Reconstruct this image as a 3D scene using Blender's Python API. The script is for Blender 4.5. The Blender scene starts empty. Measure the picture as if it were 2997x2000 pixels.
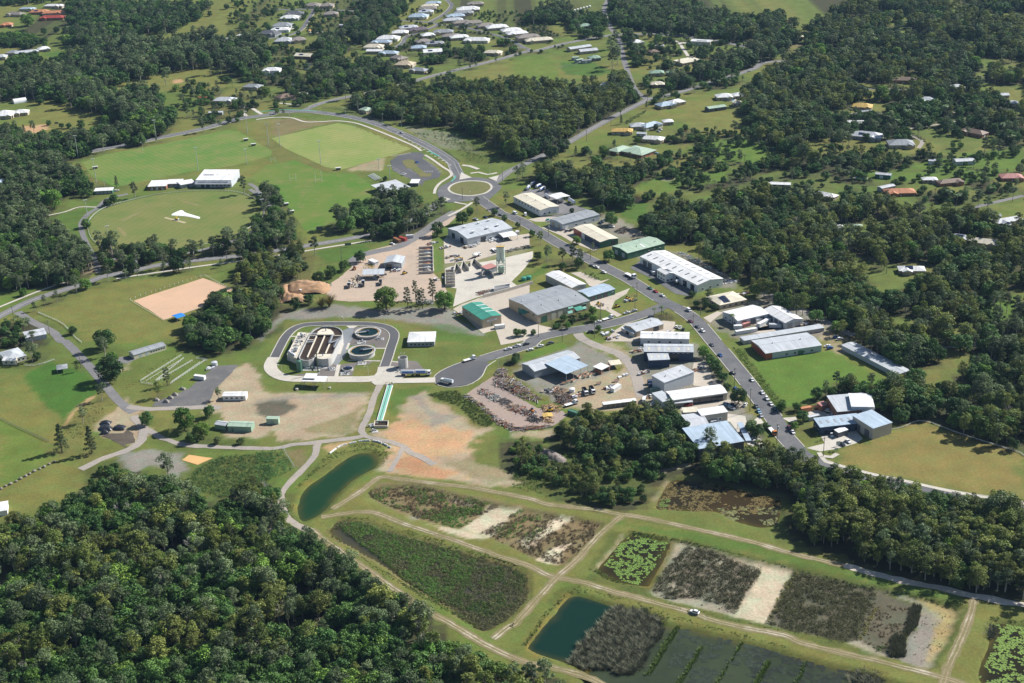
import bpy,bmesh,math,random
import numpy as np
from mathutils import Matrix,Vector
random.seed(7);RG=np.random.default_rng(7)
R=math.radians
S=bpy.context.scene
COL=S.collection
# camera
CAM_H,PITCH,ROLL,FPX=375.0,R(23.7),R(1.95),4162.5
Fw=np.array([0,math.cos(PITCH),-math.sin(PITCH)])
Up=np.array([0,math.sin(PITCH),math.cos(PITCH)])
Rt=np.array([1.0,0,0])
CR=math.cos(ROLL)*Rt-math.sin(ROLL)*Up
CU=math.sin(ROLL)*Rt+math.cos(ROLL)*Up
cam=bpy.data.cameras.new('camera');camo=bpy.data.objects.new('camera',cam);COL.objects.link(camo)
cam.sensor_width=36;cam.lens=50;cam.clip_start=1;cam.clip_end=20000
m=Matrix.Identity(4)
for i,ax in enumerate((CR,CU,-Fw)):
 for k in range(3):m[k][i]=ax[k]
m[2][3]=CAM_H
camo.matrix_world=m
S.camera=camo
# sky, sun, exposure
SUN_EL,SUN_AZ=R(38),R(27)  # azimuth measured from +X towards +Y
W=bpy.data.worlds.new('World');S.world=W;W.use_nodes=True
nt=W.node_tree;nt.nodes.clear()
sky=nt.nodes.new('ShaderNodeTexSky');sky.sky_type='NISHITA';sky.sun_disc=False
sky.sun_elevation=SUN_EL;sky.sun_rotation=math.pi/2-SUN_AZ
sky.air_density=1.0;sky.dust_density=.4
bg=nt.nodes.new('ShaderNodeBackground');bg.inputs['Strength'].default_value=.06
wo=nt.nodes.new('ShaderNodeOutputWorld')
nt.links.new(sky.outputs[0],bg.inputs[0]);nt.links.new(bg.outputs[0],wo.inputs[0])
sl=bpy.data.lights.new('sun','SUN');so=bpy.data.objects.new('sun',sl);COL.objects.link(so)
sl.energy=5.0;sl.angle=R(.53);sl.color=(1.0,.965,.91)
sd=Vector((math.cos(SUN_EL)*math.cos(SUN_AZ),math.cos(SUN_EL)*math.sin(SUN_AZ),math.sin(SUN_EL)))
so.rotation_euler=sd.to_track_quat('Z','Y').to_euler();so.location=sd*500
vs=S.view_settings;vs.view_transform='Standard';vs.look='None';vs.exposure=.57;vs.gamma=1;vs.use_curve_mapping=False
S.cycles.max_bounces=3;S.cycles.diffuse_bounces=1;S.cycles.glossy_bounces=2;S.cycles.transmission_bounces=2
S.cycles.transparent_max_bounces=4;S.cycles.volume_bounces=0;S.cycles.caustics_reflective=False;S.cycles.caustics_refractive=False
# survey: photo coordinates -> metres on the ground
KEY={'S':(0,0,1),'D':(0,0,2350/2997),'p':(780,920,5.875),'q':(1100,640,2.92),'j':(1340,1020,2.398),
       'r':(1150,440,3.837),'o':(400,480,3.7306)}
for c,ox in enumerate((0,750,1500,2200)):
 for r_ in range(4):KEY['%d%d'%(c,r_)]=(ox,500*r_,2.9375 if c<3 else 2.9486)
def src(k,x,y):
 ox,oy,s=KEY[k];return ox+x/s,oy+y/s
def ray(u,v):
 return Fw*FPX+CR*(u-1498.5)+CU*(1000-v)
def G(k,x,y,z=.0):
 d=ray(*src(k,x,y));t=(z-CAM_H)/d[2]
 return np.array([d[0]*t,d[1]*t,z])
def Gs(k,pts,z=.0):return[G(k,x,y,z)[:2] for x,y in pts]
def GM(*segs):
 out=[]
 for k,pts in segs:out+=Gs(k,pts)
 return out
def proj(P):
 P=np.atleast_2d(P)-np.array([0,0,CAM_H])
 z=P@Fw
 return 1498.5+FPX*(P@CR)/z,1000-FPX*(P@CU)/z
# materials
MATS={}
def nodes(name,rough=.8,spec=.3):
 mt=bpy.data.materials.new(name);mt.use_nodes=True
 n=mt.node_tree.nodes;b=n['Principled BSDF']
 b.inputs['Roughness'].default_value=rough;b.inputs['Specular IOR Level'].default_value=spec
 return mt,mt.node_tree,b
def rgba(c):return(c[0],c[1],c[2],1)
def noise(t,scale,detail=4,rough=.6,vec=None):
 n=t.nodes.new('ShaderNodeTexNoise');n.inputs['Scale'].default_value=scale
 n.inputs['Detail'].default_value=detail;n.inputs['Roughness'].default_value=rough
 if vec is not None:t.links.new(vec,n.inputs['Vector'])
 return n.outputs['Fac']
def mrng(t,v,a,b,c,d):
 n=t.nodes.new('ShaderNodeMapRange');t.links.new(v,n.inputs[0])
 for i,q in enumerate((a,b,c,d)):n.inputs[i+1].default_value=q
 return n.outputs[0]
def mxc(t,fac,a,b,mode='MIX'):
 n=t.nodes.new('ShaderNodeMix');n.data_type='RGBA';n.blend_type=mode
 for sock,v in((n.inputs[0],fac),(n.inputs[6],a),(n.inputs[7],b)):
  if hasattr(v,'is_linked'):t.links.new(v,sock)
  elif isinstance(v,(int,float)):sock.default_value=v
  else:sock.default_value=rgba(v)
 return n.outputs[2]
def mulv(t,col,val):
 n=t.nodes.new('ShaderNodeVectorMath');n.operation='SCALE'
 t.links.new(col,n.inputs[0])
 if hasattr(val,'is_linked'):t.links.new(val,n.inputs[3])
 else:n.inputs[3].default_value=val
 return n.outputs[0]
def geo_pos(t):
 n=t.nodes.new('ShaderNodeNewGeometry');return n.outputs['Position']
def obj_pos(t,sx=1,sy=1,sz=1):
 n=t.nodes.new('ShaderNodeTexCoord');mp=t.nodes.new('ShaderNodeMapping')
 mp.inputs['Scale'].default_value=(sx,sy,sz);t.links.new(n.outputs['Object'],mp.inputs[0]);return mp.outputs[0]
def plain(name,c,rough=.7,spec=.3,var=.12,metal=.0):
 """painted or weathered surface: colour with soft patchy wear"""
 if name in MATS:return MATS[name]
 mt,t,b=nodes(name,rough,spec);b.inputs['Metallic'].default_value=metal
 f=noise(t,.35,5,.65,geo_pos(t));f=mrng(t,f,.25,.75,1-var,1+var)
 cc=t.nodes.new('ShaderNodeRGB');cc.outputs[0].default_value=rgba(c)
 t.links.new(mulv(t,cc.outputs[0],f),b.inputs['Base Color']);MATS[name]=mt;return mt
def roofmat(name,c,rough=.45,var=.16):
 """ribbed metal sheeting: faint sheet streaks along the fall and patchy weathering"""
 if name in MATS:return MATS[name]
 mt,t,b=nodes(name,rough,.4)
 f=mrng(t,noise(t,1.0,3,.6,obj_pos(t,.9,.04,.04)),.3,.7,1-var,1+var*.6)
 g=mrng(t,noise(t,.15,4,.6,geo_pos(t)),.3,.7,1-var,1.04)
 cc=t.nodes.new('ShaderNodeRGB');cc.outputs[0].default_value=rgba(c)
 t.links.new(mulv(t,mulv(t,cc.outputs[0],f),g),b.inputs['Base Color']);MATS[name]=mt;return mt
def pchy(name,cols,scales=(.02,.15,1.2),rough=.95,contrast=.22,streak=None):
 """earth, turf, gravel, asphalt: two or three colours broken up at several sizes"""
 if name in MATS:return MATS[name]
 mt,t,b=nodes(name,rough,.15)
 p=geo_pos(t)
 c=mxc(t,mrng(t,noise(t,scales[0],5,.65,p),.38,.62,0,1),cols[0],cols[1])
 if len(cols)>2:
  c=mxc(t,mrng(t,noise(t,scales[1],6,.7,p),.5,.72,0,.8),c,cols[2])
 f=mrng(t,noise(t,scales[2],6,.75,p),.25,.75,1-contrast*1.35,1+contrast*1.35)
 c=mulv(t,c,f)
 if streak:
  ang,wl,amt=streak
  mp=t.nodes.new('ShaderNodeMapping');mp.inputs['Rotation'].default_value=(0,0,ang);t.links.new(p,mp.inputs[0])
  w=t.nodes.new('ShaderNodeTexWave');w.inputs['Scale'].default_value=.314/wl;w.inputs['Distortion'].default_value=1.2
  w.inputs['Detail'].default_value=2;w.inputs['Detail Scale'].default_value=.3
  t.links.new(mp.outputs[0],w.inputs[0])
  c=mulv(t,c,mrng(t,w.outputs['Fac'],0,1,1-amt,1+amt))
 t.links.new(c,b.inputs['Base Color']);MATS[name]=mt;return mt
def water(name,deep,shallow=None,rough=.08,scale=.02,shore=(.10,.085,.022)):
 if name in MATS:return MATS[name]
 mt,t,b=nodes(name,rough,.07);b.inputs['IOR'].default_value=1.33
 p=geo_pos(t)
 c=mxc(t,mrng(t,noise(t,scale,5,.6,p),.35,.65,0,1),deep,shallow or deep)
 at=t.nodes.new('ShaderNodeAttribute');at.attribute_name='shoal'
 c=mxc(t,at.outputs['Fac'],c,shore)
 t.links.new(c,b.inputs['Base Color'])
 bp=t.nodes.new('ShaderNodeBump');bp.inputs['Strength'].default_value=.15;bp.inputs['Distance'].default_value=.3
 t.links.new(noise(t,.8,3,.5,p),bp.inputs['Height']);t.links.new(bp.outputs[0],b.inputs['Normal'])
 MATS[name]=mt;return mt
def leafmat(name,c,c2,var=.45,trans=.14):
 """foliage: each leaf and each tree its own tone, some light passing through"""
 if name in MATS:return MATS[name]
 mt,t,b=nodes(name,.6,.25)
 gi=t.nodes.new('ShaderNodeNewGeometry');oi=t.nodes.new('ShaderNodeObjectInfo')
 c_=mxc(t,oi.outputs['Random'],c,c2)
 c_=mulv(t,c_,mrng(t,gi.outputs['Random Per Island'],0,1,1-var,1+var))
 h=t.nodes.new('ShaderNodeMath');h.operation='FRACT';m7=t.nodes.new('ShaderNodeMath');m7.operation='MULTIPLY'
 m7.inputs[1].default_value=7.31;t.links.new(oi.outputs['Random'],m7.inputs[0]);t.links.new(m7.outputs[0],h.inputs[0])
 c_=mulv(t,c_,mrng(t,h.outputs[0],0,1,.6,1.5))
 t.links.new(c_,b.inputs['Base Color'])
 tr=t.nodes.new('ShaderNodeBsdfTranslucent');t.links.new(c_,tr.inputs[0])
 mx=t.nodes.new('ShaderNodeMixShader');mx.inputs[0].default_value=trans
 out=t.nodes['Material Output']
 t.links.new(b.outputs[0],mx.inputs[1]);t.links.new(tr.outputs[0],mx.inputs[2]);t.links.new(mx.outputs[0],out.inputs[0])
 MATS[name]=mt;return mt
GLASS,t_,b_=nodes('window glass and dark bay',.12,.6);b_.inputs['Base Color'].default_value=(.03,.04,.055,1)
SOLAR,t_,b_=nodes('solar panel',.15,.6);b_.inputs['Base Color'].default_value=(.02,.03,.08,1)
PAL=dict(white=(.80,.80,.79),cream=(.72,.66,.52),pgrey=(.52,.55,.58),grey=(.33,.35,.37),dgrey=(.14,.145,.16),brown=(.22,.155,.115),
           gbrown=(.30,.265,.235),blue=(.42,.52,.62),dblue=(.045,.07,.13),green=(.28,.40,.30),dgreen=(.07,.17,.12),teal=(.06,.30,.22),orange=(.55,.24,.12),
           red=(.38,.07,.05),yellow=(.62,.42,.12),beige=(.58,.48,.34),tan=(.48,.40,.29),pink=(.52,.24,.21),brick=(.33,.16,.10),purple=(.16,.13,.15),
           black=(.02,.02,.022),concrete=(.50,.47,.41),steel=(.40,.42,.44),rust=(.28,.13,.07),lgreen=(.40,.52,.40),silver=(.55,.57,.6),vblue=(.03,.26,.72))
def RM(c):return roofmat('roof sheeting '+c,PAL[c],.55)
def WM(c):return plain('wall '+c,PAL[c],.75,.25,.08)
def PM(c):return plain('paint '+c,PAL[c],.4,.5,.05)
# mesh builder
class MB:
 def __init__(s):s.v=[];s.f=[]
 def add(s,vs,fs):
  o=len(s.v);s.v+=[tuple(map(float,q)) for q in vs];s.f+=[tuple(o+i for i in f) for f in fs];return s
 def box(s,x0,y0,z0,x1,y1,z1):
  return s.add([(x0,y0,z0),(x1,y0,z0),(x1,y1,z0),(x0,y1,z0),(x0,y0,z1),(x1,y0,z1),(x1,y1,z1),(x0,y1,z1)],
                     [(0,3,2,1),(4,5,6,7),(0,1,5,4),(1,2,6,5),(2,3,7,6),(3,0,4,7)])
 def prism(s,poly,z0,z1):
  n=len(poly);a=sum(poly[i][0]*poly[(i+1)%n][1]-poly[(i+1)%n][0]*poly[i][1] for i in range(n))
  if a<0:poly=poly[::-1]
  return s.add([(x,y,z0) for x,y in poly]+[(x,y,z1) for x,y in poly],
                     [tuple(range(n-1,-1,-1)),tuple(range(n,2*n))]+[(i,(i+1)%n,n+(i+1)%n,n+i) for i in range(n)])
 def cyl(s,x,y,z0,z1,r0,r1=None,n=12,cap=True):
  r1=r0 if r1 is None else r1
  c=[(math.cos(2*math.pi*i/n),math.sin(2*math.pi*i/n)) for i in range(n)]
  f=[(i,(i+1)%n,n+(i+1)%n,n+i) for i in range(n)]
  if cap:f+=[tuple(range(n-1,-1,-1)),tuple(range(n,2*n))]
  return s.add([(x+r0*a,y+r0*b,z0) for a,b in c]+[(x+r1*a,y+r1*b,z1) for a,b in c],f)
 def tube(s,p,q,r0,r1=None,n=6):
  r1=r0 if r1 is None else r1
  p,q=Vector(p),Vector(q);d=q-p
  if d.length<1e-6:return s
  d.normalize();a=d.orthogonal().normalized();b=d.cross(a)
  c=[a*math.cos(2*math.pi*i/n)+b*math.sin(2*math.pi*i/n) for i in range(n)]
  return s.add([p+e*r0 for e in c]+[q+e*r1 for e in c],[(i,(i+1)%n,n+(i+1)%n,n+i) for i in range(n)]+[tuple(range(n-1,-1,-1)),tuple(range(n,2*n))])
 def ring(s,x,y,z0,z1,r0,r1,n=40):
  c=[(math.cos(2*math.pi*i/n),math.sin(2*math.pi*i/n)) for i in range(n)]
  v=[(x+r*a,y+r*b,z) for r,z in((r0,z0),(r1,z0),(r1,z1),(r0,z1)) for a,b in c]
  f=[]
  for i in range(n):
   j=(i+1)%n
   f+=[(k*n+i,k*n+j,((k+1)%4)*n+j,((k+1)%4)*n+i) for k in range(4)]
  return s.add(v,f)
 def mesh(s,name,mat):
  me=bpy.data.meshes.new(name);me.from_pydata(s.v,[],s.f);me.materials.append(mat);me.validate();return me
 def mk(s,name,mat,parent=None,loc=None,rz=0,smo=False):
  me=s.mesh(name,mat)
  if smo:me.shade_smooth()
  return link(name,me,parent,loc,rz)
def link(name,data,parent=None,loc=None,rz=0):
 o=bpy.data.objects.new(name,data);COL.objects.link(o)
 if parent is not None:o.parent=parent
 if loc is not None:o.location=loc
 if rz:o.rotation_euler=(0,0,rz)
 return o
def tag(o,lb=None,cat=None,group=None,kind=None):
 if lb:o['label']=lb
 if cat:o['category']=cat
 if group:o['group']=group
 if kind:o['kind']=kind
 return o
def thing(name,lb,cat,loc=(0,0,0),rz=0,group=None):
 return tag(link(name,None,None,loc,rz),lb,cat,group)
def cpth(root,loc,rz,lb=None,group=None,scale=None,mats=None):
 def cp(o,par):
  c=o.copy();COL.objects.link(c)
  if par is not None:c.parent=par;c.matrix_parent_inverse.identity()
  for ch in o.children:cp(ch,c)
  return c
 r=cp(root,None);r.location=loc;r.rotation_euler=(0,0,rz)
 if scale:r.scale=scale
 if lb:r['label']=lb
 if group:r['group']=group
 return r
def np_mesh(name,V,F,mat,parent=None):
 """V (n,3), F (m,k) arrays"""
 me=bpy.data.meshes.new(name);V=np.asarray(V,dtype=np.float32);F=np.asarray(F,dtype=np.int32)
 k=F.shape[1]
 me.vertices.add(len(V));me.vertices.foreach_set('co',V.ravel())
 me.loops.add(F.size);me.loops.foreach_set('vertex_index',F.ravel())
 me.polygons.add(len(F));me.polygons.foreach_set('loop_start',np.arange(0,F.size,k,dtype=np.int32))
 me.update(calc_edges=True)
 if mat:me.materials.append(mat)
 return me
# value noise for wobbling outlines
_vn=RG.random((64,64))
def vnoise(x,y):
 x=np.asarray(x,float);y=np.asarray(y,float)
 xi=np.floor(x).astype(int);yi=np.floor(y).astype(int);fx=x-xi;fy=y-yi
 fx=fx*fx*(3-2*fx);fy=fy*fy*(3-2*fy)
 g=lambda a,b:_vn[a%64,b%64]
 return(g(xi,yi)*(1-fx)+g(xi+1,yi)*fx)*(1-fy)+(g(xi,yi+1)*(1-fx)+g(xi+1,yi+1)*fx)*fy
def fnz(x,y,o=4):
 s=0;a=.5
 for i in range(o):s=s+a*vnoise(x*2**i+17*i,y*2**i+31*i);a*=.5
 return s/(1-.5**o)
def resmp(pts,step,closed=False,smo=True):
 P=np.array(pts,float);n=len(P);out=[]
 for i in range(n if closed else n-1):
  p1,p2=P[i],P[(i+1)%n]
  p0=P[i-1] if(closed or i>0) else 2*p1-p2
  p3=P[(i+2)%n] if(closed or i+2<n) else 2*p2-p1
  k=max(1,int(np.linalg.norm(p2-p1)/step))
  for q in range(k):
   u=q/k
   out.append(.5*((2*p1)+(-p0+p2)*u+(2*p0-5*p1+4*p2-p3)*u*u+(-p0+3*p1-3*p2+p3)*u**3) if smo else p1*(1-u)+p2*u)
 if not closed:out.append(P[-1])
 return np.array(out)
def ins(poly,X,Y):
 poly=np.asarray(poly);r=np.zeros(np.shape(X),bool);n=len(poly);j=n-1
 for i in range(n):
  xi,yi=poly[i];xj,yj=poly[j]
  with np.errstate(divide='ignore',invalid='ignore'):
   r^=((yi>Y)!=(yj>Y))&(X<(xj-xi)*(Y-yi)/(yj-yi+1e-12)+xi)
  j=i
 return r
def sdist(poly,X,Y):
 """signed distance, positive inside"""
 poly=np.asarray(poly);d=np.full(np.shape(X),1e9);n=len(poly)
 for i in range(n):
  a,b=poly[i],poly[(i+1)%n];ab=b-a;L=ab@ab+1e-9
  t=np.clip(((X-a[0])*ab[0]+(Y-a[1])*ab[1])/L,0,1)
  d=np.minimum(d,(X-a[0]-t*ab[0])**2+(Y-a[1]-t*ab[1])**2)
 d=np.sqrt(d);return np.where(ins(poly,X,Y),d,-d)
LAY=[0]
def lift():
 """each flush sheet lies a little above the one laid before it"""
 LAY[0]=(LAY[0]+1)%24;return LAY[0]*.0015
KO=[]  # (polygon, margin) where no scattered tree may stand
def sheet(name,poly,z,mat,kind='structure',wob=.0,smo=False,keep=True,lb=None,step=2.0,group=None,thick=0):
 z+=lift()
 P=resmp(poly,step,True,smo) if(wob or smo) else np.array(poly)
 if wob:
  P=P+wob*2*np.stack([fnz(P[:,0]/4,P[:,1]/4,3)-.5,fnz(P[:,0]/4+40,P[:,1]/4+9,3)-.5],1)
 mb=MB()
 if thick:mb.prism([tuple(q) for q in P],z-thick,z)
 else:
  a=np.sum(P[:,0]*np.roll(P[:,1],-1)-np.roll(P[:,0],-1)*P[:,1])
  if a<0:P=P[::-1]
  mb.add([(x,y,z) for x,y in P],[tuple(range(len(P)))])
 o=mb.mk(name,mat);tag(o,lb,None,group,kind)
 if keep:KO.append((P[::max(1,len(P)//60)],1.0))
 return o
def ribbon_sides(pts,width,step=4.0,off=.0,wob=.0,smo=True):
 P=resmp(pts,step,False,smo);T=np.gradient(P,axis=0);T/=np.linalg.norm(T,axis=1)[:,None]+1e-9
 N=np.stack([-T[:,1],T[:,0]],1);P=P+N*off
 h=width/2*np.ones(len(P))
 l=P+N*(h+wob*2*(fnz(P[:,0]/3,P[:,1]/3,3)-.5))[:,None];r=P-N*(h+wob*2*(fnz(P[:,0]/3+9,P[:,1]/3,3)-.5))[:,None]
 return P,l,r
def rbn(name,pts,width,z,mat,off=.0,wob=.0,keep=True,lb=None,kind='structure',parent=None,step=4.0):
 z+=lift();P,l,r=ribbon_sides(pts,width,step,off,wob)
 n=len(P);V=np.zeros((2*n,3));V[:n,:2]=r;V[n:,:2]=l;V[:,2]=z
 me=np_mesh(name,V,[(i,i+1,n+i+1,n+i) for i in range(n-1)],mat)
 o=link(name,me,parent)
 if parent is None:tag(o,lb,None,None,kind)
 if keep:KO.append((np.vstack([r[::3],r[-1:],l[::-1][::3],l[:1]]),1.2))
 return o
def bar_along(pts,w,z0,z1,mb,off=.0,step=4.0):
 P,l,r=ribbon_sides(pts,w,step,off)
 n=len(P)
 for i in range(n-1):
  mb.prism([tuple(r[i]),tuple(r[i+1]),tuple(l[i+1]),tuple(l[i])],z0,z1)
GAPS=[]  # junctions and crossovers where the kerb is dropped: (point, radius)
def kerb(pts,width,side,parent=None,h=.12):
 mb=MB();P,l,r=ribbon_sides(pts,.45,4.0,side*(width/2+.23))
 for i in range(len(P)-1):
  c=(P[i]+P[i+1])/2
  if not any((c[0]-g[0])**2+(c[1]-g[1])**2<q*q for g,q in GAPS):mb.prism([tuple(r[i]),tuple(r[i+1]),tuple(l[i+1]),tuple(l[i])],-.05,h+.12)
 o=mb.mk('kerb',CONC,parent);
 if parent is None:tag(o,kind='structure')
 return o
CONC=plain('concrete',(.52,.49,.43),.9,.2,.12)
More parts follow.
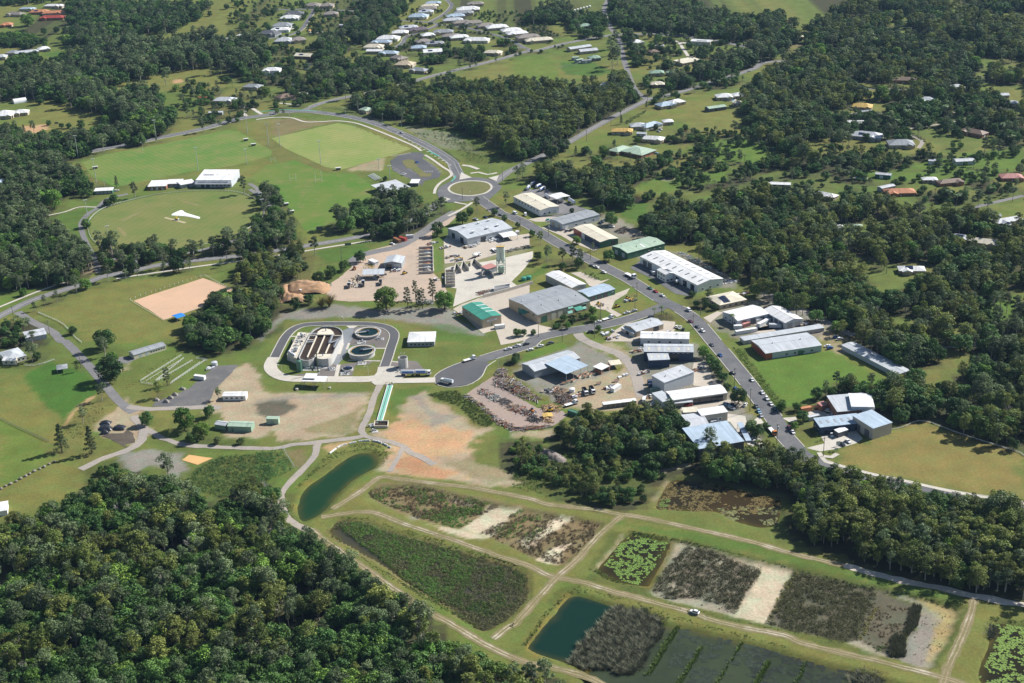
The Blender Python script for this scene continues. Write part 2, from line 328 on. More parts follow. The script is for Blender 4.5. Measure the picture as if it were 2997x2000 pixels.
# ground
C=dict(dry=(.165,.165,.05),mid=(.115,.148,.04),lush=(.058,.132,.025),bright=(.10,.172,.032),dirt=(.36,.29,.21),orange=(.47,.295,.175),gravel=(.23,.215,.20),
         dgrav=(.085,.085,.088),floor=(.052,.05,.03),sand=(.47,.41,.31),mud=(.28,.255,.20),dmud=(.115,.105,.08),pale=(.55,.47,.36),bank=(.085,.105,.03),olive=(.15,.145,.05),brown=(.20,.155,.09),ymud=(.33,.26,.12),red=(.40,.22,.13),shoal=(.24,.17,.05),lot=(.205,.172,.06))
SOFT=[  # colour, edge softness in metres, strength, outline
 # far paddocks and lawns
 ('bright',10,.5,('10',[(0,0),(950,0),(930,90),(700,60),(380,60),(100,90)])),('dry',14,.6,('00',[(1900,0),(2350,0),(2350,150),(1900,300),(1550,360),(1700,130)])),
 ('mid',8,.8,('00',[(350,200),(620,170),(560,300),(700,440),(560,540),(380,380)])),('lush',8,.7,('00',[(380,450),(700,440),(620,540),(480,540)])),
 ('dry',8,.8,('00',[(1000,700),(1300,650),(1760,560),(1960,720),(1850,800),(1700,900),(1450,1000),(1330,800),(1150,760),(900,800)])),
 ('lush',10,.5,('00',[(1290,800),(1700,760),(1850,800),(1700,950),(1440,960)])),
 ('dry',8,.7,('00',[(280,850),(600,900),(900,990),(860,1080),(600,1130),(300,1050)])),('orange',3,.9,('00',[(190,1090),(400,1070),(420,1110),(300,1150),(200,1150)])),
 ('orange',2,.9,('00',[(1480,690),(1570,680),(1570,710),(1500,715)])),
 ('dry',8,.7,('10',[(690,500),(820,440),(900,480),(850,580),(720,590)])),('lush',5,.7,('10',[(720,560),(850,540),(850,585),(740,590)])),
 ('dry',8,.8,('10',[(1700,640),(2100,560),(2350,490),(2350,810),(2200,720),(1900,680),(1720,690)])),('bright',10,.6,('20',[(0,500),(300,470),(400,600),(380,720),(150,820),(0,780)])),
 ('lush',4,.8,('20',[(400,540),(660,520),(880,620),(700,660),(450,640)])),('dry',6,.7,('20',[(980,530),(1400,520),(1430,580),(1100,640),(1020,600)])),
 ('mid',6,.9,('20',[(1460,400),(2090,420),(2050,500),(1750,500),(1640,480),(1560,480)])),('dry',6,.7,('20',[(860,250),(1260,300),(1260,360),(1000,300)])),
 ('bright',8,.8,('20',[(1480,1300),(1700,1200),(2060,1200),(2300,1320),(2150,1400),(1800,1400)])),('dry',8,.8,('20',[(1500,1000),(1800,950),(2000,1000),(2130,1150),(1750,1180),(1600,1230),(1500,1100)])),
 ('dry',8,.7,('20',[(1280,1450),(1480,1330),(1780,1400),(1760,1469),(1280,1469)])),('mid',8,.7,('20',[(860,950),(1250,960),(1200,1010),(900,1090)])),
 ('lush',5,.7,('21',[(950,250),(1180,290),(1130,450),(930,400),(900,300)])),('bright',8,.7,('21',[(1230,60),(1500,0),(1900,0),(1800,90),(1540,130),(1260,200),(1030,150)])),
 ('mud',2,.9,('21',[(1290,80),(1340,40),(1410,35),(1400,70),(1330,95)])),
 ('dry',8,.8,('30',[(600,1150),(820,1090),(850,1180),(1000,1220),(750,1330),(500,1330),(370,1270)])),('mid',8,.8,('30',[(1400,1140),(1780,1060),(2000,1160),(2250,1220),(1700,1310),(1500,1200)])),
 ('dry',8,.8,('30',[(860,790),(1120,780),(1130,860),(1010,880),(920,860)])),('dry',8,.7,('30',[(1160,600),(1560,640),(1560,700),(1100,740)])),('bright',8,.7,('30',[(1280,1469),(1500,1380),(2350,1260),(2350,1469)])),
 ('bright',8,.7,('31',[(780,0),(2200,0),(2100,60),(1850,110),(1440,90),(1110,90),(900,80)])),('mid',8,.7,('31',[(1540,300),(2000,230),(2300,150),(2350,300),(1900,330),(1560,400)])),
 ('bright',8,.8,('31',[(1960,1130),(2350,1080),(2350,1300),(2100,1350),(1970,1250)])),('dry',8,.6,('31',[(1700,1250),(2000,1250),(2000,1400),(1700,1460)])),
 ('brown',8,.7,('30',[(300,60),(560,0),(720,30),(720,80),(500,80)])),('brown',8,.6,('30',[(0,380),(500,380),(500,410),(200,420),(0,410)])),
 ('mid',6,.6,('10',[(740,870),(500,930),(330,900),(400,840),(720,830)])),('dry',6,.7,('10',[(230,920),(0,960),(0,850),(240,880)])),
 # around the playing fields
 ('brown',5,.75,('10',[(0,1030),(350,1020),(700,1050),(500,1090),(180,1180),(0,1160)])),('dry',6,.8,('00',[(2000,1080),(2350,1030),(2350,1260),(2150,1200)])),
 ('olive',6,.8,('10',[(0,1170),(130,1200),(400,1330),(560,1420),(700,1469),(300,1469),(100,1320),(0,1240)])),('dirt',3,.7,('10',[(900,1400),(1110,1330),(1080,1469),(780,1469)])),
 ('gravel',3,.5,('10',[(1250,1080),(1700,1150),(1850,1250),(1950,1330),(1600,1270),(1400,1180)])),('bank',4,.6,('10',[(1700,1220),(2200,1250),(2000,1420),(1800,1400),(1740,1330)])),
 ('lush',8,.5,('01',[(420,400),(700,330),(850,240),(830,330),(700,420),(680,560),(560,480)])),('dirt',3,.7,('01',[(760,760),(850,740),(830,860),(700,900),(780,850)])),
 ('bright',6,.6,('01',[(0,1020),(400,1010),(200,1080),(0,1150)])),('mid',8,.7,('01',[(1250,930),(2060,760),(2060,860),(1740,900),(1400,960)])),
 ('dry',10,.9,('01',[(360,1200),(800,1010),(1200,930),(1700,900),(2000,1020),(1990,1100),(1600,1250),(1650,1469),(750,1469),(600,1350)])),
 ('olive',8,.6,('11',[(230,560),(500,660),(700,640),(960,610),(820,700),(580,780),(460,960),(200,900),(100,700)])),('lush',5,.7,('11',[(500,690),(960,610),(960,690),(800,770),(590,780)])),
 ('mid',8,.7,('11',[(700,1150),(1700,1150),(1640,1190),(720,1180)])),
 ('gravel',4,.95,('11',[(190,1260),(330,1200),(700,1160),(1000,1190),(1640,1170),(1720,1260),(1980,1420),(1700,1400),(1500,1340),(1150,1280),(700,1260),(300,1280)])),
 ('gravel',3,.8,('11',[(0,1440),(220,1220),(300,1230),(120,1380),(40,1469)])),
 # left lower paddocks
 ('dry',8,.7,('02',[(0,280),(180,290),(540,650),(520,720),(400,860),(150,740),(0,670)])),('lush',3,.95,('02',[(200,290),(440,180),(780,280),(840,360),(830,440),(690,540),(580,640),(540,740),(520,650),(330,500)])),
 ('bright',8,.6,('02',[(0,690),(400,870),(430,1000),(200,1150),(0,1250)])),('dry',4,.9,('02',[(0,1290),(460,1050),(660,1060),(770,1240),(560,1370),(330,1469),(180,1469),(100,1370)])),
 ('mid',8,.7,('02',[(740,300),(1000,180),(1550,100),(1400,330),(1300,390),(1150,560),(1000,440)])),('dirt',2,.6,('02',[(1020,240),(1100,190),(1120,230),(1030,270)])),
 ('dirt',3,.9,('02',[(800,720),(1000,580),(1080,490),(1160,570),(1240,590),(1200,680),(1330,790),(1250,820),(1180,900),(900,830),(850,780)])),
 ('orange',2,.8,('02',[(530,730),(600,620),(740,500),(800,470),(800,490),(650,600),(590,690),(560,740)])),('olive',4,.7,('02',[(600,680),(720,560),(980,490),(990,530),(850,680),(780,760),(600,950),(520,760)])),
 ('gravel',3,.95,('02',[(1000,980),(1230,930),(1590,960),(1560,1030),(1640,1100),(1500,1170),(1400,1080),(1280,1080),(1120,1160),(1040,1060)])),
 ('bank',6,.8,('02',[(1560,1230),(1700,1080),(1900,980),(2350,960),(2350,1200),(2250,1330),(1900,1330)])),('bank',4,.7,('02',[(720,1090),(980,1000),(1060,1060),(1140,1170),(900,1290),(750,1230)])),
 ('dirt',4,1,('02',[(1780,480),(1950,260),(2120,190),(2200,260),(2270,400),(2350,460),(2350,560),(2350,830),(1960,820),(1880,620),(1760,600)])),
 ('dirt',4,1,('12',[(0,480),(280,440),(980,440),(970,520),(900,640),(830,800),(700,810),(480,850),(200,840),(120,780),(0,600)])),('olive',3,.6,('12',[(380,760),(800,620),(920,540),(830,720),(830,790),(500,800)])),
 ('dmud',3,1,('12',[(0,540),(120,500),(270,510),(330,560),(240,640),(100,670),(0,620)])),('gravel',3,.6,('12',[(0,500),(300,470),(980,440),(960,470),(300,500),(0,530)])),
 ('mid',4,.8,('12',[(20,330),(300,360),(1000,360),(980,430),(650,440),(300,430),(60,430)])),('lush',4,.6,('12',[(1080,390),(1110,390),(1040,640),(1000,660)])),
 ('lush',4,.6,('12',[(1180,400),(1560,380),(1480,440),(1290,490),(1220,640),(1150,640),(1140,560)])),
 ('dirt',4,1,('12',[(1290,500),(1450,430),(1500,480),(1720,620),(1900,740),(2050,740),(1900,830),(1830,920),(1850,1020),(2050,1100),(2300,1220),(2000,1250),(1400,1160),(1200,1130),(1050,1100),(1160,960),(1100,840),(960,800),(1180,740)])),
 ('orange',8,1,('12',[(1100,820),(1250,640),(1500,740),(1850,760),(1900,860),(1750,960),(1500,1000),(1700,1120),(1800,1180),(1500,1170),(1220,1110),(1200,1020)])),
 ('red',4,.95,('12',[(1190,1000),(1400,1000),(1560,1080),(1700,1130),(1600,1180),(1350,1130),(1220,1100)])),('gravel',3,.7,('12',[(1320,470),(1450,460),(1500,600),(1750,640),(1500,740),(1480,640)])),
 ('olive',4,.45,('12',[(1600,1050),(1850,1000),(2000,1060),(2200,1200),(2000,1220),(1750,1120)])),('bank',3,.9,('12',[(1470,460),(1600,430),(1720,430),(1850,520),(2060,690),(1980,740),(1880,700),(1750,560)])),
 ('orange',3,.8,('12',[(570,910),(650,880),(800,860),(760,900),(640,950)])),('brown',4,.7,('12',[(240,940),(380,940),(440,1020),(400,1090),(340,1090),(300,1000)])),
 ('dirt',3,.8,('22',[(0,790),(350,750),(360,830),(150,820),(0,820)])),
 ('mid',5,.8,('12',[(1180,60),(1500,70),(1680,20),(2020,70),(1700,170),(1480,270),(1380,190),(1240,150)])),('lush',5,.6,('11',[(1400,1330),(1700,1330),(1980,1460),(1980,1469),(1530,1469)])),
 ('olive',5,.8,('11',[(150,1440),(330,1300),(700,1270),(1100,1280),(1500,1330),(1500,1400),(1260,1370),(1130,1300),(600,1290),(380,1320),(220,1430),(150,1469)])),
 # industrial yards
 ('gravel',3,.9,('22',[(0,280),(90,190),(480,60),(560,0),(660,30),(800,130),(880,150),(900,230),(700,350),(400,420),(250,390)])),('dirt',3,.75,('22',[(660,40),(850,20),(1000,80),(1050,220),(1150,400),(1200,520),(760,600),(560,600),(520,480),(800,430),(960,250),(880,120)])),
 ('bright',2,.9,('22',[(100,110),(430,10),(460,50),(200,130),(70,190)])),
 ('bright',4,.9,('32',[(0,170),(400,100),(700,70),(900,140),(1230,290),(1090,370),(700,350),(520,520),(300,580),(190,470),(60,330)])),('dry',6,.7,('32',[(700,80),(900,60),(1260,290),(1130,310),(900,180)])),
 ('bank',2,.8,('22',[(1900,50),(1990,80),(2130,280),(2300,500),(2330,600),(2230,560),(2080,300),(1930,110)])),
 ('lot',8,.95,('32',[(740,980),(1300,740),(1480,690),(1800,800),(2330,960),(2350,1000),(2350,1330),(1800,1290),(1200,1190),(820,1070)])),
 ('gravel',4,.8,('21',[(880,420),(1130,540),(1230,540),(1300,580),(1100,560),(930,580),(760,470)])),('dirt',3,.6,('21',[(760,440),(930,410),(1130,540),(1060,570),(930,520)])),
 ('gravel',3,.8,('21',[(1300,680),(1500,720),(1850,900),(1950,930),(1900,1010),(1800,1000),(1780,920),(1350,700)])),
 ('dry',3,.8,('21',[(860,1190),(980,1060),(1080,1050),(1140,1110),(1140,1170),(1080,1210),(950,1245)])),('mid',3,.8,('21',[(1390,1320),(1480,1290),(1530,1300),(1680,1469),(1560,1469)])),
 ('lush',3,.7,('21',[(0,960),(290,800),(300,860),(100,970)])),('gravel',3,.9,('31',[(80,1030),(200,1080),(860,1400),(800,1420),(400,1260),(100,1100)])),('dirt',3,.8,('31',[(430,1290),(620,1330),(700,1400),(860,1469),(580,1469),(560,1400)])),
 ('dirt',3,.7,('32',[(600,30),(780,0),(900,80),(760,110),(640,60)])),
 ('gravel',3,.9,('22',[(0,280),(90,180),(250,380),(420,420),(560,470),(430,560),(150,380)])),('gravel',4,.85,('22',[(1000,0),(1600,20),(1690,180),(1870,430),(1990,560),(2120,720),(2170,900),(1990,860),(1500,740),(1430,560),(1200,520),(1050,200)])),('dirt',4,.85,('22',[(560,340),(960,250),(1100,250),(1250,520),(760,600),(430,560),(420,470)])),('gravel',4,.7,('S',[(2060,940),(2120,905),(2230,870),(2360,930),(2420,975),(2380,1000),(2180,1010)])),('gravel',4,.6,('21',[(250,400),(760,370),(940,410),(1130,540),(1300,580),(1320,680),(1100,760),(800,640),(520,620)])),('dry',5,.6,('21',[(330,560),(700,690),(1000,840),(1560,1180),(1520,1200),(900,870),(600,740)])),('mud',4,.5,('11',[(1600,800),(2350,640),(2350,700),(1640,850)])),
 # wetland cells
 ('dry',5,.8,('D',[(700,1200),(860,1090),(1000,1100),(1400,1180),(1900,1290),(2350,1400),(2350,1568),(2000,1568),(1600,1450),(1300,1340),(1150,1460),(1050,1400),(800,1280)])),
 ('bank',3,.8,('D',[(1180,1500),(1330,1350),(1400,1220),(1700,1265),(2140,1370),(2230,1395),(2160,1530),(2100,1530),(1640,1420),(1340,1330),(1270,1360),(1240,1480)])),
 ('lush',4,.6,('D',[(1400,1195),(1750,1250),(2200,1365),(2200,1385),(1850,1300),(1450,1215)])),
 ('mud',2,1,('23',[(1400,235),(1640,290),(1900,380),(2350,470),(2350,1000),(2160,960),(1900,890),(1300,740),(1180,680),(1300,450)])),
 ('sand',2,.9,('23',[(1850,380),(2350,470),(2350,900),(2150,960),(1890,870),(2000,720),(2160,480),(1990,430)])),('sand',2,.9,('33',[(0,420),(360,490),(300,600),(110,960),(0,950)])),
 ('dmud',2,.9,('33',[(370,500),(1080,650),(1400,780),(1500,840),(1420,1000),(1380,1300),(1260,1260),(800,1110),(120,960)])),('mud',2,.9,('33',[(1180,680),(1790,850),(1570,1330),(1310,1280),(1480,800)])),
 ('ymud',3,.9,('33',[(1450,740),(1790,850),(1570,1310),(1500,1250),(1640,900)])),('mud',2,.9,('33',[(760,1110),(940,1080),(1210,1240),(1100,1230)])),('gravel',2,.8,('33',[(1300,1280),(1420,900),(1540,860),(1560,1050),(1480,1310)])),
 ('brown',2,.9,('D',[(840,1130),(870,1110),(960,1108),(1100,1142),(1250,1172),(1380,1198),(1365,1230),(1298,1292),(1240,1285),(1100,1222),(960,1190),(870,1155)])),
 ('sand',1.5,1,('13',[(1460,95),(1620,110),(1740,140),(1900,40),(2000,-40),(2260,-40),(1980,235),(1760,215)])),('pale',1.5,1,('23',[(60,240),(230,110),(400,15),(520,40),(330,160),(240,240),(150,320)])),
 ('pale',1.5,1,('23',[(210,390),(380,280),(530,245),(420,330),(390,430),(300,440)])),('mud',1.5,.9,('13',[(1310,25),(1430,15),(1380,70),(1320,70)])),('mud',1.5,.9,('12',[(1640,1330),(1870,1370),(1850,1400),(1700,1380)])),('sand',1.5,.9,('12',[(1980,1400),(2280,1430),(2250,1469),(1930,1469)])),
 ('brown',3,.8,('13',[(600,160),(700,60),(900,70),(1200,170),(1700,320),(2200,450),(2340,550),(2330,740),(2150,930),(1950,1020),(1800,940),(1650,830),(1300,620),(1000,420),(700,250)])),
 ('shoal',2,.9,('23',[(1340,240),(1400,250),(1310,440),(1180,650),(1080,625),(1200,500)])),('dirt',1.5,.8,('23',[(1380,235),(1450,270),(1400,330),(1290,480),(1190,650),(1290,440)])),('dirt',1.5,.8,('23',[(690,500),(830,330),(940,190),(960,200),(850,340),(730,480),(720,520)])),
 ('shoal',3,.8,('23',[(80,1160),(200,990),(330,850),(470,690),(500,700),(360,860),(230,1010),(150,1150),(300,1260),(180,1240)])),('shoal',3,.8,('12',[(300,1469),(320,1400),(350,1270),(480,1170),(500,1180),(390,1290),(350,1400),(360,1469)])),
 ('dirt',2,.8,('22',[(1200,1370),(1310,1190),(1345,1190),(1280,1300),(1215,1380)])),('bank',4,.8,('22',[(0,1100),(300,1000),(600,900),(1300,1100),(1100,1350),(800,1400),(300,1350)])),
 ('pale',2,.8,('22',[(1260,1100),(1500,1050),(1560,1060),(1350,1110),(1290,1130)])),
]
BASINS=[  # outline, floor depth
 (GM(('12',[(320,1400),(360,1280),(480,1180),(620,1080),(760,975),(900,930),(1030,940),(1085,1010),(1045,1085),(930,1145),(800,1245),(700,1350),(620,1450)]),('13',[(500,60),(400,100),(330,45)])),-3.0),
 (Gs('D',[(836,1136),(868,1119),(960,1115),(1100,1148),(1250,1176),(1380,1200),(1370,1230),(1300,1296),(1240,1290),(1100,1226),(960,1196),(870,1156)]),-1.0),
 (Gs('13',[(600,160),(700,50),(900,60),(1200,160),(1700,310),(2200,440),(2350,540),(2350,740),(2150,940),(1950,1030),(1800,950),(1650,830),(1300,620),(1000,420),(700,250)]),-1.1),
 (Gs('23',[(690,500),(830,320),(960,175),(1050,160),(1330,225),(1400,240),(1310,450),(1190,650),(1080,640),(850,590)]),-1.9),
 (GM(('23',[(1400,235),(1640,285),(1900,375),(2350,470)]),('33',[(370,480),(760,580),(1080,640),(1200,675),(1500,735),(1795,840),(1570,1345),(1300,1295),(800,1125),(350,1025),(110,965)]),('23',[(2160,965),(1900,895),(1300,745),(1180,690),(1300,450)])),-1.0),
 (GM(('23',[(85,1160),(200,1000),(330,850),(480,690),(600,690),(750,735),(900,790),(1130,825),(1320,940),(1450,955),(2000,1090),(2350,1180)]),('33',[(500,1250),(850,1335),(1200,1440),(1400,1530)]),('D',[(1900,1640),(1350,1640),(1330,1545)]),('23',[(300,1260),(150,1205)])),-2.6),
 (Gs('33',[(2060,925),(2350,955),(2500,980),(2500,1600),(2000,1500),(1930,1440),(1925,1340),(2010,1100)]),-2.0),
 (GM(('22',[(1210,1380),(1330,1185),(1480,1165),(1700,1185),(2000,1255),(2350,1325)]),('32',[(300,1360),(280,1430)]),('23',[(2300,110),(2100,130),(1850,60),(1740,0)]),('22',[(1250,1450)])),-2.0),
 (Gs('21',[(975,205),(1140,220),(1115,268),(1005,270)]),-1.8),(Gs('30',[(90,1285),(250,1215),(375,1228),(330,1295),(180,1315)]),-1.8),(Gs('10',[(385,575),(450,495),(505,505),(445,605),(410,610)]),-1.5),
]
def build_ground():
 ys=[270.0]
 while ys[-1]<1900:ys.append(ys[-1]+max(1.6,ys[-1]/330))
 ys=np.array([-3000.,-500.]+ys+[2600.,5000.,12000.])
 xs=np.concatenate([[-9000,-2500],np.arange(-820,821,2.2),[2500,9000]])
 X,Y=np.meshgrid(xs,ys);Xf,Yf=X.ravel(),Y.ravel()
 col=np.zeros((len(Xf),3));Z=np.zeros(len(Xf))
 a=np.clip((fnz(Xf/60,Yf/60,5)-.5)*4+.5,0,1)[:,None];b=np.clip((fnz(Xf/25+90,Yf/25,4)-.52)*5,0,1)[:,None]
 col[:]=np.array(C['mid'])*(1-a)+np.array(C['dry'])*a;col=col*(1-.5*b)+np.array(C['bright'])*.5*b
 wob=(fnz(Xf/5,Yf/5,4)-.5)
 # soil under the woods
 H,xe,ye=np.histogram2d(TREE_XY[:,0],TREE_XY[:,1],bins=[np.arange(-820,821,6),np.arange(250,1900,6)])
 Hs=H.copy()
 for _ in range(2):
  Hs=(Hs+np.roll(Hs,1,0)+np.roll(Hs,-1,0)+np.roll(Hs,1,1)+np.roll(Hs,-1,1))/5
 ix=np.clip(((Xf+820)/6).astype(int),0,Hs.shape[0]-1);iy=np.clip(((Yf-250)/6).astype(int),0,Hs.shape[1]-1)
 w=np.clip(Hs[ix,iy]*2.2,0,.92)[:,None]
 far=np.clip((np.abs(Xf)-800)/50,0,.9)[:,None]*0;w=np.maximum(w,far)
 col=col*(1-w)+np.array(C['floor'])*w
 for cname,soft,amt,(k,pts) in SOFT:
  P=np.array(Gs(k,pts));mg=soft*2+4
  s=np.where((Xf>P[:,0].min()-mg)&(Xf<P[:,0].max()+mg)&(Yf>P[:,1].min()-mg)&(Yf<P[:,1].max()+mg))[0]
  if not len(s):continue
  d=sdist(P,Xf[s],Yf[s])+wob[s]*soft*2.2
  w=np.clip(d/soft+.5,0,1);w=(w*w*(3-2*w)*amt)[:,None]
  col[s]=col[s]*(1-w)+np.array(C[cname])*w
 for P,dep in BASINS:
  P=resmp(P,4,True,True)
  s=np.where((Xf>P[:,0].min()-4)&(Xf<P[:,0].max()+4)&(Yf>P[:,1].min()-4)&(Yf<P[:,1].max()+4))[0]
  d=sdist(P,Xf[s],Yf[s])+wob[s]*1.5
  w=np.clip((d+.5)/(2.5*abs(dep)),0,1);Z[s]=np.minimum(Z[s],dep*w*w*(3-2*w))
  bank=np.clip(1-np.abs(d-.5)/2.2,0,1)[:,None]*.55
  col[s]=col[s]*(1-bank)+np.array(C['bank'])*bank
 Z+=(fnz(Xf/9,Yf/9,3)-.5)*.05
 ny,nx=X.shape;idx=np.arange(ny*nx).reshape(ny,nx)
 F=np.stack([idx[:-1,:-1],idx[:-1,1:],idx[1:,1:],idx[1:,:-1]],-1).reshape(-1,4)
 mt,t,bs=nodes('ground cover',.95,.1)
 at=t.nodes.new('ShaderNodeAttribute');at.attribute_name='cover'
 p=geo_pos(t)
 f1=mrng(t,noise(t,.7,7,.8,p),.28,.72,.66,1.34);f2=mrng(t,noise(t,.06,5,.65,p),.3,.7,.84,1.16)
 tint=mxc(t,mrng(t,noise(t,.11,4,.6,p),.4,.65,0,1),(1.05,.98,.92),(.93,1.05,.95))
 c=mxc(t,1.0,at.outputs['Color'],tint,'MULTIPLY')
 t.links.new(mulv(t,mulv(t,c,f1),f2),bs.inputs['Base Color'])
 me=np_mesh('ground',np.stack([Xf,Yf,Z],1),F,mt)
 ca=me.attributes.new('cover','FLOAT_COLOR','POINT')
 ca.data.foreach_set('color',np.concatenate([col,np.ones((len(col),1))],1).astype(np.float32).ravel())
 me.shade_smooth()
 o=link('ground',me);tag(o,kind='structure',lb='open ground of dry and green grass, bare earth and woodland soil')
# water
def pond(name,poly,z,mat,lb):
 P=resmp(poly,3,True,True);st=1.2
 X,Y=np.meshgrid(np.arange(P[:,0].min()-3,P[:,0].max()+3,st),np.arange(P[:,1].min()-3,P[:,1].max()+3,st));d=sdist(P,X.ravel(),Y.ravel())
 idx=np.arange(X.size).reshape(X.shape);F=np.stack([idx[:-1,:-1],idx[:-1,1:],idx[1:,1:],idx[1:,:-1]],-1).reshape(-1,4);F=F[(d[F]>-1.5).any(1)]
 me=np_mesh(name,np.stack([X.ravel(),Y.ravel(),np.full(X.size,z+lift())],1),F,mat);at=me.attributes.new('shoal','FLOAT','POINT')
 sh=np.clip(1-(d+(fnz(X.ravel()/6,Y.ravel()/6,3)-.5)*5)/8,0,1);at.data.foreach_set('value',(sh*sh).astype(np.float32));me.shade_smooth()
 return tag(link(name,me),lb,None,None,'structure')
pond('pond_water',BASINS[0][0],-1.0,water('green pond water',(.010,.040,.018),(.016,.052,.022)),'long dark green pond water below the clarifier plant')
KO.append((np.array(BASINS[0][0]),3))
pond('pond_water',BASINS[5][0],-.97,water('murky shallows',(.055,.07,.038),(.03,.042,.026),.15,.02),'murky grey-green shallow water in the lower cells')
pond('pond_water',Gs('23',[(60,1160),(190,980),(330,830),(480,670),(600,670),(750,715),(900,770),(980,850),(800,1050),(640,1340),(470,1300),(300,1280),(130,1215)]),-.92,water('dark pond water',(.008,.03,.022)),'dark blue-green water of the pond beside the grey tussocks')
pond('pond_water',BASINS[3][0],-1.05,water('lily pond water',(.012,.014,.012),(.03,.026,.012)),'dark square pond water under green lily pads')
pond('pond_water',BASINS[6][0],-1.0,water('lily pond water',(.012,.014,.012)),'dark pond water under lily pads in the lower right corner')
pond('pond_water',BASINS[7][0],-1.0,water('brown pond water',(.05,.034,.016),(.022,.022,.012),.15),'brown weedy pond water at the edge of the forest')
pond('pond_water',BASINS[2][0],-.85,water('shallow marsh water',(.06,.055,.04),(.04,.045,.035)),'murky shallow water among the green marsh reeds')
pond('pond_water',BASINS[8][0],-.8,water('brown pond water',(.05,.034,.016)),'small brown dam in the lawn beside the forest')
pond('pond_water',BASINS[9][0],-.8,water('dark pond water',(.008,.03,.022)),'small blue dam below the white house with solar panels')
pond('pond_water',BASINS[10][0],-.7,water('dark pond water',(.008,.03,.022)),'narrow blue dam beside the garden house')
for i in(3,5,6,7):KO.append((np.array(BASINS[i][0]),2))
for i in(1,2,4):KO.append((np.array(BASINS[i][0]),0))
# roads, paths, yards
ASPH=pchy('asphalt',[(.125,.128,.135),(.17,.17,.172),(.10,.102,.106)],(.05,.25,1.5),.9,.15)
ASPD=pchy('new asphalt',[(.095,.098,.105),(.12,.12,.125)],(.03,.2,1.5),.9,.10)
ASPL=pchy('worn asphalt',[(.21,.205,.205),(.17,.168,.17),(.25,.24,.225)],(.03,.15,1.2),.92,.14)
CONM=pchy('pale concrete',[(.56,.52,.45),(.50,.465,.405),(.42,.39,.345)],(.03,.12,1.0),.9,.10)
CONT=pchy('stained concrete',[(.46,.405,.335),(.52,.46,.38),(.36,.32,.275)],(.025,.1,.8),.9,.14)
DIRT=pchy('bare yard',[(.49,.375,.285),(.42,.34,.27),(.35,.285,.225)],(.02,.1,.8),.95,.18)
PINKD=pchy('crushed rock yard',[(.36,.275,.23),(.31,.25,.22),(.40,.30,.22)],(.02,.1,.8),.95,.15)
GRAV=pchy('gravel track',[(.32,.29,.26),(.38,.33,.28),(.26,.24,.22)],(.03,.15,.9),.95,.16)
TRK=pchy('worn track',[(.24,.20,.11),(.34,.28,.175),(.62,.57,.48)],(.09,.06,.8),.95,.2)
WHITE=plain('road paint',(.78,.78,.76),.6,.3,.1);TEALP=plain('green lane paint',(.10,.36,.29),.7,.2,.12)
Z1,Z2,Z3,Z4,Z5=.05,.09,.13,.17,.21
RCG=G('r',866,432)[:2]
r_west=GM(('01',[(-150,1330),(0,1250),(200,1150),(330,1095),(600,1010),(780,950),(870,915),(1000,890),(1150,860),(1350,815),(1700,770),(2080,730)]),('11',[(300,668),(500,635),(700,603),(960,553),(1060,522),(1250,455),(1400,395),(1530,305),(1600,255)]))
r_north=GM(('00',[(300,1400),(480,1365),(700,1320),(900,1280),(1150,1235),(1350,1190),(1600,1140),(1800,1095),(1950,1050),(2100,1015),(2340,985)]),('10',[(150,968),(400,958),(600,975),(800,1005),(1000,1055),(1200,1130),(1400,1220),(1550,1300),(1680,1390)]),('r',[(690,180),(730,260),(760,320)]))
r_branch=GM(('10',[(400,955),(530,900),(640,870),(740,845),(900,815),(1100,770),(1500,660),(1700,610),(1900,560),(2100,510),(2330,445)]),('20',[(200,440),(400,388),(560,355),(720,325),(900,300),(1180,295),(1400,310),(1700,345),(2000,400),(2110,410)]))
r_east=GM(('r',[(1100,380),(1180,340),(1250,280),(1343,220)]),('20',[(300,1320),(500,1215),(700,1100),(900,990),(1100,890),(1180,850),(1300,830),(1500,775),(1700,710),(1900,650),(2080,590)]),('30',[(100,545),(400,520),(800,500),(1150,520)]))
r_side=GM(('20',[(1160,855),(1060,780),(1000,650),(960,520),(930,400),(900,310),(845,240),(790,110),(800,40),(840,-30)]))
r_ind=GM(('r',[(900,500),(1000,570),(1100,640),(1220,720)]),('21',[(0,400),(150,475),(300,570),(420,640),(620,745),(800,835),(1000,935),(1180,1050),(1300,1125),(1450,1200),(1570,1285),(1650,1375)]),('22',[(1745,20),(1830,120),(1920,230),(2010,340),(2100,460),(2180,570),(2260,680),(2330,800)]),('32',[(350,890),(440,985),(560,1040),(750,1110),(950,1165),(1300,1240),(1700,1325),(2000,1375),(2500,1450)]))
r_cul=GM(('21',[(1330,1150),(1150,1225),(950,1290),(700,1345),(400,1395),(200,1445)]),('12',[(2350,25),(2200,75),(2020,130),(1850,190),(1740,260)]))
r_vill=GM(('01',[(150,1215),(280,1300),(450,1385),(530,1469)]),('02',[(560,0),(680,120),(800,250),(900,370),(1000,490),(1090,570),(1150,610)]))
GAPS+=[(G('12',1760,265)[:2],27),(G('21',1250,1180)[:2],15),(G('21',1330,1150)[:2],13),(RCG,27),(G('10',450,950)[:2],16),(G('21',980,1010)[:2],5),(G('21',560,600)[:2],6),(G('21',200,460)[:2],6),(G('21',1560,1150)[:2],6),(G('21',1690,1280)[:2],7),(G('22',1880,420)[:2],8),(G('22',2080,640)[:2],7),(G('32',300,680)[:2],7),(G('32',500,960)[:2],7),(G('22',1850,20)[:2],7),(G('21',560,1390)[:2],6),(G('21',330,1380)[:2],9)]
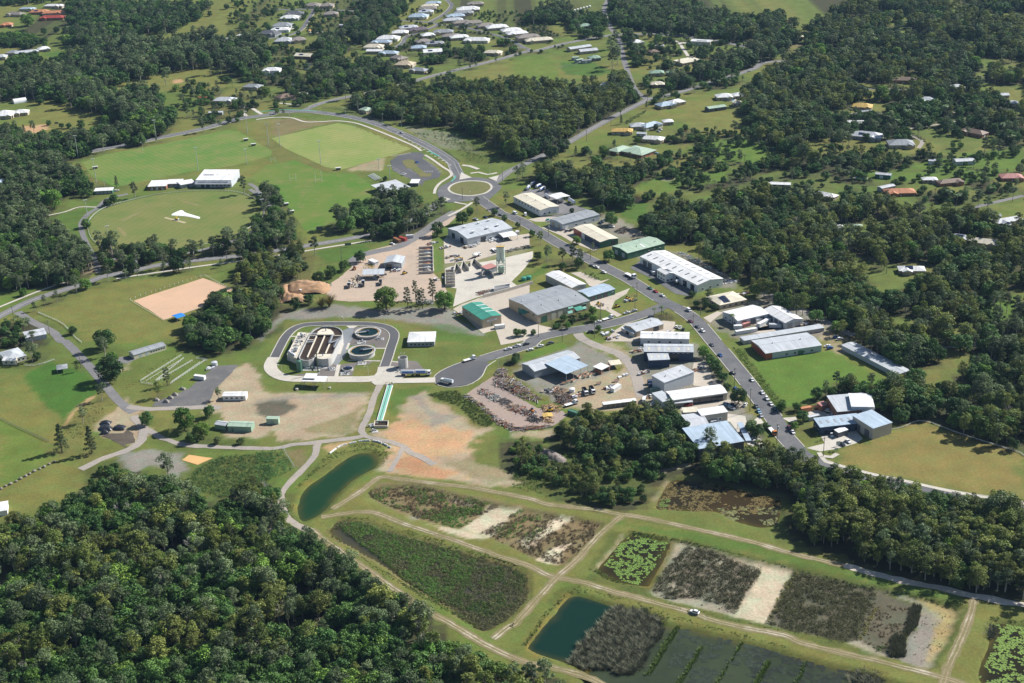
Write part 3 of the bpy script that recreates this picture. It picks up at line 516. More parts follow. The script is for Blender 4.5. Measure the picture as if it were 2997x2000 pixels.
def road(name,pts,w,mat,lb,z=Z3,kerbs=(),line=None,wob=.0):
 o=rbn(name,pts,w,z,mat,wob=wob,lb=lb)
 for s in kerbs:kerb(pts,w,s,o)
 if line=='dash':
  P=resmp(pts,3.0);mb=MB();
  for i in range(0,len(P)-1,3):
   a,b=P[i],P[i+1];d=(b-a)/np.linalg.norm(b-a);n=np.array([-d[1],d[0]])*.09
   mb.add([(*(a+n),z+.03),(*(a-n),z+.03),(*(b-n),z+.03),(*(b+n),z+.03)],[(0,1,2,3)])
  x=mb.mk('lane_marking',WHITE,o);tag(x,kind='stuff')
 elif line:
  for off in line:rbn('edge_marking',pts,.16,z+.03,WHITE,off=off,keep=False,parent=o)
 return o
road('road',r_west,8.0,ASPL,'worn grey road running past the cricket oval and sand arena',line=(-.0,),wob=.2)
road('road',r_north,10.5,ASPH,'curving grey bypass road above the playing fields',line=(-4.6,4.6,.9),kerbs=(-1,))
road('road',r_branch,8.0,ASPL,'grey road leading off past the housing estate',z=Z2,kerbs=(1,),line='dash')
road('road',r_east,8.5,ASPL,'worn grey road running from the roundabout towards the far houses',z=Z2,line=(0,),wob=.4)
road('road',r_side,6.5,ASPL,'narrow side road meeting the east road',z=Z1,wob=.3)
road('road',r_ind,10.5,ASPH,'grey street through the industrial estate',z=Z3,kerbs=(-1,1))
road('road',r_cul,10.0,ASPH,'dead end street leading to the turning circle',z=Z2,kerbs=(-1,1))
road('road',r_vill,6.0,ASPL,'village lane running down past the long stable',z=Z1,wob=.4)
# estate streets
ES=[(GM(('10',[(150,85),(460,82),(750,92),(900,105)])),6),(GM(('10',[(500,85),(440,180),(380,260),(250,310),(80,335)])),6),(GM(('10',[(1200,410),(1260,370),(1290,320),(1400,280),(1560,215),(1450,190),(1200,175),(1090,170)])),6),
      (GM(('10',[(1500,190),(1620,120),(1680,50),(1640,0)])),6),(GM(('10',[(1560,215),(1780,235),(2000,290),(2140,330),(2300,410)])),5.5),(GM(('20',[(0,420),(110,415),(150,440)])),5)]
ELAB=['short street in front of the two top grey-roofed houses','street running down past the white-roofed houses','winding estate street with a turning bay','estate street climbing to the top edge','lane between the white estate roofs','short parking bay beside the far road']
for(p,w),l in zip(ES,ELAB):road('road',p,w,ASPH,l,z=Z2,kerbs=(1,))
road('road',GM(('30',[(250,750),(500,755),(800,775),(1000,768),(1300,775),(1500,800)])),5,ASPH,'bush road below the long brown-roofed house',z=Z1)
road('road',GM(('31',[(1300,460),(1440,445),(1750,370),(1950,310),(2350,215)])),5,ASPL,'grey lane winding between bush blocks',z=Z1)
road('road',GM(('30',[(1270,1125),(1400,1105),(1700,1060),(1960,1010),(2100,985)])),4,GRAV,'long pale driveway bordered by a hedge',z=Z1)
road('road',GM(('30',[(1340,1120),(1380,1170),(1470,1220),(1440,1280)])),4,GRAV,'pale driveway curling to the grey-roofed house',z=Z2)
road('road',GM(('01',[(850,880),(820,760),(760,660),(710,540),(700,450),(760,370),(840,320),(930,240),(1100,200)])),4.5,ASPL,'lane around the left end of the cricket oval',z=Z1,wob=.2)
road('road',GM(('01',[(870,770),(1100,755),(1400,735),(1700,690),(1950,620),(2150,540),(2280,440),(2330,340),(2260,240),(2150,160)])),4,ASPL,'lane around the right side of the cricket oval',z=Z2,wob=.2)
road('road',GM(('11',[(20,500),(100,410),(140,330),(90,250),(40,210),(0,150),(-60,110)])),4,ASPL,'lane joining the oval ring to the rugby field',z=Z1,wob=.2)
# bulb of the dead end, roundabout and splitter islands
sheet('turning_circle',GM(('12',[(1530,330),(1550,280),(1640,225),(1760,180),(1900,170),(2000,190),(1960,260),(1900,340),(1800,375),(1680,390),(1580,375)])),Z4,ASPD,lb='round turning area where two tanker trucks stand',smo=True)
mbk=MB();bar_along(GM(('12',[(2060,165),(1985,215),(1940,300),(1860,360),(1760,390),(1650,398),(1570,380),(1525,335),(1545,285),(1640,228),(1800,165)])),.5,0,.26,mbk);tag(mbk.mk('kerb',CONC),kind='structure')
RC=G('r',866,432)[:2]
ra=np.array(Gs('r',[(613,440),(650,393),(740,358),(866,344),(1000,350),(1080,370),(1118,405),(1112,440),(1050,485),(960,508),(850,520),(740,508),(650,480)]))
ro=np.array(Gs('r',[(500,470),(520,420),(590,380),(690,330),(760,318),(866,305),(1000,312),(1120,340),(1200,390),(1215,430),(1130,510),(1060,560),(900,570),(760,580),(620,590),(540,560),(505,520)]))
sheet('roundabout_road',ro,Z4,ASPH,smo=True,lb='grey roadway circling the big roundabout')
sheet('roundabout_kerb',ra,Z4+.14,CONC,smo=True,lb='pale concrete apron ring of the roundabout',thick=.15)
rc_=ra.mean(0);sheet('roundabout_lawn',rc_+(ra-rc_)*.90,Z4+.19,pchy('mown verge',[(.17,.16,.065),(.13,.15,.05),(.20,.17,.08)],(.05,.2,1.0),.95,.15),smo=True,lb='dry grass on the roundabout island')
for p,l in((Gs('r',[(765,250),(885,310),(745,335)]),'pale splitter island above the roundabout'),(Gs('r',[(1070,315),(1190,285),(1160,350)]),'pale splitter island right of the roundabout'),(Gs('r',[(570,530),(650,552),(580,580)]),'pale splitter island left below the roundabout')):
 sheet('traffic_island',p,Z5+.1,CONC,lb=l,thick=.2)
mb=MB()
for i in range(14):
 u=i/14;a=G('10',1250+(1700-1250)*u,1175+(1440-1175)*u)
 mb.box(a[0]-1.1,a[1]-.5,Z4+.02,a[0]+1.1,a[1]+.5,Z4+.035)
tag(mb.mk('road_marking',WHITE),'white hatched median marks on the bypass road',kind='structure')
for a,b in(((0,985),(240,950)),):
 rbn('cycle_lane',GM(('10',[(-10,972),(120,955),(250,945),(520,955)])),1.6,Z4,TEALP,keep=False,lb='teal painted cycle lane on the bypass road')
rbn('cycle_lane',GM(('r',[(400,10),(470,45),(520,70)])),1.6,Z5,TEALP,keep=False,lb='teal painted cycle lane before the car park entry')
rbn('cycle_lane',GM(('r',[(700,290),(690,320),(655,355)])),1.5,Z5+.03,TEALP,keep=False,lb='teal painted cycle lane at the roundabout entry')
# paths
def path(pts,w,lb,z=Z5,mat=None,wob=.05):return rbn('footpath',pts,w,z,mat or CONM,wob=wob,lb=lb)
path(GM(('10',[(0,1030),(150,1012),(300,1015),(420,1050),(560,1048),(700,1042),(850,1060),(1000,1110),(1200,1190),(1360,1260),(1420,1300)])),2.6,'pale footpath above the striped soccer field',z=Z4)
path(GM(('r',[(360,55),(450,110),(560,190),(640,240),(655,285),(600,325),(530,370),(480,430),(465,490)])),2.6,'pale footpath winding down to the roundabout')
path(GM(('01',[(420,385),(560,355),(680,315),(830,315)])),2,'pale winding path on the lawn left of the oval')
path(GM(('01',[(-20,1180),(200,1090),(380,1020),(560,960)])),2.2,'pale path beside the lower left road',z=Z4)
path(GM(('01',[(1000,930),(1150,905),(1400,870),(1700,825),(2080,775)]),('11',[(300,712),(600,662),(1000,600)])),2.4,'pale path along the road above the sand arena',z=Z4)
path(GM(('r',[(620,740),(730,690),(830,630),(890,590)])),2.6,'pale path below the roundabout',z=Z5);path(GM(('r',[(690,585),(760,600),(830,612)])),2.2,'pale crossing path at the foot of the roundabout',z=Z5+.03)
path(GM(('r',[(780,170),(860,180),(960,215)])),4,'pale concrete apron above the roundabout');path(GM(('r',[(870,262),(960,250),(1060,275),(1170,255)])),3,'pale kerb path at the right of the roundabout')
path(GM(('32',[(580,960),(640,1040),(750,1070),(900,1110),(1100,1160),(1300,1200),(1700,1290),(2000,1345),(2500,1420)])),2.6,'bright concrete path along the empty brown lot')
path(GM(('32',[(600,990),(690,1000),(740,970)])),3,'bright concrete path at the corner of the empty brown lot',z=Z5+.03)
path(GM(('20',[(1340,330),(1430,370),(1460,410),(1510,485)])),4,'pale curved driveway to the white angular house');path(GM(('20',[(1430,368),(1530,375)])),6,'pale concrete apron beside the cream shed',z=Z4)
path(GM(('00',[(2070,960),(2120,1000)])),4,'pale driveway left of the bypass road');path(GM(('00',[(2170,935),(2250,985)])),4,'pale driveway beside the water tank')
for pp,l in((('10',[(270,160),(420,150)]),'driveway of the white estate house'),(('10',[(290,255),(350,240)]),'driveway of the white solar house'),(('10',[(380,905),(200,890)]),'driveway of the brown-roofed garden house'),(('20',[(930,370),(1000,395)]),'side driveway')):
 path(Gs(*pp),3.5,l,z=Z4)
path(GM(('20',[(2100,535),(2250,480),(2350,440)])),.5,'white rail line beside the east road',mat=WHITE)
# car park by the rugby field
sheet('car_park',GM(('r',[(-30,120),(60,60),(220,25),(320,28),(360,60),(330,95),(470,180),(540,260),(520,310),(420,330),(350,350),(330,400),(250,350),(120,290),(0,230)])),Z2,ASPD,lb='dark asphalt car park beside the rugby field',smo=False,wob=0)
mb=MB()
def bays(k,a,b,n,d):
 A,B=G(k,*a)[:2],G(k,*b)[:2];u=(B-A)/np.linalg.norm(B-A);nn=np.array([-u[1],u[0]])*d
 for i in range(n+1):
  p=A+(B-A)*i/n;q=p+nn;w=u*.07
  mb.add([(*(p-w),Z3),(*(p+w),Z3),(*(q+w),Z3),(*(q-w),Z3)],[(0,1,2,3)])
bays('r',(0,175),(190,300),14,-5);bays('r',(335,95),(510,255),20,5);bays('r',(160,215),(290,285),9,5);bays('r',(0,75),(205,40),14,5);bays('r',(95,130),(130,180),5,5);bays('r',(330,250),(440,250),6,5)
tag(mb.mk('parking_lines',WHITE),'white bay lines painted in the rugby car park',kind='structure')
sheet('car_park_bed',Gs('r',[(100,125),(160,105),(230,110),(290,200),(370,260),(440,265),(420,300),(300,300),(290,280),(200,210),(150,200)]),Z4,pchy('mown verge',[]),lb='grass bed in the middle of the rugby car park',thick=.15)
# playing fields
TURF=pchy('striped turf',[(.20,.26,.07),(.26,.275,.095),(.16,.235,.055)],(.02,.1,1.2),.95,.10,(R(62),7.0,.075))
TURF2=pchy('training turf',[(.10,.195,.038),(.16,.21,.052),(.22,.205,.075)],(.015,.06,1.2),.95,.10,(R(-38),5.0,.055))
TURF3=pchy('rugby turf',[(.08,.18,.026),(.14,.185,.04),(.22,.19,.075)],(.018,.06,1.2),.95,.10)
OVAL=pchy('oval turf',[(.14,.18,.05),(.19,.19,.064),(.09,.165,.033)],(.018,.03,1.2),.95,.09,(R(20),6.0,.03))
sheet('soccer_field',GM(('10',[(130,1190),(700,1060),(860,1090),(1330,1280),(1230,1320),(730,1462),(600,1440),(250,1280)])),Z1,TURF,wob=.5,lb='pale green striped soccer field below the bypass road')
sheet('training_field',GM(('00',[(700,1400),(900,1330),(1400,1240),(1950,1120),(2050,1130),(2340,1300),(2330,1340),(2000,1430),(1700,1469)]),('01',[(1000,140),(960,130),(800,60)])),Z1,TURF2,wob=.8,lb='wide mown green training field behind the gymnastics hall')
sheet('rugby_field',GM(('11',[(-60,60),(90,-40),(330,-90),(600,20),(850,30),(990,120),(1060,220),(960,270),(760,330),(640,450),(440,540),(300,350),(150,180)])),Z1,TURF3,wob=1.0,lb='green rugby field with goal posts')
oc=G('01',1500,420)[:2]
ovp=np.array(Gs('01',[(770,500),(790,420),(900,330),(1130,260),(1400,205),(1700,180),(1980,185),(2120,220),(2230,290),(2255,380),(2180,460),(2050,540),(1900,595),(1600,665),(1300,690),(1050,690),(880,640),(800,580)]))
sheet('cricket_oval',ovp,Z2,OVAL,smo=True,lb='oval cricket ground of dry green grass')
PITCHM=plain('rolled clay',(.42,.37,.23),.95,.1,.08)
sheet('cricket_pitch',Gs('01',[(1405,408),(1425,400),(1605,445),(1585,455)]),Z4,PITCHM,lb='pale main cricket pitch strip with a roller on it')
for p,l in(([(1030,428),(1200,352),(1225,352),(1065,434)],'faded old pitch strip on the left of the oval'),([(1000,490),(1035,488),(1100,556),(1060,564)],'faded old pitch strip at the lower left of the oval'),([(1565,268),(1595,262),(1730,300),(1700,306)],'faded old pitch strip at the top of the oval')):
 sheet('cricket_pitch',Gs('01',p),Z3,pchy('faded pitch',[(.24,.215,.09),(.20,.19,.075)],(.1,.3,1.2),.95,.1),wob=.3,lb=l)
SANDA=pchy('arena sand',[(.60,.39,.26),(.55,.37,.25),(.48,.34,.22)],(.03,.05,1.0),.95,.07)
sheet('sand_arena',Gs('01',[(1150,1118),(1350,1052),(1745,925),(1870,965),(2000,1025),(1800,1150),(1590,1225),(1405,1282),(1270,1190)]),Z1,SANDA,wob=.4,lb='rectangular pink sand riding arena fenced with white posts')
# yards
sheet('yard',GM(('11',[(640,1110),(600,1060),(650,960),(700,930),(820,830),(800,760),(960,690),(1080,660),(1250,610),(1400,520),(1560,420),(1700,350),(1760,330),(1740,380),(1640,470),(1510,540),(1510,600),(1530,880),(1620,1000),(1680,1110),(1400,1130),(1000,1120),(800,1125)])),Z1,DIRT,wob=.8,lb='pale dusty yard of the soil and gravel supplier')
rbn('road',GM(('11',[(820,790),(900,730),(1050,690),(1230,650),(1420,540),(1560,440),(1720,350)])),9,Z2,ASPL,wob=.6,lb='dusty access road to the soil yard')
sheet('yard',GM(('11',[(1610,600),(1700,480),(1670,560),(1790,640),(2210,560),(2350,540),(2350,640),(2200,680),(1900,770),(1620,800)])),Z1,CONT,wob=.2,lb='concrete yard in front of the long grey factory')
sheet('yard',GM(('q',[(590,430),(640,410),(870,380),(1040,350),(1343,280),(1343,330),(1260,440),(1160,540),(1220,585),(1150,610),(1000,640),(850,680),(770,710),(660,755),(690,600),(590,580)])),Z2,CONM,wob=.2,lb='pale concrete yard of the batching plant')
sheet('yard',GM(('11',[(1520,610),(1600,590),(1610,860),(1530,880)])),Z2,pchy('tall weeds',[(.09,.16,.03),(.15,.17,.05)],(.1,.3,.8),.95,.3),wob=.3,lb='strip of weeds between the two yards')
sheet('yard',GM(('11',[(1690,1190),(1760,1150),(1900,1100),(2200,1010),(2350,960),(2350,1300),(2250,1380),(2100,1360),(1950,1400),(1770,1240)])),Z1,CONT,wob=.2,lb='concrete yard around the green-roofed workshop')
sheet('yard',GM(('21',[(-10,1180),(40,1240),(240,1330),(330,1350),(400,1400),(200,1445),(-100,1500),(-150,1350),(-100,1250)])),Z2,CONT,lb='concrete forecourt below the tan warehouse')
sheet('yard',GM(('21',[(660,1120),(880,1060),(1010,1010),(980,1060),(880,1120),(850,1190),(940,1240),(900,1260),(800,1200),(680,1180)])),Z2,CONT,lb='curved concrete forecourt of the green workshop')
sheet('yard',GM(('21',[(500,880),(590,870),(760,950),(840,930),(700,1000),(660,990),(620,940)])),Z2,CONT,lb='concrete lot behind the white warehouse')
sheet('yard',GM(('21',[(1010,840),(1100,770),(1240,860),(1400,960),(1590,1050),(1520,1080),(1400,1060),(1200,930)])),Z2,ASPH,lb='dark forecourt of the long white factory')
sheet('yard',GM(('21',[(0,230),(130,160),(300,160),(480,280),(640,330),(480,370),(350,400),(130,400),(245,400),(390,370),(250,290)])),Z1,ASPL,lb='worn lot behind the white transport depot')
sheet('yard',GM(('21',[(130,420),(250,400),(380,400),(300,440),(200,440)])),Z2,CONT,lb='driveway of the white transport depot');sheet('yard',GM(('21',[(250,490),(350,470),(540,520),(700,640),(800,640),(700,690),(520,620),(420,560)])),Z2,CONT,lb='forecourts of the grey and red workshops')
sheet('yard',GM(('21',[(1800,1300),(1900,1290),(2140,1250),(2350,1300),(2350,1400),(1900,1400)]),('31',[(430,1290),(620,1330),(600,1380)])),Z1,CONT,lb='concrete yard with containers inside the L-shaped depot')
sheet('yard',GM(('21',[(1640,1265),(1760,1210),(1810,1220),(1720,1290),(1700,1310)])),Z2,CONT,lb='driveway of the L-shaped depot')
sheet('yard',GM(('21',[(870,1380),(980,1310),(1300,1290),(1400,1300),(1390,1400),(1510,1400),(1520,1469),(800,1469)])),Z1,CONT,lb='concrete lot around the grey arched workshop')
sheet('yard',GM(('22',[(1560,180),(1680,180),(1720,330),(1860,420),(1560,380),(1520,330)])),Z1,CONT,lb='concrete lot beside the tall grey warehouse')
sheet('yard',GM(('22',[(1430,560),(1550,530),(1850,500),(2000,520),(2020,560),(1830,570),(1450,600)])),Z1,CONT,lb='concrete strip in front of the white repair bays')
sheet('yard',GM(('22',[(1680,690),(1850,620),(2000,640),(2020,720),(2120,640),(2160,700),(2010,740),(2200,900),(2090,950),(1990,850),(1870,690)])),Z1,CONM,lb='pale concrete lot beside the big blue-grey roof')
sheet('yard',GM(('32',[(440,600),(600,590),(690,650),(550,680),(500,650)])),Z1,CONM,lb='pale concrete apron behind the blue-grey complex');sheet('yard',GM(('32',[(260,660),(390,650),(390,690),(330,700)])),Z2,CONM,lb='concrete driveway of the blue-grey complex')
sheet('yard',GM(('32',[(595,815),(900,770),(960,840),(900,880),(720,930),(590,950),(470,920),(630,880)])),Z2,CONM,lb='pale forecourt of the blue-grey complex')
sheet('yard',GM(('j',[(60,320),(240,200),(290,190),(330,230),(400,330),(560,420),(740,440),(770,470),(680,540),(560,570),(380,580),(300,520),(180,400)])),Z1,PINKD,wob=.6,lb='crushed rock yard strewn with salvaged timber and poles')
rbn('road',GM(('22',[(560,-70),(620,-10),(760,50),(900,100),(1010,190),(1080,340),(1110,480)])),7,Z1,GRAV,wob=.8,lb='gravel entry road of the salvage yard')
sheet('yard',GM(('02',[(1480,470),(1630,400),(1850,210),(2050,200),(1990,270),(1840,420),(1800,520),(1760,555),(1300,560),(1350,510)])),Z1,pchy('dark gravel',[(.12,.12,.125),(.16,.155,.15),(.20,.185,.17)],(.04,.12,.9),.95,.16),wob=.5,lb='dark gravel storage strip beside the white stable rails')
sheet('yard',GM(('02',[(980,140),(1070,130),(1180,150),(1090,190),(1010,185)])),Z1,ASPL,wob=.2,lb='small grey apron beside the long stable')
sheet('soil_patch',GM(('02',[(870,815),(950,790),(1060,790),(1090,760),(1150,790),(1160,870),(1060,890),(1110,915),(1090,920),(1000,870),(950,840)])),Z2,pchy('dark soil',[(.085,.07,.055),(.12,.10,.08)],(.1,.3,1.0),.95,.2),wob=.6,lb='spread of dark soil beside the tarp-covered heaps')
sheet('sand_pit',GM(('02',[(1565,1020),(1625,975),(1830,1005),(1700,1062)])),Z3,pchy('orange sand',[(.66,.40,.17),(.58,.36,.16)],(.1,.2,1.0),.95,.06),wob=.3,lb='bright orange square of sand between low walls')
# tracks
TR=[(GM(('02',[(1100,560),(1300,580),(1750,565),(1900,570)])),5,'gravel drive leading to the white site office'),(GM(('02',[(1200,720),(1400,830),(1600,890),(1900,910),(2340,920)]),('12',[(300,890),(550,865),(800,835),(930,810)])),4.2,'gravel track running along the marsh'),
      (GM(('12',[(530,870),(500,980),(420,1080),(300,1200),(215,1320),(235,1440)]),('13',[(270,60),(340,110),(470,160)])),4,'gravel track curving around the green pond'),(GM(('12',[(1065,375),(1020,470),(960,640),(900,770),(930,815),(1100,850),(1260,900),(1330,960),(1420,990),(1530,1060)])),4.2,'grey gravel track down from the plant to the ponds'),
      (GM(('02',[(690,1100),(900,1000),(1060,950),(1200,870),(1230,760),(1150,640)])),5,'dirt drive beside the soil patch'),(GM(('12',[(1270,900),(1230,980),(1180,1060),(1150,1120)])),3,'dirt spur beside the green pond')]
for p,w,l in TR:rbn('track',p,w,Z2,GRAV,wob=.9,lb=l)
KO+=[(np.array(Gs('31',q)),0) for q in([(1990,1130),(2350,1090),(2350,1330),(2100,1360),(2000,1270)],[(1480,1280),(1650,1265),(1960,1430),(1900,1469),(1650,1440)],[(2150,900),(2350,880),(2350,980),(2200,1000)],[(1150,780),(1280,790),(1250,900),(1140,880)])]
rbn('track',Gs('31',[(60,1005),(200,1085),(500,1235),(880,1425)]),5.5,Z1,GRAV,wob=.8,lb='shaded gravel track between the factories and the forest')
rbn('track',Gs('32',[(1560,60),(1800,40),(2000,25),(2350,-10)]),3.5,Z1,GRAV,wob=.8,lb='pale track through the right-hand bush')
TT=[GM(('12',[(650,1440),(900,1290),(1060,1170)]),('12',[(1200,1180),(1500,1215),(1900,1265),(2340,1350)]),('22',[(300,1400),(700,1445)]),('23',[(950,20),(1200,60),(1650,160),(2000,240),(2340,335)]),('33',[(400,370),(800,460),(1200,570),(1600,650),(1900,720),(2350,800),(2500,840)])),
      GM(('13',[(470,150),(700,320),(900,460),(1200,670),(1450,835),(1700,975),(1950,1125),(2200,1245),(2350,1300)]),('D',[(1330,1548),(1420,1590)])),
      GM(('13',[(560,40),(960,-5),(1300,110),(1700,240),(2100,380),(2340,455)]),('23',[(330,550),(600,600),(900,690),(1200,770),(1500,850),(1800,950),(2340,1060)]),('33',[(400,1120),(800,1215),(1200,1310),(1700,1440),(1900,1520)])),
      GM(('23',[(950,20),(740,200),(560,400),(400,540),(270,680),(100,870),(0,980)]),('13',[(2200,960),(2040,1090)])),GM(('33',[(1920,740),(1880,900),(1780,1150),(1690,1350),(1640,1500)]))]
TL=['sandy wheel track along the forest side of the wetland cells','wheel track on the bank beside the lower left forest','wheel track on the middle bank between the wetland cells','pale track crossing between the reed cells','pale track at the right end of the wetland']
for i,(p,l) in enumerate(zip(TT,TL)):
 o=rbn('track',p,4.4,Z1,pchy('trodden grass',[(.22,.185,.10),(.17,.165,.065),(.27,.22,.13)],(.05,.12,.8),.95,.2),wob=1.2,lb=l,step=3)
 for s in(-.8,.8):rbn('wheel_rut',p,.75,Z2,TRK,off=s,wob=.45,keep=False,parent=o,step=2)
rbn('track',TT[0][-6:],4.5,Z2+.02,pchy('bleached sand',[(.62,.55,.46),(.50,.44,.35),(.30,.26,.18)],(.06,.14,.8),.95,.2),wob=1.6,keep=False,lb='bleached sandy stretch of track below the right forest')
# buildings
FOOT=[]
def frame(k,A,B,C_,H):
 a,b=G(k,*A,H)[:2],G(k,*B,H)[:2]
 L=np.linalg.norm(b-a);u=(b-a)/L;v=np.array([-u[1],u[0]])
 if np.isscalar(C_):Wd,flip=C_,False
 else:
  kk=k;c=G(kk,*C_,H)[:2];Wd=(c-b)@v;flip=Wd<0
 if flip:a,b,u,Wd=b,a,-u,-Wd
 return a,math.atan2(u[1],u[0]),L,Wd,flip
def roof_parts(mb,L,Wd,H,kind,rise,ov,th=.18):
 x0,x1,y0,y1=-ov,L+ov,-ov,Wd+ov;z0=H
 def slab(pts):
  n=len(pts);mb.add([p for p in pts]+[(p[0],p[1],p[2]-th) for p in pts],[tuple(range(n)),tuple(range(2*n-1,n-1,-1))]+[(i,n+i,n+(i+1)%n,(i+1)%n) for i in range(n)])
 ym=(y0+y1)/2;xm=(x0+x1)/2;e=ov*rise/(Wd/2) if kind in('gable','hip') else 0
 if kind=='gable':
  slab([(x0,y0,z0-e+th),(x1,y0,z0-e+th),(x1,ym,z0+rise+th),(x0,ym,z0+rise+th)]);slab([(x1,y1,z0-e+th),(x0,y1,z0-e+th),(x0,ym,z0+rise+th),(x1,ym,z0+rise+th)])
 elif kind=='cross':
  slab([(x0,y1,z0+th),(x0,y0,z0+th),(xm,y0,z0+rise+th),(xm,y1,z0+rise+th)]);slab([(x1,y0,z0+th),(x1,y1,z0+th),(xm,y1,z0+rise+th),(xm,y0,z0+rise+th)])
 elif kind=='hip':
  h=min(x1-x0,y1-y0)/2
  if L>=Wd:a,b=(x0+h,ym),(x1-h,ym)
  else:a,b=(xm,y0+h),(xm,y1-h)
  zt=z0+rise+th;zb=z0-e+th
  A,B_,C_,D=(x0,y0,zb),(x1,y0,zb),(x1,y1,zb),(x0,y1,zb);P,Q=(*a,zt),(*b,zt)
  if L>=Wd:
   slab([A,B_,Q,P]);slab([C_,D,P,Q]);slab([B_,C_,Q]);slab([D,A,P])
  else:
   slab([B_,C_,Q,P]);slab([D,A,P,Q]);slab([A,B_,P]);slab([C_,D,Q])
 elif kind=='flat':slab([(x0,y0,z0+th),(x1,y0,z0+th),(x1,y1,z0+th+rise),(x0,y1,z0+th+rise)])
def roof_z(x,y,L,Wd,H,kind,rise):
 if kind=='hip':return H+rise*min(1,min(x,L-x,y,Wd-y)/(min(L,Wd)/2))
 if kind=='gable':return H+rise*(1-abs(y-Wd/2)/(Wd/2))
 if kind=='cross':return H+rise*(1-abs(x-L/2)/(L/2))
 return H+rise*y/Wd
def side_pt(side,L,Wd):
 return{'f':((0,0),(1,0),L),'b':((L,Wd),(-1,0),L),'r':((L,0),(0,1),Wd),'l':((0,Wd),(0,-1),Wd)}[side]
def openings(par,side,n,w,h,z0,L,Wd,mat,name,u0=.08,u1=.92,frame_=None):
 (ox,oy),(dx,dy),ln=side_pt(side,L,Wd);nx,ny=dy,-dx
 for i in range(n):
  c=ln*(u0+(u1-u0)*(i+.5)/n)
  def bx(w_,z0_,z1_,d0,d1):
   mb=MB();P=[]
   for s in(-w_/2,w_/2):
    for d in(d0,d1):P.append((ox+dx*(c+s)+nx*d,oy+dy*(c+s)+ny*d))
   mb.prism([P[0],P[1],P[3],P[2]],z0_,z1_);return mb
  o=bx(w,z0,z0+h,-.02,.045).mk(name,mat,par)
  if frame_:bx(w+.3,z0+h+.003,z0+h+.18,-.02,.12).mk('frame',frame_,o)
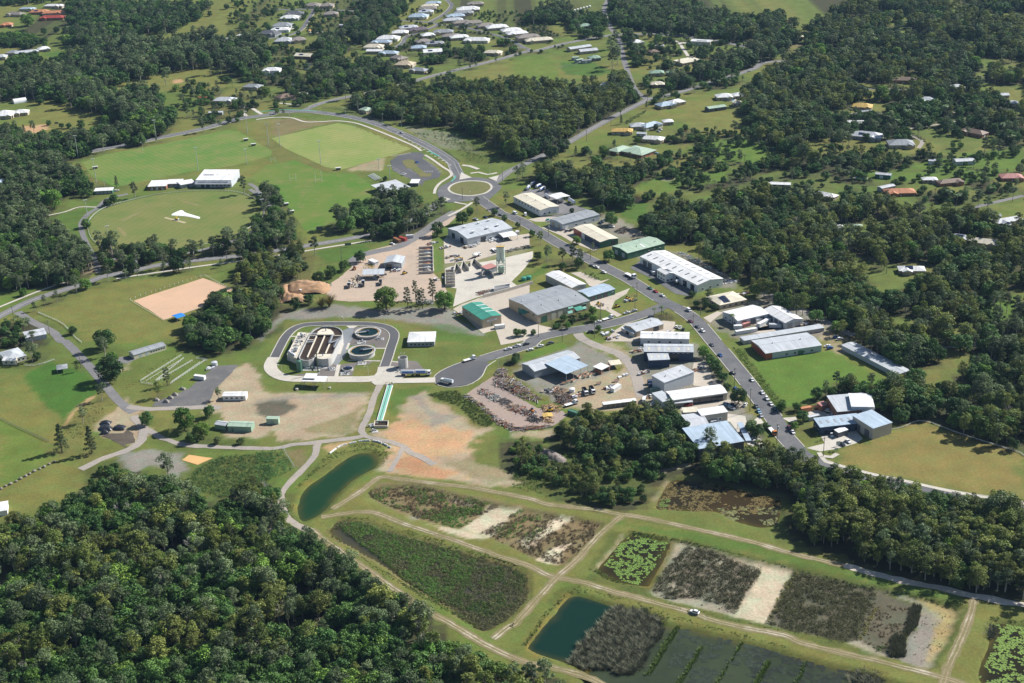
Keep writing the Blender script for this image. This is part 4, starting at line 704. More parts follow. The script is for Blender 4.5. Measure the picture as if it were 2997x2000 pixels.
def bld(name,lb,k,A,B,C_,H,roof='gable',rise=1.0,wall='pgrey',rc='pgrey',ov=.25,dr=(),wins=(),sky=None,vents=0,solar=None,cat='building',group=None,z=.0,band=None,posts=False,bands=None):
 a,rz,L,Wd,flip=frame(k,A,B,C_,H)
 t=thing(name,lb,cat,(a[0],a[1],z),rz,group)
 mb=MB();wt=.18
 if not posts:
  fl=lambda s:s
  pts=[(0,0),(L,0),(L,Wd),(0,Wd)]
  zt=lambda x,y:roof_z(x,y,L,Wd,H,roof,rise) if roof!='hip' else H
  for s in 'frbl':
   (ox,oy),(dx,dy),ln=side_pt(s,L,Wd)
   us=[0,ln/2,ln]
   low=[(ox+dx*q,oy+dy*q) for q in us]
   vs_=[(x,y,0) for x,y in low]+[(x,y,zt(x,y)) for x,y in low]
   mb.add(vs_,[(0,1,4,3),(1,2,5,4)])
  mb.mk('wall',WM(wall),t)
 else:
  for i in range(max(2,int(L/5)+1)):
   n=max(2,int(L/5)+1)
   for y in(.1,Wd-.1):
    x=.1+(L-.2)*i/(n-1);MB().box(x-.09,y-.09,0,x+.09,y+.09,roof_z(x,y,L,Wd,H,roof,rise)-.02).mk('post',PM('steel'),t)
 mr=MB();roof_parts(mr,L,Wd,H,roof,rise,ov)
 ro_=mr.mk('roof',RM(rc),t)
 if roof=='gable':MB().box(-ov,Wd/2-.2,H+rise+.17,L+ov,Wd/2+.2,H+rise+.24).mk('ridge_cap',RM(rc),ro_)
 if roof=='cross':MB().box(L/2-.2,-ov,H+rise+.17,L/2+.2,Wd+ov,H+rise+.24).mk('ridge_cap',RM(rc),ro_)
 sw={'l':'r','r':'l'} if flip else{}
 for d in dr:  # side, n, w, h, colour
  s,n,w,h,c=d[:5];openings(t,sw.get(s,s),n,w,min(h,H-.4),.02,L,Wd,GLASS if c=='open' else PM(c),'door',*(d[5:7] if len(d)>6 else(.06,.94)))  # open bays: dark glass panel painted in for the shaded interior, no real door
 for d in wins:
  s,n,w,h,z0=d[:5];openings(t,sw.get(s,s),n,w,h,z0,L,Wd,GLASS,'window',*(d[5:7] if len(d)>6 else(.06,.94)),frame_=PM('white') if w<2.2 else None)
 if sky:  # rows, columns, length, colour
  rows,cols,ln,c=sky
  for i in range(cols):
   for s in range(rows):
    x=L*(i+.5)/cols;yc=Wd*(.25 if s==0 else .75)
    if roof=='flat':yc=Wd*(s+.5)/rows
    p=MB();w=.65;y0,y1=yc-ln/2,yc+ln/2
    z0,z1=(roof_z(x,y,L,Wd,H,roof,rise)+.2 for y in(y0,y1))
    p.add([(x-w,y0,z0),(x+w,y0,z0),(x+w,y1,z1),(x-w,y1,z1),(x-w,y0,z0+.05),(x+w,y0,z0+.05),(x+w,y1,z1+.05),(x-w,y1,z1+.05)],[(0,3,2,1),(4,5,6,7),(0,1,5,4),(1,2,6,5),(2,3,7,6),(3,0,4,7)])
    p.mk('skylight',PM(c),ro_)
 for i in range(vents):
  x=L*(i+.5)/vents;y=Wd*(.5 if vents<4 else(.3 if i%2 else .68));zz=roof_z(x,y,L,Wd,H,roof,rise)
  MB().cyl(x,y,zz,zz+.75,.3,.3,8).cyl(x,y,zz+.72,zz+1.05,.48,.2,8).mk('roof_vent',PM('silver'),ro_)
 if solar:  # fx, fy, columns, rows
  fx,fy,nc,nr=solar
  for i in range(nc):
   for j in range(nr):
    x=L*fx+i*1.08;y=Wd*fy+j*1.72
    z0,z1=(roof_z(x,q,L,Wd,H,roof,rise)+.24 for q in(y,y+1.62))
    p=MB();p.add([(x,y,z0),(x+1,y,z0),(x+1,y+1.62,z1),(x,y+1.62,z1),(x,y,z0+.05),(x+1,y,z0+.05),(x+1,y+1.62,z1+.05),(x,y+1.62,z1+.05)],[(0,3,2,1),(4,5,6,7),(0,1,5,4),(1,2,6,5),(2,3,7,6),(3,0,4,7)])
    p.mk('solar_panel',SOLAR,ro_)
 if bands:  # painted wall panels: side, u0, u1, z0, z1, colour
  for s,u0,u1,z0,z1,c in bands:openings(t,sw.get(s,s),1,(u1-u0)*side_pt(s,L,Wd)[2],z1-z0,z0,L,Wd,PM(c),'wall_panel',u0,u1)
 pts=[(0,0),(L,0),(L,Wd),(0,Wd)];c_,s_=math.cos(rz),math.sin(rz)
 FOOT.append(np.array([(a[0]+x*c_-y*s_,a[1]+x*s_+y*c_) for x,y in pts]));KO.append((FOOT[-1],2.2))
 dn=26 if k in('30','31','20') else 12
 if cat=='house':KO.append((np.array([(FOOT[-1][:,0].min(),FOOT[-1][:,1].min()-dn),(FOOT[-1][:,0].max(),FOOT[-1][:,1].min()-dn),(FOOT[-1][:,0].max(),FOOT[-1][:,1].min()),(FOOT[-1][:,0].min(),FOOT[-1][:,1].min())]),.5))
 t['dims']=(L,Wd,H)
 return t
def lett(par,text,size,x,y,z,rot,col,name='lettering'):
 cu=bpy.data.curves.new(name,'FONT');cu.body=text;cu.size=size;cu.extrude=.02;cu.align_x='CENTER';cu.align_y='CENTER'
 tmp=bpy.data.objects.new(name,cu);me=bpy.data.meshes.new_from_object(tmp);bpy.data.objects.remove(tmp);me.materials.clear();me.materials.append(PM(col));o=link(name,me,par,(x,y,z));o.rotation_euler=rot;return o
WD=[('f',4,1.6,1.2,1.2)]
bld('transport_depot','white transport depot with cream roof behind the first street trees','21',(8,222),(240,340),(385,298),5.5,'gable',.9,'white','cream',dr=[('r',1,3,3,'pgrey',.6,.95)],wins=[('f',8,1.8,1.2,3.2),('r',2,1.6,1.3,1.2,.1,.6)],vents=3)
bld('canopy','white open truck canopy behind the transport depot','21',(310,215),(385,245),(460,205),5,'gable',.6,'white','white',posts=True,cat='canopy')
bld('workshop','grey workshop with lilac side wall beside the transport depot','21',(430,462),(748,378),(645,333),5,'gable',.9,'pgrey','grey',dr=[('l',2,3.6,3.6,'tan'),('f',1,3,3,'white',.02,.2)],wins=[('f',3,1.5,1.1,1.4,.25,.95)],vents=3)
bld('workshop','cream-roofed workshop with red and blue painted street wall','21',(525,490),(755,615),(920,588),5,'gable',.9,'dgreen','cream',dr=[('r',1,4,3.6,'open',.5,.95)],bands=[('f',0,.3,.1,4.9,'red'),('f',.3,.42,.1,4.9,'white'),('f',.42,.97,.1,4.9,'dblue')],wins=[('f',3,1.6,1.2,2.8,.45,.95)])
bld('workshop','pale green roofed workshop with dark green walls','21',(990,710),(1308,625),(1190,562),5,'gable',1.3,'dgreen','lgreen',dr=[('l',2,3.5,3.6,'pgrey'),('f',2,3.2,3.4,'dgreen',.1,.6)],wins=[('f',3,1.5,1.1,1.5,.5,.95)],vents=4,sky=(1,1,6,'white'))
bld('factory','long white factory with white roof and dark ridge beside the main street','21',(1098,738),(1590,985),(1790,918),5.6,'gable',1.8,'white','white',dr=[('f',2,5,4.2,'dgrey',.04,.22),('f',3,4.5,4.2,'open',.6,.98),('l',2,4,4,'dgrey')],wins=[('f',4,1.6,1.1,1.3,.5,.95),('r',3,1.5,1.2,1.2)],sky=(2,9,4.0,'dgrey'))
bld('office_wing','white two storey office wing projecting from the long white factory','21',(1242,852),(1318,896),(1395,886),6.1,'gable',.9,'white','white',wins=[('f',3,1.5,1.2,1.0),('f',3,1.5,1.2,3.9),('l',2,1.3,1.1,3.9),('r',2,1.5,1.2,1.0)],solar=(.25,.58,6,2),cat='office')
bld('showroom','cream hip-roofed building with solar panels beside the long white factory','21',(1665,1085),(1782,1158),(1985,1092),3.2,'hip',2.2,'tan','cream',wins=[('f',3,1.6,1.2,1.0),('r',4,1.8,1.3,1.0)],solar=(.45,.2,8,3))
bld('depot','left wing of the white L-shaped depot facing the street','21',(1808,1215),(1937,1292),(2165,1212),4.6,'cross',1.6,'pgrey','white',wins=[('f',3,1.6,1.2,1.2)],dr=[('r',3,4,3.8,'dgrey')],cat='depot')
bld('depot','right wing of the white L-shaped depot backing on the forest','S',(2232,908),(2298,946),(2346,932),4.6,'gable',1.6,'pgrey','white',dr=[('f',4,4,3.8,'dgrey'),('r',2,4,3.6,'grey')],cat='depot')
bld('warehouse','large tan warehouse with grey roof and green awnings','21',(215,1242),(662,1118),(435,978),6.6,'gable',1.7,'tan','grey',dr=[('f',1,5,4.6,'dgreen',.05,.2),('f',3,3.5,5.2,'cream',.24,.62),('l',1,5,4.4,'dgreen',.2,.6)],wins=[('l',2,2,1.2,4.6,.6,.95),('f',2,2.6,1.5,3.6,.66,.98),('f',2,2.6,1.5,1.0,.66,.98)],vents=6)
bld('warehouse','white-roofed warehouse of pale panels behind the tan warehouse','21',(285,892),(512,1008),(665,992),5.6,'gable',1.0,'concrete','white',dr=[('f',1,3,3.2,'grey',.3,.5)],vents=1)
bld('workshop','blue-grey roofed green workshop with three open bays','21',(655,1085),(882,1018),(790,968),4.2,'gable',1.0,'dgreen','blue',dr=[('f',3,4,3.6,'open',.05,.75)],wins=[('r',2,1.6,1.1,1.4),('f',1,1.6,1.1,1.4,.8,1)])
bld('workshop','grey arched-roof workshop with palms at its corner','21',(1065,1385),(1298,1318),(1205,1262),3.8,'gable',1.4,'tan','pgrey',dr=[('f',1,4.5,3.4,'open',.5,.95),('l',2,3,3,'pgrey')],vents=2)
bld('workshop','white-roofed workshop with a tall flue on its ridge','21',(1100,1440),(1518,1448),(1510,1390),4.4,'gable',1.0,'white','white',wins=[('f',4,1.4,1.1,1.4)],vents=2)
bld('annex','small white annex of the grey arched workshop','21',(935,1350),(1040,1400),(1075,1385),2.8,'flat',.3,'concrete','white',dr=[('f',1,3,2.2,'open')],cat='annex')
bld('storage_sheds','long low row of storage units in the L-shaped depot yard','S',(2178,998),(2412,960),6,2.6,'flat',.2,'concrete','pgrey',dr=[('f',16,2.3,2.1,'grey',.01,.99)],cat='shed')
bld('showroom','grey-roofed workshop with a red end wall above the green lot','D',(1757,812),(1886,793),(1858,763),4.2,'gable',1.1,'pgrey','pgrey',wins=[('f',4,1.6,1.2,1.2,.3,.9)],dr=[('f',1,4,3,'dgreen',.55,.7)],bands=[('l',0,1,.1,4.1,'red'),('f',0,.12,.1,4.1,'red')],vents=2)
bld('storage_sheds','long narrow row of grey lock-up units against the forest','32',(776,32),(1270,285),(1305,218),3.0,'gable',.5,'pgrey','pgrey',dr=[('f',20,2.4,2.3,'silver',.01,.99)],cat='shed')
bld('factory','rear hall of the blue-grey complex with a stepped roof','32',(740,608),(1062,582),(958,458),6.0,'flat',1.0,'brick','pgrey',wins=[('f',1,1.5,1.1,1.2)])
bld('factory','raised white-roofed hall of the blue-grey complex','32',(862,562),(1058,566),(948,460),8.0,'flat',.6,'white','white')
bld('factory','right hall of the blue-grey complex with pale concrete side wall','32',(1048,752),(1212,700),(1072,590),7.0,'flat',.8,'concrete','blue',dr=[('l',2,4,4.5,'dgrey')],cat='factory')
bld('office_wing','long front office of the blue-grey complex with skylights','32',(592,742),(962,700),(905,632),4.8,'flat',.8,'dblue','blue',wins=[('f',5,2.2,1.4,1.0),('l',2,1.6,1.3,1.0)],sky=(1,6,3.5,'grey'),cat='office')
bld('porch','white angled entry porch of the blue-grey complex','32',(750,788),(830,762),(822,732),3.2,'flat',.3,'dgrey','white',cat='porch')
bld('shed','small pink shed at the back of the blue-grey complex','32',(605,560),(660,545),(650,512),3.4,'flat',.3,'brick','pink',cat='shed')
bld('warehouse','grey-white shed above the timber piles','22',(190,258),(580,142),(460,80),4.8,'gable',1.5,'grey','pgrey',dr=[('l',1,4,3.5,'grey',.2,.6),('f',1,4,3.8,'grey',.05,.25)])
bld('canopy','wide open grey canopy joined to the shed above the timber piles','22',(462,280),(648,208),(500,115),5.6,'flat',.5,'grey','blue',posts=True,cat='canopy')
bld('shed','white-roofed open shed between rusty containers','22',(765,245),(832,212),(770,182),3.2,'flat',.2,'grey','white',posts=True,cat='shed')
bld('shed','small white lean-to beside the white-roofed open shed','22',(845,205),(938,195),(912,160),2.8,'flat',.2,'grey','cream',posts=True,cat='shed')
bld('factory','dark blue factory with pale grey roof and skylights','22',(1130,88),(1555,92),(1555,25),6.4,'gable',1.2,'dblue','pgrey',wins=[('f',9,1.2,.8,4.6)],dr=[('f',1,6,4.6,'open',.52,.7)],sky=(1,5,2.6,'cream'))
bld('annex','lower front annex of the dark blue factory','22',(1175,163),(1350,155),(1345,103),5.2,'flat',.5,'dblue','pgrey',sky=(1,3,2.2,'cream'),cat='annex')
bld('warehouse','tall pale grey warehouse with blank panel walls','22',(1305,355),(1560,262),(1535,182),7.6,'flat',.8,'pgrey','silver',wins=[('r',1,1.6,1.0,3.0)],vents=2)
bld('repair_shop','white-roofed repair shop with a row of open bays','22',(1378,505),(1845,442),(1770,372),4.6,'gable',.8,'concrete','white',dr=[('f',5,4.2,3.6,'open',.38,.92)],wins=[('r',1,1.6,1.0,1.4)])
bld('annex','grey metal annex at the left end of the repair shop','22',(1290,520),(1375,500),(1310,425),4.0,'flat',.4,'pgrey','pgrey',cat='annex')
bld('awning','pale metal awning over the red car at the repair shop','22',(1380,535),(1548,520),(1540,500),3.0,'flat',.4,'grey','silver',posts=True,cat='awning')
bld('workshop','white block-roofed workshop between the repair shop and the blue-grey roof','22',(1625,640),(1850,606),(1830,558),5.6,'flat',.6,'concrete','white',wins=[('f',2,1.4,1.0,1.4),('r',1,1.4,1.0,1.4)],dr=[('f',1,3,3,'white',.6,.8)])
bld('annex','cream flat annex behind the white block workshop','22',(1470,612),(1595,605),(1580,568),4.2,'flat',.3,'concrete','cream',cat='annex')
bld('warehouse','low grey and white gabled shed above the big blue-grey roof','22',(1520,735),(1690,715),(1600,615),4.6,'gable',.8,'grey','silver')
bld('warehouse','big warehouse with a plain blue-grey roof at the end of the street','22',(1605,925),(1990,858),(1870,697),7.0,'flat',1.4,'dgrey','blue',dr=[('r',2,4,4,'dblue')])
bld('awning','blue street awning of the big blue-grey warehouse','22',(1935,700),(2010,855),2.6,3.4,'flat',.1,'blue','blue',cat='awning',posts=True)
bld('factory','long grey factory with six white roof cowls','11',(1815,585),(2200,492),(2040,405),5.8,'gable',2.0,'pgrey','pgrey',dr=[('f',1,5,4.4,'open',.28,.42),('l',2,5,4.4,'open'),('f',1,4,3.6,'grey',.6,.75)],wins=[('f',4,2,1.0,1.6,.45,.95)])
bld('awning','white gabled awning at the corner of the long grey factory','11',(2125,575),(2245,555),(2200,520),3.6,'gable',.5,'grey','white',posts=True,cat='awning')
t=bld('workshop','teal-roofed tan workshop with white skylight strips','11',(1770,1168),(1945,1284),(2100,1240),6.2,'gable',1.2,'tan','teal',dr=[('r',1,1.2,2.2,'dgreen',.4,.55)],wins=[('f',2,1.8,1.0,3.6,.1,.5)])
L_,W_,H_=t['dims']
for i in range(3):
 x=L_*(.22+.22*i);zz=H_+.25
 MB().add([(x,W_*.52,H_+1.12),(x+.9,W_*.52,H_+1.12),(x+.9,W_-.2,zz),(x,W_-.2,zz),(x,W_*.52,H_+1.4),(x+.9,W_*.52,H_+1.4),(x+.9,W_-.2,zz+.24),(x,W_-.2,zz+.24)],[(0,3,2,1),(4,5,6,7),(0,1,5,4),(1,2,6,5),(2,3,7,6),(3,0,4,7)]).mk('skylight',PM('white'),t)
a_,rz_,L2,W2,fl_=frame('11',(1770,1168),(1945,1284),(2100,1240),6.2)
xs_=L_ if not fl_ else 0;sgn=1 if not fl_ else-1
mbs=MB();mbs.box(min(xs_,xs_+sgn*.12),W_*.24,3.9,max(xs_,xs_+sgn*.12),W_*.76,5.2);mbs.mk('sign_board',PM('white'),t)
lett(t,'CLIMACS',1.25,xs_+sgn*.16,W_*.5,4.55,(R(90),0,R(90) if sgn>0 else R(-90)),'dblue')
bld('shed','grey gabled shed with a dark open door in the soil yard','11',(1097,795),(1247,797),(1247,738),4.6,'cross',1.4,'grey','pgrey',dr=[('f',1,4.5,3.8,'open',.1,.45),('f',1,5,3.8,'silver',.55,.95)],cat='shed')
bld('shed','open machinery shed with a pale flat roof in the soil yard','11',(912,897),(1097,890),(1092,850),4.0,'flat',.5,'grey','pgrey',posts=True,cat='shed')
bld('site_hut','small pale hut behind the dark round tree','11',(962,768),(1018,792),(1018,768),2.5,'flat',.2,'white','white',cat='hut')
bld('clubhouse','pale wide-roofed rugby shelter beside the field','11',(1115,190),(1325,140),(1270,68),4.0,'flat',.8,'grey','silver',posts=True,cat='shelter')
bld('kiosk','small dark kiosk with a white roof beside the rugby shelter','11',(1320,108),(1392,108),(1372,76),2.8,'flat',.2,'dgrey','white',cat='kiosk')
bld('shed','pink-roofed control shed at the foot of the batching silo','11',(1985,850),(2068,822),(2040,795),4.0,'flat',.5,'grey','pink',cat='shed')
# sports club
t=bld('gymnastics_hall','white gymnastics hall with a blue lettered fascia beside the oval','o',(645,180),(1030,180),(1010,82),6.4,'flat',1.6,'pgrey','white',dr=[('f',2,3,2.6,'dblue',.1,.4)],wins=[('f',6,1.6,1.2,1.2,.3,.98)],vents=3,solar=(.1,.45,9,1),cat='hall')
L_,W_,H_=t['dims']
MB().add([(-.3,-.3,6.3),(L_+.3,-.3,6.3),(L_+.3,-3.6,3.9),(-.3,-3.6,3.9),(-.3,-.3,6.1),(L_+.3,-.3,6.1),(L_+.3,-3.6,3.7),(-.3,-3.6,3.7)],[(0,3,2,1),(4,5,6,7),(0,1,5,4),(1,2,6,5),(2,3,7,6),(3,0,4,7)]).mk('awning',RM('silver'),t)
for i in range(8):MB().box(L_*i/7-.08,-3.5,0,L_*i/7+.08,-3.35,3.75).mk('post',PM('steel'),t)
lett(t,'COOROY GYMNASTICS CLUB',2.0,L_*.5,-1.9,5.25,(R(36),0,0),'dblue')
bld('clubhouse','long low white-roofed clubhouse left of the gymnastics hall','o',(120,250),(320,243),(318,182),3.2,'flat',.4,'brick','white',dr=[('f',3,2,2.2,'white')],wins=[('f',4,1.6,1.2,1.1)])
bld('clubhouse','white-roofed middle wing of the clubhouse beside the oval','o',(320,220),(480,215),(480,172),3.0,'flat',.4,'grey','white',wins=[('f',3,1.6,1.2,1.1)])
bld('clubhouse','right wing of the clubhouse joining the gymnastics hall','o',(482,233),(640,205),(640,165),3.3,'flat',.4,'grey','white',dr=[('f',1,2,2.2,'dblue')])
bld('shed','green and white equipment shed left of the oval','01',(808,178),(965,170),(958,148),3.0,'flat',.4,'dgreen','white',dr=[('f',4,3,2.3,'grey')],cat='shed')
# left side
bld('stable','long cream stable with grey roof above the white rails','02',(1150,118),(1425,35),(1402,0),3.0,'gable',1.0,'cream','grey',dr=[('l',1,3,2.4,'pgrey'),('f',2,2,2.2,'pgrey',.1,.5)],wins=[('f',6,1.2,.9,1.3,.5,.98)],cat='stable')
bld('site_office','white portable site office with three windows','02',(1912,470),(2110,468),(2095,432),3.0,'gable',.6,'white','white',wins=[('f',4,1.4,1.0,1.1)],cat='office')
bld('shed','pale green shed with wall panels below the round tree','02',(1955,728),(2158,735),(2150,690),3.4,'gable',.7,'green','lgreen',dr=[('f',1,1.2,2.1,'dgreen',.1,.3)],cat='shed')
bld('shed','small grey gabled shed touching the pale green shed','02',(1845,712),(1935,725),(1945,690),3.0,'gable',.8,'green','pgrey',cat='shed')
bld('shed','green box shed standing alone on the bare ground','12',(85,665),(188,668),(188,650),3.4,'flat',.3,'lgreen','lgreen',dr=[('f',1,2,2.4,'green')],cat='shed')
bld('shelter','small grey open shelter on the bright green lawn','02',(490,245),(578,232),(555,196),2.6,'hip',.8,'grey','grey',posts=True,cat='shelter')
bld('canopy','bright blue tent canopy at the corner of the sand arena','01',(1520,1270),(1592,1248),(1560,1222),2.6,'gable',.6,'blue','vblue',posts=True,cat='canopy')
bld('house','grey-roofed hall with verandah at the left edge','02',(60,165),(225,120),(200,40),3.2,'hip',1.6,'cream','pgrey',wins=[('f',4,1.2,1.2,1.0)],cat='house')
bld('house','white-roofed wing at the left edge below the hall','02',(18,165),(130,165),(110,122),2.9,'gable',1.0,'cream','white',wins=[('f',2,1.2,1.2,1.0)],cat='house')
bld('shed','pale curved-roof shed beside the palms at the left edge','01',(222,1440),(400,1405),(345,1360),3.0,'gable',.5,'pgrey','silver',dr=[('r',1,3,2.4,'white')],cat='shed')
bld('house','white-roofed house cut by the left edge below the brown paddock','02',(-60,1469),(60,1450),10,3,'hip',1.5,'white','white',cat='house')
# plant buildings
bld('plant_office','white hip-roofed control building of the treatment plant','11',(1300,1475),(1530,1470),(1520,1385),3.3,'hip',1.6,'grey','white',wins=[('f',6,1.3,1.2,1.1)],cat='office')
bld('dewatering_shed','white flat-roofed dewatering shed on the plant driveway','p',(605,1150),(990,1165),(1015,1080),4.6,'flat',.2,'concrete','white',posts=True,cat='shed')
bld('dewatering_shed','tall white canopy part of the dewatering shed','p',(640,1100),(830,1105),(885,1030),5.6,'flat',.2,'concrete','white',posts=True,cat='shed')
# houses
HN=0
def house(k,x0,y0,x1,y1,Wd,rc,wall,where,roof='hip',H=2.8,rise=None,solar=None,wing=True,z=0):
 global HN;HN+=1
 if k[1]=='0':Wd*=1.4;H*=1.2
 rise=rise if rise is not None else(Wd*.5*.42 if roof=='hip' else Wd*.5*.32)
 cn=dict(pgrey='pale grey',gbrown='grey-brown',dgrey='dark grey',dblue='dark blue',dgreen='dark green',lgreen='pale green',purple='dark purple').get(rc,rc)
 t=bld('house',('%s-roofed house %s'%(cn,where)),k,(x0,y0),(x1,y1),Wd,H,roof,rise,wall,rc,ov=.5,wins=[('f',3,1.5,1.2,1.0),('r',2,1.3,1.2,1.0)],dr=[('f',1,1.0,2.1,'white',.45,.55)] if HN%2 else[('r',1,2.6,2.2,'white',.2,.6)],solar=solar,cat='house')
 L,W_,H_=t['dims']
 if wing and L>11 and roof=='hip':
  s=HN%3;wx=L*(.12 if s==0 else .62);ww=min(6.5,L*.36)
  m2=MB();y0_,h2=-2.6,ww*.5*.4
  m2.box(wx,y0_,0,wx+ww,.3,H_-.03);m2.mk('front_wing',WM(wall),t)
  e=.45;xm=wx+ww/2;yb=Wd*.42
  m3=MB();m3.add([(wx-e,y0_-e,H_+.02),(xm,y0_-e,H_+h2+.22),(xm,yb,H_+h2+.22),(wx-e,yb,H_+.02),(wx+ww+e,y0_-e,H_+.02),(wx+ww+e,yb,H_+.02)],[(0,1,2,3),(1,4,5,2),(0,4,1)]);m3.mk('roof',RM(rc),t)
 return t
